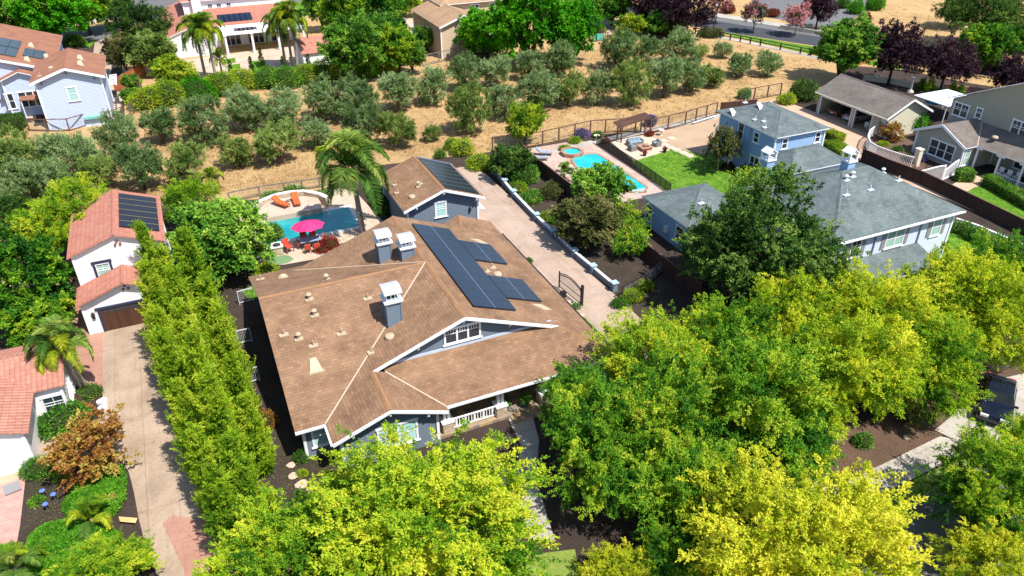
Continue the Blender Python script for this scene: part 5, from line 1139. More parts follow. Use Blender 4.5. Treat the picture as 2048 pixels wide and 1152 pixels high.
# ------------------------------------------------------------------ main pool and its terrace
m = MB(); X0, X1, Y0, Y1 = 4.4, 13.45, 66.0, 70.75
m.add([(X0,Y0,.085),(X1,Y0,.085),(X1,Y1,.085),(X0,Y1,.085)], [(0,1,2,3)]); o = m.build('pool_water', M['water']); structure(o)
pe = root('swimming_pool', (9,68,0), 'deep teal rectangular swimming pool beside the pink parasol', 'swimming pool')
m = MB(); w = .42
m.box(X0-w, X1+w, Y0-w, Y0, 0, .14); m.box(X0-w, X1+w, Y1, Y1+w, 0, .12); m.box(X1, X1+w, Y0, Y1, 0, .12); m.box(X0-w, X0, Y0, Y1, 0, .12); m.build('coping', M['coping'], pe)
m = MB(); m.tube(P(560,490,.09), P(592,484,.09), .02, .02, 5); m.tube(P(592,484,.09), P(625,476,.09), .02, .02, 5); m.build('pool_hose', M['white'], pe)
ground('pool_deck', [(X0-1.5,62.6),(X0+1,61.6),(9,61.4),(12.5,62.5),(14.3,64),(16,64.5),(15.2,74),(13.9,76),(X0-1.5,74)], 'deck', px=False)
ground('lawn', [(540,560),(700,500),(720,512),(640,560),(500,600),(480,580)], 'lawn')
ground('putting_mat', [(533,520),(545,512),(560,508),(580,512),(588,518),(575,526),(552,530),(538,528)], 'turf')
tr = root('raised_terrace', (8,73,0), 'raised cream terrace with a stone edge holding two orange loungers', 'terrace')
tp = [P(a, b, .6) for a, b in ((510,424),(534,436),(644,416),(641,404),(636,396),(610,392),(580,394),(552,399),(530,408))]
m = MB(); m.prism([(p.x, p.y) for p in tp], 0, .6); m.build('terrace_floor', [M['deck']], tr)
bk = [P(a, b, .6) for a, b in ((508,420),(520,410),(552,397),(580,391),(610,389),(640,395),(655,402))]
for i in range(len(bk)-1):
    m = MB(); m.bar(bk[i]+Vector((0,0,-.1)), bk[i+1]+Vector((0,0,-.1)), .42, 1.0); st_ = m.build('stone_wall', M['stone'], tr)
    m = MB(); m.bar(bk[i]+Vector((0,0,.43)), bk[i+1]+Vector((0,0,.43)), .5, .08); m.build('coping', M['coping'], st_)
def lounger(name='sun_lounger', cm='orange'):
    r = root(name, (0,0,0), 'x', 'sun lounger'); w = .33
    m = MB()
    for s in (-1, 1): m.bar((s*w,-.95,.3), (s*w,.5,.3), .04, .05)
    for s in (-1, 1):
        for y in (-.85, .35): m.bar((s*w,y,0), (s*w,y,.3), .04, .04)
    m.bar((-w,-.95,.3),(w,-.95,.3),.04,.05); m.bar((-w,.9,.72),(w,.9,.72),.04,.04); m.bar((-w,.35,.3),(-w,.92,.75),.04,.04); m.bar((w,.35,.3),(w,.92,.75),.04,.04); m.build('frame', M['teak'], r)
    m = MB(); m.box(-w+.01, w-.01, -.95, -.32, .33, .45); m.box(-w+.01, w-.01, -.3, .33, .33, .45); m.build('cushion', M[cm], r, bevel=.03)
    m = MB(); m.obox((0,.64,.64), (w-.01,0,0), (0,.33,.26), (0,-.037,.047)); m.build('back_cushion', M[cm], r, bevel=.03)
    return r
lg = lounger(); lg['label'] = 'orange lounger left of the small side table, turned away to the left'; lg['group'] = 'orange loungers on the terrace'
lg.location = P(563,412,.6); lg.rotation_euler = (0,0,R(8+25))
dup(lg, P(593,407,.6), R(-2), 'orange lounger right of the small side table, facing the pool')
stb = root('side_table', P(577,404,.6), 'small round side table between the two orange loungers', 'table'); m = MB(); q = P(577,404,.6); m.lathe(q+Vector((0,0,.38)), [(.24,0),(.24,.03)], 14); m.build('tabletop', M['umb_tan'], stb); m = MB()
for i in range(3): m.bar(q+Vector((math.cos(i*2.1)*.18, math.sin(i*2.1)*.18, 0)), q+Vector((0,0,.38)), .025, .025)
m.build('legs', M['umb_tan'], stb)
def parasol(loc, rad, h, matl, label, ribs=8, rise=.5, sx=1, name='parasol', scal=0):
    o = root(name, loc, label, 'parasol'); L = Vector(loc); m = MB(); m.tube(L, L+Vector((0,0,h+rise+.12)), .03, .025); m.build('pole', M['teak'], o)
    m = MB(); n = ribs*2; vs = [L+Vector((0,0,h+rise))]
    for i in range(n):
        t = 2*math.pi*i/n; rr = rad*(1 if i % 2 == 0 else .93)
        vs.append(L+Vector((math.cos(t)*rr*.55*sx, math.sin(t)*rr*.55, h+rise*.55+(0 if i % 2 == 0 else -.02))))
    for i in range(n):
        t = 2*math.pi*i/n; rr = rad*(1 if i % 2 == 0 else .9); vs.append(L+Vector((math.cos(t)*rr*sx, math.sin(t)*rr, h+(0 if i % 2 == 0 else .05))))
    fs = [(0, 1+i, 1+(i+1) % n) for i in range(n)]+[(1+i, 1+n+i, 1+n+(i+1) % n, 1+(i+1) % n) for i in range(n)]
    k = len(vs); vs += [v-Vector((0,0,.03)) for v in vs]; fs += [tuple(j+k for j in f[::-1]) for f in fs]+[(1+n+i, k+1+n+i, k+1+n+(i+1) % n, 1+n+(i+1) % n) for i in range(n)]
    m.add(vs, fs); m.build('canopy', matl, o)
    m = MB(); m.lathe(L, [(.28,0),(.28,.06),(.05,.1)], 12); m.build('base', M['black'], o)
    return o
q = P(622,492,0); parasol((q.x, q.y, 0), 1.28, 2.1, M['pink'], 'hot pink parasol over the dining table by the pool', sx=1.22, rise=.5)
dt = root('dining_table', (q.x, q.y, 0), 'dark rectangular patio dining table under the pink parasol', 'table')
m = MB(); m.box(q.x-.95, q.x+.95, q.y-.5, q.y+.5, .7, .75)
for i in range(9): m.box(q.x-.93+i*.21, q.x-.76+i*.21, q.y-.48, q.y+.48, .75, .76)
m.build('tabletop', M['bluegrey'], dt)
for a in (-.85, .85):
    for b in (-.42, .42): m = MB(); m.box(q.x+a-.04, q.x+a+.04, q.y+b-.04, q.y+b+.04, 0, .7); m.build('leg', M['black'], dt)
def chair(cm='redcush', wm='teak', name='patio_chair'):
    r = root(name, (0,0,0), 'x', 'chair')
    for a in (-.27, .27):
        m = MB(); m.box(a-.025, a+.025, -.27, -.22, 0, .42); m.build('leg', M[wm], r); m = MB(); m.bar((a,.25,0), (a,.33,.95), .05, .05); m.build('leg', M[wm], r)
        m = MB(); m.bar((a,-.27,.62), (a,.3,.64), .06, .035); m.bar((a,-.25,.42),(a,-.25,.62),.04,.04); m.build('armrest', M[wm], r)
    m = MB(); m.box(-.27,.27,-.27,.27,.38,.43); m.build('seat', M[wm], r)
    m = MB(); m.box(-.25,.25,-.26,.22,.43,.52); m.build('cushion', M[cm], r, bevel=.03)
    m = MB(); m.obox((0,.3,.72), (.25,0,0), (0,.035,.28), (0,.04,-.01)); m.build('backrest', M[cm], r, bevel=.02)
    return r
ch = chair(); ch['group'] = 'chairs round the pool dining table'; ch['label'] = 'red-cushioned wooden chair at the left end of the dining table'; ch.location = P(604,496); ch.rotation_euler = (0,0,R(80))
dup(ch, P(578,504), R(25), 'wide red-cushioned chair standing apart beside the stone barbecue', sc=1.25)
dup(ch, P(617,505), R(175), 'left one of two wooden chairs on the near side of the dining table'); dup(ch, P(634,503), R(185), 'right one of two wooden chairs on the near side of the dining table')
dup(ch, P(609,481), R(5), 'left one of two chairs on the pool side of the dining table'); dup(ch, P(627,477), R(-5), 'right one of two chairs on the pool side of the dining table'); dup(ch, P(645,488), R(-90), 'red-cushioned chair at the right end of the dining table')
q = P(551,510); bb = root('stone_barbecue', (q.x, q.y, 0), 'stone-clad barbecue counter beside the putting mat', 'barbecue'); m = MB(); m.box(q.x-.7,q.x+.7,q.y-.35,q.y+.45,0,.85); m.build('stone_base', M['stone'], bb); m = MB(); m.box(q.x-.78,q.x+.78,q.y-.42,q.y+.52,.85,.93); m.build('countertop', M['coping'], bb); m = MB(); m.lathe((q.x+.25,q.y,.93), [(.3,0),(.28,.15),(.1,.25)], 12, 0, 1.2, .8); m.build('grill', M['black'], bb)
q = P(693,490); m = MB(); m.box(q.x-.7,q.x+.7,q.y-.5,q.y+.5,0,.55); m.box(q.x-.76,q.x+.76,q.y-.56,q.y+.56,.55,.62); tag(m.build('stone_planter', M['stone']), 'square ledge-stone planter right of the dining table', 'planter')
# ------------------------------------------------------------------ bright pool on the right
pr = root('swimming_pool', (41,67,0), 'bright turquoise swimming pool with a spa at its far end', 'swimming pool')
wp_ = [P(a, b, .06) for a, b in ((1143,320),(1150,313),(1166,310),(1180,308),(1195,308),(1212,318),(1294,374),(1290,384),(1262,384),(1215,374),(1160,345))]
m = MB(); m.sheet([(p.x, p.y) for p in wp_], .085); structure(m.build('pool_water', M['water_b']))
m = MB(); cpo = [(p.x, p.y) for p in wp_]
for i in range(len(cpo)):
    a, b = Vector((*cpo[i], .06)), Vector((*cpo[(i+1) % len(cpo)], .06)); m.bar(a, b, .28, .11)
m.build('coping', M['redstone'], pr)
m = MB(); q = P(1278,380,.08); m.box(q.x-.8,q.x+.8,q.y-.5,q.y+.3,.05,.09); m.build('pool_steps', m_var('pale_pool_step', (.25,.62,.66), (.35,.7,.72), 3, .15), pr)
sp = root('spa', (39,76,0), 'raised octagonal spa with reddish stone rim behind the bright pool', 'spa'); q = P(1144,304,.3)
for i in range(8):
    t0, t1 = 2*math.pi*(i+.5)/8, 2*math.pi*(i+1.5)/8; a, b = q+Vector((math.cos(t0)*1.25, math.sin(t0)*1.25, -.05)), q+Vector((math.cos(t1)*1.25, math.sin(t1)*1.25, -.05)); m = MB(); m.bar(a, b, .35, .45); m.build('rim', M['redstone'], sp)
m = MB(); m.lathe(q, [(1.12,-.3),(1.12,.02)], 8); m.build('water', M['water_b'], sp)
for (u, v, a, lb) in ((1088,310,R(60),'grey-blue lounger nearer the spa'), (1079,321,R(75),'grey-blue lounger nearer the dark board fence')):
    l2 = lounger('pool_lounger', 'bluegrey'); l2.location = P(u, v); l2.rotation_euler = (0,0,a); l2['label'] = lb; l2['group'] = 'grey loungers by the bright pool'
# sofa set
def sofa(u, v, n, rz, label, name='outdoor_sofa'):
    r = root(name, (0,0,0), label, 'sofa'); w = .62*n/2+.1
    m = MB(); m.box(-w,w,-.42,.42,.02,.36); m.box(-w,-w+.16,-.42,.42,.36,.62); m.box(w-.16,w,-.42,.42,.36,.62); m.box(-w+.16,w-.16,.26,.42,.36,.72); m.build('wicker_body', M['wicker'], r)
    for i in range(n):
        a = -w+.18+i*(2*w-.36)/n; b = a+(2*w-.36)/n-.02; m = MB(); m.box(a,b,-.42,.22,.36,.5); m.build('seat_cushion', M['bluegrey'], r, bevel=.03); m = MB(); m.obox(((a+b)/2,.2,.68), ((b-a)/2,0,0), (0,.03,.18), (0,.07,-.015)); m.build('back_cushion', M['bluegrey'], r, bevel=.03)
    r.location = P(u, v); r.rotation_euler = (0,0,rz); return r
sofa(1269,289,3,R(-2),'three-seat grey wicker sofa with blue-grey cushions under the pergola'); sofa(1264,301,1,R(95),'grey wicker armchair left of the fire table','outdoor_armchair'); sofa(1313,292,1,R(-80),'grey wicker armchair right of the fire table','outdoor_armchair')
q = P(1289,299); ft = root('fire_table', (q.x,q.y,0), 'low reddish-brown square fire table between the wicker seats', 'fire table'); m = MB(); m.box(q.x-.65,q.x+.65,q.y-.65,q.y+.65,0,.38); m.box(q.x-.75,q.x+.75,q.y-.75,q.y+.75,.38,.45); m.build('table_body', M['redstone'], ft)
m = MB()
for i in range(12): a = random.uniform(-.35,.35); b = random.uniform(-.35,.35); m.lathe((q.x+a,q.y+b,.44), [(.09,0),(.07,.08),(.02,.1)], 6)
m.build('lava_rocks', M['dark'], ft)
pg = root('pergola', P(1262,285), 'small red-brown slatted pergola over the wicker sofa', 'pergola')
a, b = P(1242,285), P(1289,270)
for p in (a, b, a+Vector((.3,1.4,0)), b+Vector((.3,1.4,0))):
    m = MB(); m.bar(p, p+Vector((0,0,2.05)), .14, .14); m.build('post', M['post'], pg)
m = MB(); d = (b-a).normalized()
for off in (Vector((0,0,2.1)), Vector((.3,1.4,2.1))): m.bar(a-d*.8+off, b+d*1.0+off, .08, .14)
n = 26
for i in range(n): p = a-d*.7+(b-a+d*1.6)*i/n; m.bar(p+Vector((-.1,-.4,2.2)), p+Vector((.4,1.8,2.2)), .1, .08)
m.build('slatted_top', M['post'], pg)
for (u, v, lb) in ((1289,312,'dark plant pot on the patio left of the lawn corner'), (1329,305,'dark plant pot at the right corner of the seating patio')):
    q = P(u, v); po = root('plant_pot', (q.x,q.y,0), lb, 'plant pot', 'dark pots on the seating patio'); m = MB(); m.lathe(q, [(.16,0),(.24,.4),(.2,.42)], 10); m.build('pot', M['black'], po); o = bpy.data.objects.new('plant', shrub_mesh('pot_plant', int(u), G['red'], .25,.25,.25, 260, .12, .05)); COL.objects.link(o); o.parent = po; o.location = (0,0,.35)
for (u, v, lb) in ((1322,266,'pale bird bath on the bare earth behind the armchair'), (1193,277,'pale bird bath beside the wire fence behind the pool')):
    q = P(u, v+5); bbm = MB(); bbm.lathe(q, [(.18,0),(.08,.1),(.07,.6),(.35,.7),(.38,.76),(.3,.76),(.05,.7)], 14); tag(bbm.build('bird_bath', M['stucco_cream'], smooth=False), lb, 'bird bath')
pads = [(1327,282),(1343,277),(1330,290),(1340,295),(1353,300),(1367,306),(1380,312)]
for i, (u, v) in enumerate(pads):
    q = P(u, v); m = MB(); m.box(q.x-.5,q.x+.5,q.y-.5,q.y+.5,0,.06); tag(m.build('paving_slab', M['pad']), ['large cream paving slab next to the wicker armchair','cream paving slab furthest out on the bare earth','third cream slab of the stepping path from the patio','fourth cream slab of the stepping path','fifth cream slab of the stepping path','sixth cream slab, beside the lawn','last cream slab, in the shade of the bronze tree'][i], 'paving slab', 'cream slabs leading off the patio')
q = P(1405,243,.15); m = MB(); m.bar(P(1385,246,.12), P(1432,231,.12), .25, .1); m.bar(P(1385,246,.25), P(1430,232,.25), .2, .08); tag(m.build('stacked_pipes', M['vent_grey']), 'pale pipes stacked on the earth beside the wire fence', 'pipes')
# far pool
m = MB(); m.sheet([P(a,b,.06)[:2] for a,b in ((1187,67),(1206,63),(1208,80),(1190,83))], .08); structure(m.build('pool_water', m_water('green_pool_water', (.05,.36,.3), (.1,.45,.38))))
l3 = lounger('pool_lounger', 'bluegrey'); l3.location = P(1231,45); l3.rotation_euler=(0,0,R(70)); l3['label'] = 'grey lounger beside the far swimming pool at the top'
m = MB(); m.sheet([P(a,b,.06)[:2] for a,b in ((445,158),(480,156),(482,164),(447,166))], .08); structure(m.build('pool_water', M['water_b']))
# ------------------------------------------------------------------ vehicles
def car(name, label, paint, L=4.5, Wd=1.8, H=1.45, group=None):
    r = root(name, (0,0,0), label, 'car', group); hw = Wd/2
    st = [(-L/2,.35,.55,.86),(-L/2+.12,.28,.78,.95),(-L/2+.9,.26,.86,1),(-.4,.26,.9,1),(1.0,.26,.92,1),(L/2-.5,.28,.88,.98),(L/2-.08,.32,.8,.92),(L/2,.4,.6,.86)]
    m = MB(); vs = []
    for (y, zb, zt, k) in st: vs += [(-hw*k,y,zb),(-hw*k,y,(zb+zt)/2+.05),(-hw*k*.93,y,zt),(hw*k*.93,y,zt),(hw*k,y,(zb+zt)/2+.05),(hw*k,y,zb)]
    fs = [(6*i+j, 6*i+(j+1) % 6, 6*(i+1)+(j+1) % 6, 6*(i+1)+j) for i in range(len(st)-1) for j in range(6)]+[(5,4,3,2,1,0), tuple(6*(len(st)-1)+j for j in range(6))]
    fs = [f[::-1] for f in fs]; m.add(vs, fs); m.build('body', paint, r, smooth=False, bevel=.04)
    m = MB(); b = [(-L/2+1.35,.88),(-.75,H),(.75,H),(1.75,.9)]; vs = []
    for (y, z) in b: k = .9 if z < 1 else .72; vs += [(-hw*k,y,z),(hw*k,y,z)]
    vs += [(-hw*.9,-L/2+1.35,.86),(hw*.9,-L/2+1.35,.86),(hw*.9,1.75,.86),(-hw*.9,1.75,.86)]
    m.add(vs, [(0,1,3,2),(2,3,5,4),(4,5,7,6),(0,2,4,6,11,8)[::-1],(1,3,5,7,10,9)]); m.build('windows', M['glass'], r)
    m = MB(); m.box(-hw*.7,hw*.7,-.72,.72,H-.01,H+.025); m.build('roof', paint, r, bevel=.02)
    for sx in (-1, 1):
        for y in (-L*.3, L*.3):
            m = MB(); m.tube((sx*(hw-.2),y,.33),(sx*(hw+.01),y,.33),.33,.33,16); w_ = m.build('wheel', M['black'], r); m = MB(); m.tube((sx*(hw-.02),y,.33),(sx*(hw+.025),y,.33),.2,.2,10); m.build('rim', M['steel'], w_)
        m = MB(); m.box(sx*hw*.55-.2, sx*hw*.55+.2, -L/2-.02, -L/2+.1, .62, .76); m.build('headlight', M['white'], r)
        m = MB(); m.box(sx*hw*.62-.18, sx*hw*.62+.18, L/2-.1, L/2+.03, .64, .78); m.build('taillight', M['redcush'], r)
    for sx in (-1, 1): m = MB(); m.box(sx*(hw+.02)-.1, sx*(hw+.02)+.1, -.95, -.85, .9, 1.02); m.build('mirror', paint, r)
    m = MB(); m.box(-.24,.24,L/2-.02,L/2+.02,.48,.6); m.build('number_plate', M['white'], r)
    return r
cb = car('parked_car', 'glossy black car half hidden by trees at the right edge', mat('black_paint', (.008,.012,.03), .1, .7)); cb.location = P(1988,812); cb.rotation_euler = (0,0,R(-58)); cb.scale = (1.15,)*3
c1 = car('parked_car', 'dark bronze car in the left part of the open garage', mat('bronze_paint', (.1,.05,.035), .3, .5), group='cars in the taupe garage'); c1.location = (wx+3.0, (ys[1]*.72+ys[2]*.28), .05); c1.rotation_euler = (0,0,R(90))
c2 = car('parked_car', 'silver car in the right part of the open garage', mat('silver_paint', (.35,.38,.42), .3, .5), group='cars in the taupe garage'); c2.location = (wx+3.0, (ys[1]*.22+ys[2]*.78), .05); c2.rotation_euler = (0,0,R(90))
m = MB(); qy = (ys[3]+ys[4])/2; m.box(wx+1.6,wx+2.4,qy+.2,qy+.9,.05,.75); tag(m.build('storage_box', M['white'], bevel=.03), 'white storage chest inside the smaller garage bay', 'chest')
m = MB(); m.box(wx+.9,wx+1.4,qy-.6,qy-.1,.05,.5); m.box(wx+1.5,wx+2.0,qy-.9,qy-.4,.05,.9); tag(m.build('plastic_bins', M['grey']), 'grey bins stacked inside the smaller garage bay', 'bins')
# street lamp
q = P(1425,68); sl_ = root('street_lamp', (q.x,q.y,0), 'slim dark street lamp beside the road at the top', 'street lamp'); m = MB(); m.tube(q, q+Vector((0,0,4.9)), .09, .05); m.lathe(q, [(.2,0),(.14,.5),(.09,.6)], 10); m.build('post', M['black'], sl_); m = MB(); m.lathe(q+Vector((0,0,4.9)), [(.12,0),(.26,.25),(.2,.55)], 10); m.build('lantern', M['vent_grey'], sl_); m = MB(); m.lathe(q+Vector((0,0,5.45)), [(.28,0),(.05,.2)], 10); m.build('cap', M['black'], sl_)
q = P(1820,184); gl = root('garden_lamp', (q.x,q.y,0), 'pale garden lamp on a column behind the taupe garage', 'lamp'); m = MB(); m.lathe(q, [(.5,0),(.4,.3),(.16,.4),(.14,1.9)], 12); m.build('column', M['stucco_cream'], gl); m = MB(); m.lathe(q+Vector((0,0,1.9)), [(.12,0),(.3,.25),(.35,.3)], 10); m.build('lamp_shade', M['vent_grey'], gl)
# far-left patio bits
q = P(38,222); parasol((q.x,q.y,0), 2.3, 2.3, M['umb_tan'], 'large tan parasol on the patio beside the pale blue house', rise=.5)
q = P(0,180); parasol((q.x-.6,q.y,0), 1.6, 2.2, M['umb_tan'], 'second tan parasol cut by the left edge', rise=.4)
def bin_(u, v, mt, lb): 
    q = P(u, v); r = root('wheelie_bin', (q.x,q.y,0), lb, 'bin', 'bins beside the pale blue house'); m = MB(); m.add([(q.x-.25,q.y-.28,0),(q.x+.25,q.y-.28,0),(q.x+.25,q.y+.28,0),(q.x-.25,q.y+.28,0),(q.x-.32,q.y-.36,1),(q.x+.32,q.y-.36,1),(q.x+.32,q.y+.36,1),(q.x-.32,q.y+.36,1)], [(0,3,2,1),(4,5,6,7),(0,1,5,4),(1,2,6,5),(2,3,7,6),(3,0,4,7)]); m.build('bin_body', mt, r); m = MB(); m.box(q.x-.34,q.x+.34,q.y-.38,q.y+.38,1,1.07); m.build('lid', M['black'], r)
bin_(232,196,M['black'],'dark bin furthest from the orchard beside the pale blue house'); bin_(236,206,M['grey'],'grey bin nearest the orchard beside the pale blue house')
for (u, v, lb) in ((167,250,'left white patio cupboard against the pale blue house'),(183,246,'right white patio cupboard against the pale blue house')):
    q = P(u, v); r = root('patio_cupboard', (q.x,q.y,0), lb, 'cupboard', 'white cupboards'); m = MB(); m.box(q.x-.5,q.x+.5,q.y,q.y+.5,0,.85); m.build('cabinet', M['grey'], r); m = MB(); m.box(q.x-.55,q.x+.55,q.y-.05,q.y+.55,.85,.92); m.build('countertop', M['white'], r)
def bicycle(u, v, z, rz, label, col):
    r = root('bicycle', (0,0,0), label, 'bicycle')
    for y in (-.5, .5):
        m = MB(); N = 16
        for i in range(N): t0, t1 = 2*math.pi*i/N, 2*math.pi*(i+1)/N; m.tube((0,y+math.cos(t0)*.33,.34+math.sin(t0)*.33),(0,y+math.cos(t1)*.33,.34+math.sin(t1)*.33),.025,.025,5)
        for i in range(8): t = math.pi*i/8; m.tube((0,y-math.cos(t)*.32,.34-math.sin(t)*.32),(0,y+math.cos(t)*.32,.34+math.sin(t)*.32),.004,.004,3)
        m.build('wheel', M['black'], r)
    m = MB()
    for a, b in (((0,-.5,.34),(0,-.36,.88)),((0,-.38,.8),(0,.15,.78)),((0,-.38,.7),(0,.02,.32)),((0,.02,.32),(0,.15,.85)),((0,.02,.32),(0,.5,.34)),((0,.5,.34),(0,.15,.75))): m.tube(a, b, .022, .022, 6)
    m.build('frame', col, r); m = MB(); m.box(-.07,.07,.04,.3,.86,.9); m.build('saddle', M['black'], r); m = MB(); m.tube((-.27,-.36,.93),(.27,-.36,.93),.015); m.tube((0,-.36,.85),(0,-.36,.93),.015); m.build('handlebar', M['steel'], r)
    r.location = P(u, v); r.rotation_euler = (R(8),0,rz); return r
bicycle(146,598,0,R(10),'dark bicycle leaning beside the white garage building', mat('blue_bike_paint', (.02,.05,.25), .3)); bicycle(124,258,0,R(80),'bicycle leaning against the pale blue house behind the fence', mat('red_bike_paint', (.3,.03,.04), .3))
# front garden, lower left


for (u, v, c, lb) in ((17,944,'water','right one of the blue glass jars on the porch step'),(5,945,'water','left one of the blue glass jars on the porch step'),(28,926,'vent_grey','clear glass jar on the porch step')):
    q = P(u, v); r = root('glass_jar', (q.x,q.y,0), lb, 'jar', 'glass jars on the porch'); m = MB(); m.lathe(q, [(.1,0),(.16,.1),(.16,.32),(.08,.42),(.08,.5)], 14); m.build('jar', mat('jar_'+lb[:5].strip(), (.01,.06,.35) if c == 'water' else (.5,.55,.55), .08, .7), r, smooth=True); m = MB(); m.lathe(q+Vector((0,0,.5)), [(.09,0),(.09,.05)], 12); m.build('lid', M['steel'], r)
q = P(10,912); m = MB(); m.lathe(q, [(.2,0),(.5,.35),(.45,.65),(.2,.8),(.26,.88)], 18); tag(m.build('clay_urn', M['bluegrey'], smooth=True), 'large grey-blue urn inside the arched porch', 'urn')
q = P(24,976,.1); m = MB(); m.obox((q.x,q.y,.12), (.42,.1,0), (-.12,.42,0), (0,0,.03)); tag(m.build('framed_panel', M['grey']), 'framed grey glass panel lying on the pink brick path', 'panel')
for (u, v, lb) in ((91,988,'highest of the three blue glass ornaments in the mulch'),(113,995,'rightmost of the three blue glass ornaments in the mulch'),(97,1015,'lowest of the three blue glass ornaments in the mulch')):
    q = P(u, v+8); r = root('garden_ornament', (q.x,q.y,0), lb, 'garden ornament', 'blue glass ornaments'); m = MB(); m.tube(q, q+Vector((0,0,.55)), .015); m.build('stake', M['steel'], r); m = MB(); m.lathe(q+Vector((0,0,.55)), [(.02,0),(.13,.03),(.17,.08),(.12,.1),(.04,.06)], 14); m.build('glass_flower', mat('blue_glass', (.12,.2,.5), .15, .6), r, smooth=True)
q = P(257,1040); m = MB(); m.add([P(237,1033,.25),P(275,1036,.25),P(271,1046,.25),P(240,1043,.25),P(237,1033,.05),P(275,1036,.05),P(271,1046,.05),P(240,1043,.05)], [(0,3,2,1),(4,5,6,7),(0,1,5,4),(1,2,6,5),(2,3,7,6),(3,0,4,7)]); tag(m.build('wooden_board', m_var('raw_pine', (.6,.36,.14), (.72,.47,.22), 3)), 'raw pine board lying beside the curved driveway', 'board')
def rock(u, v, r_, label, mt='flag', flat=.25, name='flagstone', z=0):
    rng = random.Random(int(u*7+v)); q = P(u, v, z); n = 9; m = MB(); vs = [(q.x+math.cos(6.283*i/n)*r_*rng.uniform(.75,1.2), q.y+math.sin(6.283*i/n)*r_*rng.uniform(.7,1.1)) for i in range(n)]
    m.prism(vs, z, z+r_*flat); return tag(m.build(name, M[mt], bevel=.03), label, 'stone')
for i, (u, v, r_) in enumerate(((583,931,.3),(586,953,.33),(603,970,.4),(627,980,.4),(648,986,.3),(622,1003,.25))):
    rock(u, v, r_, ['topmost pinkish flagstone of the curved side path','second flagstone from the top of the curved side path','third flagstone from the top of the curved side path','fourth flagstone from the top of the curved side path','fifth flagstone, partly under the front tree','lowest small flagstone of the curved side path'][i])['group'] = 'flagstones of the side path'
for i, (u, v, r_, lb) in enumerate(((206,806,.35,'upper white boulder at the driveway edge'),(207,818,.3,'lower white boulder at the driveway edge'),(1812,877,.22,'tan boulder on the wood chips near the sidewalk'),(1137,606,.25,'pale rock at the gate foot'),(1164,633,.25,'pale rock at the end of the narrow planting strip'))):
    rock(u, v, r_, lb, 'pad' if i > 1 else 'white', .7, 'boulder')
q = P(178,808); m = MB(); m.box(q.x-.8,q.x-.3,q.y-1.3,q.y+.9,0,.5); tag(m.build('timber_planter', M['fence']), 'dark timber planter edge beside the driveway', 'planter')
tl = root('lattice_trellis', (XR-.2, 48, 0), 'white diagonal lattice leaning on the cottage end wall', 'trellis'); m = MB(); yv0, yv1 = 38.9*1.2, 42.6*1.2
for i in range(9):
    y_ = yv0+(yv1-yv0)*i/9; m.bar((-8.93*1.2-.22, y_, .2), (-8.93*1.2-.22, min(yv1, y_+1.5), .2+min(1.7,(yv1-y_)*1.13)), .06, .03); m.bar((-8.93*1.2-.26, y_+.4, .2), (-8.93*1.2-.26, max(yv0, y_-1.1), min(1.9,.2+(y_+.4-max(yv0, y_-1.1))*1.13)), .06, .03)
m.build('lattice', M['white'], tl)
for (u, v, lb) in ((1010,822,'green potted plant left of the entrance walk'),(1051,812,'potted plant in a teal pot right of the entrance walk')):
    q = P(u, v, .22); r = root('plant_pot', (q.x,q.y,.22), lb, 'plant pot', 'pots at the front entrance'); m = MB(); m.lathe(q, [(.17,0),(.27,.3),(.28,.42),(.22,.42)], 12); m.build('pot', m_var('teal_glaze', (.02,.1,.1), (.03,.16,.15), 3, .3) , r); o = bpy.data.objects.new('plant', shrub_mesh('pot_plant', int(u), G['mid'], .32,.32,.35, 420, .16, .06)); COL.objects.link(o); o.parent = r; o.location = (0,0,.38)
q = P(1868,205,2.0); parasol((q.x,q.y,0), 1.2, 2.0, m_var('blue_canvas', (.02,.32,.6), (.05,.42,.7), 3), 'bright blue parasol behind the taupe garage', rise=.4)
for (u, v, lb) in ((1996,352,'left white wicker chair on the taupe house porch'),(2012,358,'middle white wicker chair on the porch'),(2030,362,'right white wicker chair on the porch')):
    c = chair('white','white','wicker_chair'); c.location = P(u, v); c.rotation_euler = (0,0,R(-90)); c['label'] = lb; c['group'] = 'white wicker chairs on the porch'
# ------------------------------------------------------------------ vegetation
BK, BD = M['bark'], M['bark_dark']
for i, k in enumerate('abc'): tree_proto('elm'+k, 'elm_tree', G['elm'], BK, 8.2, 4.1, 3.3, 11+i, .22, nl=20, lr=.34, ns=3300, sl=.6, nlf=36, ll=.15, lw=.072, up=.25, droop=.25, inside=.3, top=.06, spread=.14, nb=230, bl=1.25, bw=.3)
for i, k in enumerate('abc'): tree_proto('olive'+k, 'olive_tree', G['olive'], BK, 4.4, 2.25, 2.15, 31+i, .16, multi=3, nl=16, lr=.38, ns=1300, sl=.36, nlf=30, ll=.17, lw=.05, up=.75, droop=.1, inside=.3, lowcut=-.95, top=.05, spread=.2, nb=170, bl=.45, bw=.5)
for i, k in enumerate('ab'): tree_proto('oak'+k, 'oak_tree', G['oak'], BD, 8.6, 4.6, 3.9, 51+i, .3, nl=26, lr=.3, ns=3000, sl=.45, nlf=32, ll=.16, lw=.085, up=.3, droop=.1, inside=.25, top=.05, lowcut=-.9, nb=300, bl=.8, bw=.45)
for i, k in enumerate('ab'): tree_proto('leafy'+k, 'leafy_tree', G['bright'], BD, 6.6, 3.2, 2.9, 61+i, .2, nl=24, lr=.3, ns=1500, sl=.38, nlf=20, ll=.27, lw=.14, up=.2, droop=.3, inside=.2, top=.06, lowcut=-.9, nb=200, bl=.6, bw=.45)
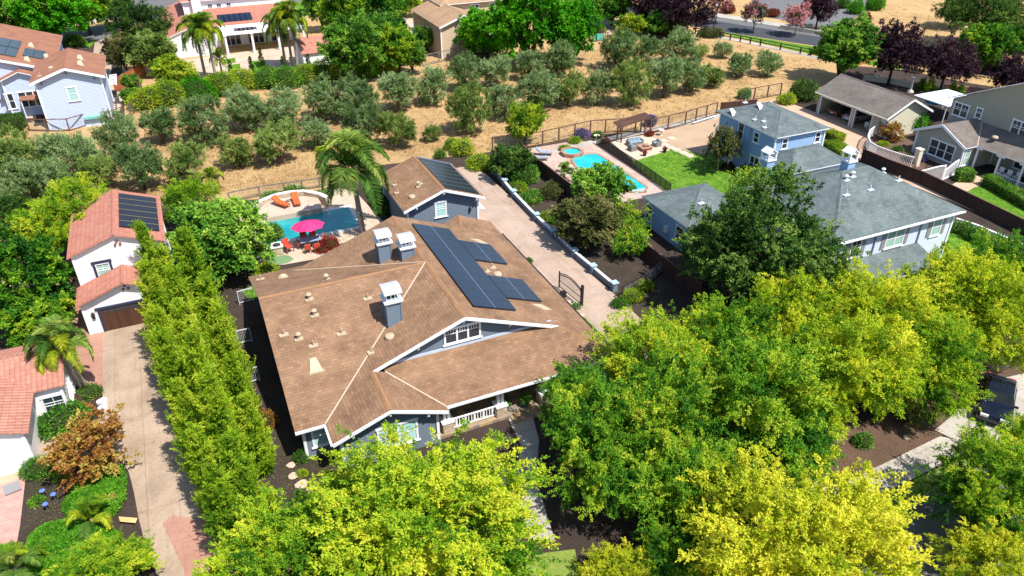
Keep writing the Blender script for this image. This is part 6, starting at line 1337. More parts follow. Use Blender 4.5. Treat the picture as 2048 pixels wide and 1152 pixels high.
tree_proto('mida', 'garden_tree', G['mid'], BD, 5.2, 2.5, 2.3, 71, .16, nl=20, lr=.32, ns=1900, sl=.36, nlf=24, ll=.2, lw=.1, up=.5, droop=.1, inside=.2, lowcut=-.95, top=.06, nb=160, bl=.55, bw=.42)
tree_proto('midb', 'garden_tree', G['mid'], BD, 6.8, 2.2, 3.1, 72, .16, nl=24, lr=.34, ns=2200, sl=.36, nlf=26, ll=.2, lw=.1, up=.5, droop=.1, inside=.2, lowcut=-.95, top=.06, nb=170, bl=.55, bw=.42)
tree_proto('plum', 'plum_tree', G['plum'], BD, 5.2, 2.5, 1.9, 81, .14, nl=16, lr=.36, ns=1100, sl=.45, nlf=22, ll=.18, lw=.11, up=.6, droop=.05, inside=.25, nb=130, bl=.8, bw=.36)
tree_proto('maple', 'maple_tree', G['maple'], BK, 3.2, 1.7, 1.3, 91, .08, nl=14, lr=.34, ns=560, sl=.38, nlf=18, ll=.16, lw=.1, up=.05, droop=.2, inside=.3, flat=.85, nb=80, bl=.6, bw=.4)
tree_proto('myrtle', 'crepe_myrtle', G['myrtle'], BK, 3.9, 1.5, 1.35, 95, .07, nl=12, lr=.36, ns=460, sl=.35, nlf=18, ll=.16, lw=.1, up=.6, nb=70, bl=.5, bw=.4)
tree_proto('small', 'small_tree', G['elm_green'], BK, 3.6, 1.6, 1.4, 97, .07, nl=11, lr=.32, ns=460, sl=.4, nlf=20, ll=.17, lw=.085, up=.2, inside=.25, droop=.2, nb=60, bl=.8, bw=.3)
def cypress_mesh(name, seed, matl, rx, h, nb=300, m=9, nlf=26, ll=.13, lw=.055, p_=.75, bl=1.1, base=.2, upk=1.1, bw=.13):
    "cone of feathery upswept plumes"
    rng = np.random.default_rng(seed); t = rng.random(nb)**1.3; a = rng.uniform(0, 2*math.pi, nb)
    bul = 1+.2*np.sin(a*3+t*9+seed)+.15*np.sin(a*5-t*14)
    r = rx*(1-t)**p_*bul*np.minimum(1, .45+t*6)*rng.uniform(.55, .95, nb); z = base+t*(h-base-.6)
    s_ = np.stack([np.cos(a)*r, np.sin(a)*r, z], 1); d = np.stack([np.cos(a), np.sin(a), np.full(nb, upk)], 1)+rng.normal(size=(nb,3))*.25
    d /= np.linalg.norm(d, axis=1, keepdims=True); L = bl*rng.uniform(.6,1.4,nb)*(1-.4*t)
    t0 = rng.uniform(-.4, .8, (nb, m)); w = bw*L[:,None]*(1.5-1.2*t0)
    sp = s_[:,None]+d[:,None]*(t0*L[:,None])[...,None]+rng.normal(size=(nb,m,3))*w[...,None]
    sd = d[:,None]+rng.normal(size=sp.shape)*.5; sd /= np.linalg.norm(sd, axis=2, keepdims=True)
    tt = rng.uniform(-.2, 1, (nb, m, nlf)); sl = .2*L[:,None,None]
    pos = sp[:,:,None]+sd[:,:,None]*(tt*sl)[...,None]+rng.normal(size=(nb,m,nlf,3))*(.13*sl*(1.1-np.clip(tt,0,1)))[...,None]
    ld = sd[:,:,None]*1.2+rng.normal(size=pos.shape)*.45
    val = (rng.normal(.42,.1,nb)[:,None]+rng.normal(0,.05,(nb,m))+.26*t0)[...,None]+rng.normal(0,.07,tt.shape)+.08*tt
    return leaf_mesh(name, pos.reshape(-1,3), ld.reshape(-1,3), ll, lw, val.ravel(), rng, matl, .35)
for i, k in enumerate('ab'):
    PROTO['cyp'+k] = dict(name='juniper_tree', crown=cypress_mesh('juniper_crown', 5+i, G['cypress'], 1.25, 9.6, 260, 18, 22, .115, .05, bl=1.7, upk=1.9, bw=.06, p_=.9), trunk=MB().tube((0,0,-.05),(0,0,6.5),.2,.05,8), bark=BD, h=9.4, zc=0, rx=1.7, tmesh=None)
PROTO['col'] = dict(name='slender_cypress', crown=cypress_mesh('slender_crown', 9, G['oak'], .45, 4.2, 120, 4, 14, .13, .06, .5, .5, .1, 2.5, .2), trunk=MB().tube((0,0,-.05),(0,0,3),.06,.03,6), bark=BD, h=4.2, zc=0, rx=.45, tmesh=None)
PROTO['cone'] = dict(name='cone_conifer', crown=cypress_mesh('cone_crown', 10, G['cypress'], .75, 2.4, 120, 5, 14, .13, .06, .7, .5, .05, 1.5, .2), trunk=MB().tube((0,0,-.05),(0,0,1.5),.06,.03,6), bark=BD, h=2.4, zc=0, rx=.75, tmesh=None)
def cyp_px(key, u, v, wpx, label, crownmat=None, group=None, cat='tree', sz=1.0, zfrac=.42):
    p = PROTO[key]; sc = 1
    for _ in range(4): q = P(u, v, p['h']*zfrac*sc*sz); depth = (q-Vector((0,0,CAMH))).dot(FW); sc = wpx/FPX*depth/(2*p['rx'])
    return plant_tree(key, (q.x,q.y,0), label, cat, group, sc=sc, sz=sc*sz, crownmat=crownmat)
ORD = ['first','second','third','fourth','fifth','sixth','seventh','eighth','ninth','tenth','eleventh','twelfth']
OL = {
 'uppermost orchard row': [(931,147,65,''),(992,143,65,''),(1060,130,58,''),(1118,118,64,'')],
 'row below the road fence': [(1241,100,72,''),(1293,105,52,''),(1354,90,70,''),(1400,104,34,'w'),(1446,100,34,''),(1480,131,50,''),(1535,128,50,'')],
 'right middle orchard row': [(1006,205,62,''),(1074,180,76,''),(1138,178,66,'w'),(1196,178,62,''),(1263,170,80,'w'),(1332,155,74,''),(1380,152,62,''),(1424,150,48,'w')],
 'row below the bright hedge': [(320,250,72,''),(405,240,90,''),(490,218,78,''),(562,217,84,''),(645,203,74,''),(718,200,86,''),(795,180,84,''),(868,170,72,''),(940,222,86,'w')],
 'row above the garage roofs': [(235,268,84,''),(375,333,78,'w'),(470,300,68,'w'),(554,283,86,'w'),(629,267,60,''),(718,253,78,''),(792,258,72,'w'),(865,267,34,'w')],
 'clump at the left edge': [(38,330,112,'w'),(135,318,98,''),(195,345,70,'w'),(20,365,90,''),(95,365,80,''),(180,322,66,'')]}
n_ = 0
for rowname, lst in OL.items():
    for i, (u, v, w_, t_) in enumerate(lst):
        look = 'small ' if w_ < 55 else ('large ' if w_ >= 84 else ''); hue = 'warm green' if t_ else 'grey-green'
        tree_px('olive'+'abc'[n_ % 3], u, v+1, w_*1.0, f"{look}{hue} olive tree, {ORD[i]} from left in the {rowname}", group='olive trees of the orchard', crownmat=G['olive_warm'] if t_ else None, sz=1.05 if w_ > 50 else .9); n_ += 1
tree_px('oakb', 278, 335, 95, 'dark dense round tree between the olives, right above the black roof mat', sz=1.0, crownmat=G['olive'])
T = [ # key,u,v,w,label,mat,sz
 ('leafya',22,22,120,'dark green street tree in the top left corner','mid',1),('leafyb',96,14,135,'bright green street tree beyond the solar roof','bright',1),('leafya',165,10,100,'second bright green street tree, left of the far road','elm_green',1),('midb',222,5,60,'green tree cut by the top edge beside the far road','mid',1),
 ('oaka',275,45,105,'tall dark green tree left of the white mansion','oak',1.1),('mida',245,108,62,'bronze-brown tree beside the far driveway','dull',1.1),('mida',305,105,80,'soft grey-green tree in front of the mansion wing','olive_warm',1),('leafyb',343,143,88,'bright yellow-green tree left of the mansion palms','lime',.8),
 ('mida',262,166,34,'upper small round tree beside the pale blue house','mid',.9),('mida',262,190,38,'lower small round tree beside the pale blue house','mid',.8),
 ('midb',640,12,60,'green tree behind the mansion roof','mid',1),('midb',690,35,90,'yellow-green tree right of the mansion','elm_green',.9),('mida',750,28,120,'broad yellow-green tree at the top of the dense group','elm_green',.9),('midb',700,95,100,'full green tree right of the casita','mid',.9),('mida',770,72,100,'middle tree of the dense green group','mid',1),('midb',795,95,75,'tree with reddish green crown in the dense group','elm_green',.9),('midb',822,112,50,'narrow dark tree at the right end of the dense group','mid',.9),('mida',808,6,60,'lime tree behind the tan house patio','lime',.8),('mida',852,75,55,'green shrub-like tree left of the tan house','mid',.8),
 ('leafya',975,60,110,'left of the three vivid green trees beside the tan house','bright',.95),('leafyb',1060,45,150,'tallest of the vivid green trees beside the tan house','bright',1.05),('leafya',1140,62,115,'right of the vivid green trees, next to the far pool','bright',1),('mida',965,92,62,'grey-green bush below the vivid green trees','olive',.7),
 ('mida',1180,15,90,'green tree above the far pool patio','mid',.8),('mida',1225,12,80,'second green tree above the far pool patio','mid',.8),('mida',1262,52,52,'lime green bushy tree beside the far lounger','lime',.8),('mida',1332,44,74,'broad rounded green tree before the dark board fence','mid',.7),('mida',1290,52,40,'small green tree between the rounded bushes','elm_green',.8),
 ('plum',1292,8,80,'leftmost purple tree along the far road','plum',1),('plum',1372,22,88,'purple tree closest to the street lamp','plum',1),('plum',1335,2,70,'purple tree cut by the top edge','plum',1),('plum',1640,15,66,'purple tree on the grey bank between the crepe myrtles','plum',1),
 ('myrtle',1436,8,46,'pink crepe myrtle behind the street lamp','myrtle',1),('myrtle',1512,26,46,'middle pink crepe myrtle on the far pavement','myrtle',1),('myrtle',1597,30,48,'right pink crepe myrtle on the far pavement','myrtle',1),
 ('midb',1690,92,104,'large rounded green tree behind the taupe garage','mid',.82),('plum',1793,104,96,'left purple plum tree above the taupe garage roof','plum',1.05),('plum',1897,125,86,'middle purple plum tree behind the garden wall','plum',1.05),('plum',2025,152,76,'right purple plum tree above the taupe house roof','plum',.9),('plum',1845,118,40,'small purple plum tree squeezed between two larger ones','plum',.9),
 ('oaka',1910,18,80,'dark green tree at the edge of the dry field','oak',.9),('oakb',1960,28,140,'large dark green tree in the top right','oak',.9),('oaka',2035,35,110,'dark green tree in the top right corner','oak',.9),('leafya',1972,88,110,'light green tree below the dark trees, top right','elm_green',.9),('leafyb',2040,85,80,'light green tree at the right edge, top','elm_green',.9),
 ('mida',1050,245,70,'dense upright yellow-green tree beside the wire fence','lime',1.15),('mida',1020,320,76,'dark green tree at the head of the driveway','oak',.9),('maple',1440,300,70,'bronze-leaved tree beside the sky blue house','dull',1.15),
 ('leafya',1200,375,118,'glossy green tree in front of the bright pool','mid',.72),('mida',1172,442,116,'broad bronze-green tree beside the driveway wall','dull',.8),('small',1258,438,62,'light green tree left of the pool pavilion','elm_green',1.1),('small',1262,480,60,'second light green tree left of the pool pavilion','elm_green',.9),
 ('oaka',1548,500,300,'very large dark green oak between the two blue roofs','oak',.95),('oakb',1425,500,150,'smaller oak beside the pool pavilion','oak',1),('oaka',1610,560,190,'low dark oak under the large oak','oak',.85),('small',1510,375,80,'young green tree behind the pavilion roof','elm_green',1),
 ('elmb',1185,815,190,'yellow-green elm touching the right corner of the bungalow','elm_green',1),('elma',1320,735,225,'yellow-green elm right of the bungalow, end of the driveway','elm',1),('elmc',1455,715,235,'third elm of the long row right of the bungalow','elm',1),('elmb',1600,665,225,'elm under the large dark oak','elm_lime',1),('elma',1745,640,220,'elm in front of the blue hip-roofed house','elm_lime',1),('elmc',1890,590,200,'elm covering the right corner of the blue hip-roofed house','elm_lime',1),('elmb',2010,575,180,'green elm at the right edge below the rose bushes','elm_green',1),
 ('elma',1955,625,210,'elm at the right edge above the black car','elm_lime',1),('elmc',1830,712,208,'elm left of the black car','elm',1),('elmb',1680,745,250,'elm over the wood-chip bed','elm_lime',1),('elma',1520,790,260,'green elm in the middle of the lower right grove','elm_green',1),('elmc',1350,840,260,'green elm left of centre in the lower right grove','elm_green',1),('elmb',1215,890,230,'deep green elm beside the entrance walk','elm_green',1),('elma',1390,960,230,'deep green elm above the sidewalk','elm_green',.95),('elmc',1560,870,170,'small green elm at the sidewalk','elm_green',.9),
 ('elma',865,1020,380,'largest yellow-green elm in front of the bungalow bay','elm',.85),('elmc',590,1135,300,'yellow-green elm at the bottom left of centre','elm',.85),('elmb',715,1035,210,'yellow-green elm between the flagstones and the bay window','elm',.85),('elmb',205,1148,160,'yellow-green elm at the bottom beside the curved driveway','elm',.7),
 ('elma',1620,1090,420,'golden yellow elm at the bottom right','elm_yellow',.85),('elmc',1970,955,225,'yellow-green elm below the black car','elm',1),('elmb',2062,895,110,'yellow-green elm at the right edge beside the car','elm',1),('elmb',1235,1150,130,'golden elm cut by the bottom edge','elm_yellow',.9),('elmc',1360,1120,170,'dark green elm beside the golden elm','elm_green',.9),('elma',1985,1120,170,'golden elm in the bottom right corner','elm_yellow',.8),
 ('elmb',135,440,165,'tall lime tree left of the white garage building','elm',1),('mida',62,480,110,'green tree below the lime tree at the left','elm_green',1),('leafyb',40,560,170,'big dense green tree above the tiled cottage','elm_green',1.1),('leafya',75,640,120,'lower dense green tree touching the cottage roof','elm_green',.9),('oakb',15,420,90,'dark green tree at the left edge','oak',.9),
 ('leafya',440,470,190,'big glossy green tree right of the white garage building','mid',.85),('elma',375,405,100,'yellow-green tree behind the glossy tree','elm',.8),('small',60,355,60,'bright green sapling among the olives at the left','elm_green',1),('small',500,495,70,'green bush-like tree beside the pool corner','elm_green',.9),
 ('maple',185,900,125,'bronze Japanese maple beside the cottage driveway','maple',1),('maple',1785,262,52,'reddish maple inside the white railing','maple',.8)]
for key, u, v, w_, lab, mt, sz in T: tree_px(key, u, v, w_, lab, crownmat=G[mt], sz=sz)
JUN = [(312,560,62,1.15),(345,590,74,1.0),(398,585,78,1.05),(322,640,74,1.1),(375,660,84,1.1),(430,650,80,.95),(338,715,78,1.0),(395,735,88,1.15),(455,720,84,1.0),(362,790,82,1.05),(420,810,92,1.1),(482,800,80,.95),(388,875,90,1.1),(448,890,98,1.15),(508,880,80,.95),(420,960,90,1.05),(480,970,92,1.0),(455,1040,96,.95)]
for i, (u, v, w_, sz) in enumerate(JUN):
    rw = 'left' if i in (0,1,3,6,9,12,15) else ('middle' if i in (2,4,7,10,13,16,17) else 'right'); nb_ = [j for j in range(len(JUN)) if ('left' if j in (0,1,3,6,9,12,15) else ('middle' if j in (2,4,7,10,13,16,17) else 'right')) == rw].index(i)
    cyp_px('cyp'+'ab'[i % 2], u, v, w_, f"pointed feathery juniper, {ORD[nb_]} from the top in the {rw} file of the tall row", group='row of tall junipers', sz=sz)
for i, (u, v) in enumerate(((1845,168),(1862,170),(1905,178),(1922,181))): cyp_px('cone', u, v, 17, ['left cone conifer of the left pair behind the awning','right cone conifer of the left pair behind the awning','left cone conifer of the right pair behind the awning','right cone conifer of the right pair behind the awning'][i], G['cypress'], 'cone conifers', sz=1.1)
for i, (u, v) in enumerate(((462,142),(503,135),(522,118),(566,132),(617,130),(529,140))): cyp_px('col', u, v, 9, ['leftmost slender cypress on the mansion patio','slender cypress between the two turf squares','slender cypress in front of the mansion column','slender cypress left of the right palms','slender cypress in front of the casita','slender cypress beside the small pool'][i], G['oak'], 'slender cypresses', sz=1.0)
# palms
def frond_mesh(seed, L=3.2, rise=.9, droop=2.2, matl=None, n=60, ll=.85):
    rng = np.random.default_rng(seed); s = np.linspace(.12, 1, n); ax = lambda s_: np.stack([s_*L*(1-.22*s_**2), np.zeros_like(s_), rise*np.sin(s_*2.2)*L*.35-droop*s_**2.6*L*.33], -1)
    p = ax(s); tg_ = np.gradient(p, axis=0); tg_ /= np.linalg.norm(tg_, axis=1, keepdims=True); P_, D_, Lr, Wr = [], [], [], []
    for sd in (-1, 1):
        for rep in range(4):
            d = tg_*.75+np.array([0, sd*1.0, 0])+np.array([0, 0, -.55+.2*rep])+rng.normal(size=p.shape)*.12; P_.append(p+rng.normal(size=p.shape)*.01); D_.append(d); Lr.append(ll*np.sin(np.clip(s*2.9,0,math.pi))**.5*(1-.35*s)+.08); Wr.append(np.full(n, .05))
    s2 = np.linspace(0, .98, 16); q = ax(s2); P_.append(q[:-1]); D_.append(q[1:]-q[:-1]); Lr.append(np.full(15, L/13)); Wr.append(np.full(15, .07))
    P_, D_, Lr, Wr = np.vstack(P_), np.vstack(D_), np.concatenate(Lr), np.concatenate(Wr)
    return leaf_mesh('frond', P_, D_, Lr, Wr, rng.normal(.5, .1, len(P_))+.1*rng.normal(), rng, matl or G['palm'], .75)
FR = {k: [frond_mesh(i+(40 if k == 'palm_yellow' else 0), 3.1, rs, dr_, G[k]) for i, (rs, dr_) in enumerate(((1.7,.7),(1.2,1.4),(.8,2.3),(1.4,1.0)))] for k in ('palm', 'palm_yellow')}
def palm(u, v, h, fl, label, k='palm', nf=18, r0=.19, lean=(0,0), group=None, yellow=.3, name='palm_tree', shaft=True):
    q = P(u, v); o = root(name, (q.x,q.y,0), label, 'palm', group); rng = random.Random(int(u*3+v)); top = Vector((q.x+lean[0], q.y+lean[1], h)); m = MB(); b = Vector((q.x,q.y,-.05)); N = max(4, int(h/.35))
    for i in range(N): m.tube(b.lerp(top, i/N), b.lerp(top, (i+1)/N), r0*(1.25-.35*i/N), r0*(1.15-.35*i/N), 10)
    m.build('trunk', M['palm_bark'], o)
    if shaft: m = MB(); m.tube(top, top+Vector((0,0,.8)), r0*1.35, r0*.55, 10); m.build('crownshaft', M['palm_shaft'], o)
    tp_ = top+Vector((0,0,.65 if shaft else 0))
    for i in range(nf):
        kk = 'palm_yellow' if rng.random() < yellow else 'palm'; lay = i/nf; f = bpy.data.objects.new('frond', FR[kk][0 if lay < .3 else (3 if lay < .55 else (1 if lay < .8 else 2))]); COL.objects.link(f); f.parent = o
        f.location = tp_-Vector((q.x,q.y,0)); f.rotation_euler = (rng.uniform(-.15,.15), (-.75 if lay < .3 else -.3 if lay < .55 else 0.1)+rng.uniform(-.15,.15), i*2.4+rng.uniform(-.2,.2)); s_ = fl/3.1*rng.uniform(.85,1.1); f.scale = (s_,s_,s_)
    return o
palm(726,466,5.7,4.3,'large queen palm between the pool and the blue garage', nf=26, r0=.24, yellow=.15, lean=(-.25,.1))
palm(172,778,3.4,2.5,'queen palm leaning beside the cottage lattice', nf=22, r0=.26, yellow=.5, lean=(-.5,-.6))
for (u, v, h, lb) in ((413,163,6.2,'left trunk of the two tall palms before the mansion wing'),(434,166,6.6,'right trunk of the two tall palms before the mansion wing'),(586,138,6.6,'left of the three tall palms beside the casita'),(597,142,6.9,'middle of the three tall palms beside the casita'),(572,136,5.6,'rear of the three tall palms beside the casita')): palm(u, v, h, 3.4, lb, nf=26, yellow=.45, group='tall palms before the mansion', r0=.2)
palm(447,160,2.4,1.9,'short young palm beside the mansion pool', nf=12, r0=.14, yellow=.6); palm(195,1068,1.2,1.7,'small yellow-fronded palm in the ground cover mound', nf=8, r0=.09, yellow=.95, shaft=False)
palm(45,1160,1.0,1.9,'low fan of palm leaves in the bottom left corner', nf=12, r0=.15, yellow=.3, shaft=False); palm(1128,365,1.0,1.6,'dwarf palm beside the bright pool', nf=14, r0=.15, yellow=.2, shaft=False); palm(430,385,1.4,1.8,'young yellow-green palm behind the glossy tree', nf=12, r0=.12, yellow=.6, shaft=False)
palm(1940,60,3,1.6,'palm-like tuft beyond the middle plum tree', nf=8, r0=.1, yellow=.5) if False else None
# shrubs: u,v(centre on ground),w px, material, label, height factor
SH = [(133,830,100,'mid','large light green shrub under the cottage window',.55),(95,845,60,'mid','left end of the cottage window shrub bed',.6),(180,782,46,'palm','spiky grass clump beside the driveway boulders',.6),(80,935,56,'mid','bright green bush right of the arched porch',.8),(125,948,34,'lime','yellow-orange bush beside the maple',.6),(75,1000,26,'mid','small green bush above the glass ornaments',.6),(270,1095,50,'dull','tan and green flax clump beside the driveway',.7),(220,950,40,'lime','yellow-green patch at the top of the upper mound',.3),
 (545,392,40,'rose','left rose bush behind the orange loungers',.6),(590,384,46,'rose','right rose bush behind the orange loungers',.6),(650,388,34,'olive','grey-green agave clump behind the terrace',.6),(662,488,36,'red','red-leaved bush right of the dining table',.8),(646,498,26,'red','small dark red bush touching the table',.7),(735,482,26,'olive','grey groundcover clump at the palm foot',.4),
 (925,300,44,'lime','left yellow-green shrub behind the blue garage',.9),(960,325,52,'lime','yellow shrub at the head of the driveway',.7),(905,292,32,'lime','small yellow-green shrub behind the solar strips',.9),(985,335,30,'mid','dark shrub at the end of the low wall',.8),
 (1048,350,62,'mid','green shrub at the top of the bed beside the low wall',.7),(1035,372,40,'lime','yellow-green low shrub beside the low wall',.5),(1062,392,46,'mid','low green shrub in the middle of the wall bed',.5),(1100,385,44,'dull','pinkish-tipped shrub beside the board fence',.9),(1095,432,34,'lime','bright yellow shrub beside the low wall',.7),(1112,440,26,'mid','green shrub below the yellow one',.6),
 (1265,590,44,'lime','lime shrub at the lower end of the low wall',.6),(1240,605,34,'mid','green shrub beside the end pillar',.5),(1290,570,34,'lime','yellowish shrub beside the wire fence in the bed',.6),(1057,522,16,'mid','small plant beside the roof edge on the driveway',.8),(1153,612,18,'rose','white-flowered plant at the iron gate',.6),
 (1163,268,28,'purple','purple-flowered bush on the orchard fence',.8),(1300,247,24,'purple','purple wisteria over the end of the pergola',1.3),(1299,268,18,'red','reddish bush behind the wicker sofa',.8),(1211,283,18,'red','reddish bush left of the pergola',.8),(1150,280,26,'lime','yellow-green plant near the spa',.6),(1130,295,24,'lime','low yellow plant beside the spa',.5),(1195,270,20,'mid','green bush before the orchard fence',.8),
 (1455,335,26,'plum','dark bush beneath the bronze tree',.8),(1490,345,30,'plum','dark rounded bush against the sky blue house',.9),(1572,200,36,'lime','yellow-green shrub before the taupe garage',.7),(1605,188,56,'oak','dark green shrub left of the taupe garage',.9),(1488,192,26,'bright','bright green shrub behind the sky blue roof',1.1),
 (1822,252,44,'bright','round clipped green topiary beside the taupe garage',1.5),(1854,250,18,'oak','small dark shrub right of the topiary',1),(1765,290,24,'lime','yellow-green plant inside the white railing',.7),(1795,300,26,'rose','white-flowered plant inside the white railing',.7),(1810,318,24,'oak','dark shrub inside the white railing',.7),(1842,318,20,'purple','magenta flowers beside the cream pillar',.9),
 (1455,20,30,'red','red oleander right of the street lamp',.8),(1545,28,26,'red','small red oleander between the crepe myrtles',.8),(1728,38,28,'red','red oleander beside the dry field',.8),(1710,20,34,'bright','round green bush on the grey bank',1),(1748,12,38,'bright','larger round green bush on the grey bank',1),(1685,10,28,'mid','green bush at the top of the grey bank',1),(1420,62,50,'dull','golden grass clump at the foot of the street lamp',.4),
 (1920,455,40,'rose','first white rose bush below the right driveway',.7),(1950,470,44,'rose','second white rose bush below the right driveway',.7),(1985,485,44,'rose','third white rose bush below the right driveway',.7),(2022,500,44,'rose','fourth white rose bush below the right driveway',.7),
 (152,84,38,'mid','round green bush beside the far driveway',.8),(232,115,16,'oak','dark clipped ball beside the far driveway',1),(15,172,28,'bright','clipped topiary on the far left patio',1.3),(25,195,30,'mid','layered green shrub on the far left patio',.6),
 (530,842,50,'maple','green and bronze bush left of the bungalow',.9),(518,905,66,'mid','dense green bush beside the flagstones',.9),(505,800,30,'dull','dry reddish bush in the narrow side yard',.8),(603,915,30,'mid','green sapling at the bungalow corner',1),(605,945,20,'lime','tiny yellow-green plant between the flagstones',.5),
 (1725,880,40,'mid','green bush on the wood-chip bed',.7),(1820,830,50,'dull','brown-green shrub beside the walk',.6),(1165,860,40,'oak','dark shrub beside the entrance walk',.8),(410,530,60,'bright','glossy shrub left of the pool',.9),(545,470,44,'mid','green shrub at the pool corner',1.0),(535,545,50,'lime','yellow-flowered shrub beside the putting mat',.8),
 (850,85,30,'mid','shrub beside the tan house patio',.8),(660,110,40,'dull','reddish shrub right of the casita',.8),(500,148,18,'red','red-flowered bush beside the mansion pool',.7),(543,140,16,'red','second red-flowered bush on the mansion patio',.7),(625,140,30,'lime','yellow-green shrub in front of the casita',.7),(1200,60,26,'dull','reddish shrub above the far pool',.7),(1240,85,40,'lime','yellow-green shrub right of the far pool',.9),(880,310,24,'mid','green shrub at the garage back corner',.9)]
for (u, v, w_, g_, lb, hf) in SH:
    q = P(u, v+w_*.2, 0); depth = (q-Vector((0,0,CAMH))).dot(FW); r_ = w_/FPX*depth/2
    shrub('shrub', (q.x,q.y,0), lb, g_, r_, r_*.9, r_*hf*1.1, ll=min(.24, max(.13, r_*.16)), lw=min(.11, max(.06, r_*.07)), rough=.14*min(1.5, r_+.3))
HD = [(300,205,58,'lime'),(345,198,62,'lime'),(395,190,62,'bright'),(445,178,60,'lime'),(490,168,52,'lime'),(535,165,50,'mid'),(575,165,55,'mid'),(610,158,48,'lime'),(650,152,50,'lime'),(690,150,52,'lime'),(730,146,50,'bright'),(765,142,44,'lime')]
for i, (u, v, w_, g_) in enumerate(HD):
    q = P(u, v+w_*.18); depth = (q-Vector((0,0,CAMH))).dot(FW); r_ = w_/FPX*depth/2
    shrub('hedge_shrub', (q.x,q.y,0), f"{'yellow-green' if g_=='lime' else 'green'} hedge shrub, {ORD[i]} from the left in the bright hedge above the olives", g_, r_*1.25, r_*.85, r_*1.05, ll=.26, lw=.13, cat='hedge', group='shrubs of the bright hedge', rough=.3)
def hedge(u0, v0, u1, v1, wd, h, g_, lb):
    a, b = P(u0, v0), P(u1, v1); c = (a+b)/2; d = b-a; shrub('hedge', (c.x,c.y,0), lb, g_, d.length/2, wd/2, h/2, ll=.13, lw=.07, box=True, rot=math.atan2(d.y, d.x), cat='hedge', rough=.1)
hedge(-20,262,50,256,2.6,1.7,'oak','dark green clipped hedge at the left edge behind the wire fence'); hedge(748,380,778,432,1.4,1.6,'oak','dark clipped hedge between the palm and the blue garage')
hedge(1655,273,1682,284,1.3,.9,'lime','short yellow-green hedge beside the salmon driveway'); hedge(1655,300,1692,322,1.8,1.3,'lime','thick yellow-green hedge behind the lattice chimney')
hedge(1920,356,1932,366,1.6,1.2,'mid','clipped box hedge beside the white gates'); hedge(1968,368,2075,428,1.3,1.1,'mid','long clipped hedge in front of the white porch')
# ground cover mounds: countless plants, one mesh each
def mound(pts, h, lb, g_='ivy', n=9000):
    rng = np.random.default_rng(len(lb)); q = np.array([P(a, b)[:2] for a, b in pts]); c = q.mean(0); mn, mx = q.min(0), q.max(0); res = []
    def inside(p):
        ins = np.zeros(len(p), bool); j = len(q)-1
        for i in range(len(q)):
            cond = ((q[i,1] > p[:,1]) != (q[j,1] > p[:,1])) & (p[:,0] < (q[j,0]-q[i,0])*(p[:,1]-q[i,1])/(q[j,1]-q[i,1]+1e-9)+q[i,0]); ins ^= cond; j = i
        return ins
    p = rng.uniform(mn, mx, (n*3, 2)); p = p[inside(p)][:n]
    seg = np.min([np.linalg.norm(p-(a+np.clip(((p-a)@(b-a))/((b-a)@(b-a)), 0, 1)[:,None]*(b-a)), axis=1) for a, b in zip(q, np.roll(q, -1, 0))], axis=0)
    z = h*np.clip(seg/.7, 0, 1)**.5*(1+.12*np.sin(p[:,0]*3)+.1*np.sin(p[:,1]*4)); z = z*rng.uniform(.75, 1, len(p))
    pos = np.column_stack([p-c, z]); d = rng.normal(size=pos.shape)+np.array([0,0,1.1]); val = rng.normal(.5,.13,len(p))+.3*(np.sin(p[:,0]*2.1+1)*np.sin(p[:,1]*2.9) > .72)
    o = bpy.data.objects.new('ground_cover', leaf_mesh('ground_cover', pos, d, .14, .08, val, rng, G[g_], .3)); COL.objects.link(o); o.location = (c[0], c[1], 0)
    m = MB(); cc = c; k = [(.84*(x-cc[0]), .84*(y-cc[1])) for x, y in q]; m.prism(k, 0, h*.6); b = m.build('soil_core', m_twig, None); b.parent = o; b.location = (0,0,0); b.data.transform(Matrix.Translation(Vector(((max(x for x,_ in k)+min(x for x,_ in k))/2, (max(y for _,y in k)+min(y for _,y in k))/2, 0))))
    b['kind'] = 'stuff'; return tag(o, lb, 'ground cover', kind='stuff')
mound([(145,985),(165,955),(200,938),(245,935),(254,960),(252,1000),(235,1030),(190,1050),(140,1045),(125,1015)], .8, 'upper green ground-cover mound with orange tips beside the driveway', n=14000)
mound([(45,1115),(60,1080),(100,1055),(150,1040),(215,1050),(245,1075),(238,1110),(200,1140),(120,1160),(60,1150)], .8, 'large green ground-cover mound at the bottom left', n=20000)
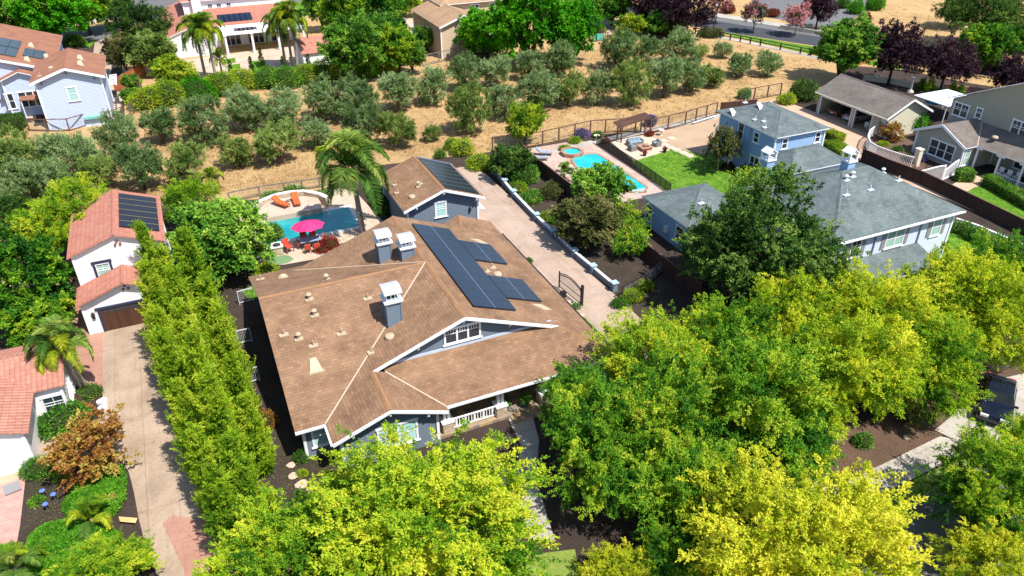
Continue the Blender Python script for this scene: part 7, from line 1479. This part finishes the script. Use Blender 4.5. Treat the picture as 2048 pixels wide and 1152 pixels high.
def dry_tufts(n=26000):
    rng = np.random.default_rng(3); u = rng.uniform(-20, 2060, n); v = rng.uniform(-5, 400, n); ok = []
    poly = [(-20,430),(130,420),(330,395),(520,380),(640,368),(760,320),(985,298),(1085,285),(1180,262),(1300,258),(1420,226),(1560,186),(1640,150),(1640,122),(1480,92),(1390,76),(1300,78),(1190,92),(950,115),(800,155),(600,185),(300,235),(-20,300)]
    q = np.array(poly, float); p = np.column_stack([u, v]); ins = np.zeros(n, bool); j = len(q)-1
    for i in range(len(q)):
        ins ^= ((q[i,1] > v) != (q[j,1] > v)) & (u < (q[j,0]-q[i,0])*(v-q[i,1])/(q[j,1]-q[i,1]+1e-9)+q[i,0]); j = i
    f2 = (u > 1700) & (u < 1890) & (v < 78) & (v > -5) & (u < 1760+v*3); p = p[ins | f2]
    W3 = np.array([tuple(P(a, b)) for a, b in p]); W3 = np.repeat(W3, 9, 0)+np.column_stack([rng.normal(0,.28,(len(p)*9,2)), np.zeros(len(p)*9)])
    d = rng.normal(size=W3.shape)*.6+np.array([.2,0,1]); o = bpy.data.objects.new('dry_grass', leaf_mesh('dry_grass', W3, d, .26, .05, rng.normal(.5,.15,len(W3)), rng, m_foliage('dry_grass_blades', [(.15,(.24,.14,.06)),(.5,(.44,.29,.14)),(.85,(.6,.43,.23)),(1,(.5,.45,.22))], .2), .2))
    COL.objects.link(o); return tag(o, 'dry golden grass of the orchard hillside', 'grass', kind='stuff')
dry_tufts()

# fallen leaves on paving and beds
def litter(polys, n, g_, lb, ll=.055):
    rng = np.random.default_rng(len(lb)); A = []
    for poly, k in polys:
        q = np.array([P(a, b)[:2] for a, b in poly]); p = rng.uniform(q.min(0), q.max(0), (k*2, 2)); ins = np.zeros(len(p), bool); j = len(q)-1
        for i in range(len(q)):
            ins ^= ((q[i,1] > p[:,1]) != (q[j,1] > p[:,1])) & (p[:,0] < (q[j,0]-q[i,0])*(p[:,1]-q[i,1])/(q[j,1]-q[i,1]+1e-9)+q[i,0]); j = i
        A.append(p[ins])
    p = np.vstack(A); pos = np.column_stack([p, np.full(len(p), .05)]); d = rng.normal(size=pos.shape)*np.array([1,1,.15])
    o = bpy.data.objects.new('fallen_leaves', leaf_mesh('fallen_leaves', pos, d, ll, ll*.7, rng.normal(.5,.2,len(pos)), rng, G[g_], 1.0)); COL.objects.link(o); return tag(o, lb, 'leaves', kind='stuff')
litter([([(205,660),(300,650),(345,900),(400,1100),(330,1150),(205,850)], 350), ([(905,360),(985,355),(1230,590),(1250,680),(1150,610)], 450), ([(1580,930),(1880,800),(1885,870),(1690,965)], 900), ([(1400,1105),(1870,870),(1960,890),(1440,1140)], 900)], 0, 'maple', 'small brown leaves fallen on the driveways and sidewalk')
litter([([(560,880),(660,900),(680,1060),(560,1040)], 1500), ([(1180,500),(1330,560),(1330,640),(1230,600)], 1500), ([(60,940),(140,930),(130,1050),(60,1110),(45,1110)], 900), ([(1000,400),(1060,380),(1180,500),(1130,480)], 900)], 0, 'dull', 'dry leaves and twigs scattered on the dark mulch', .07)
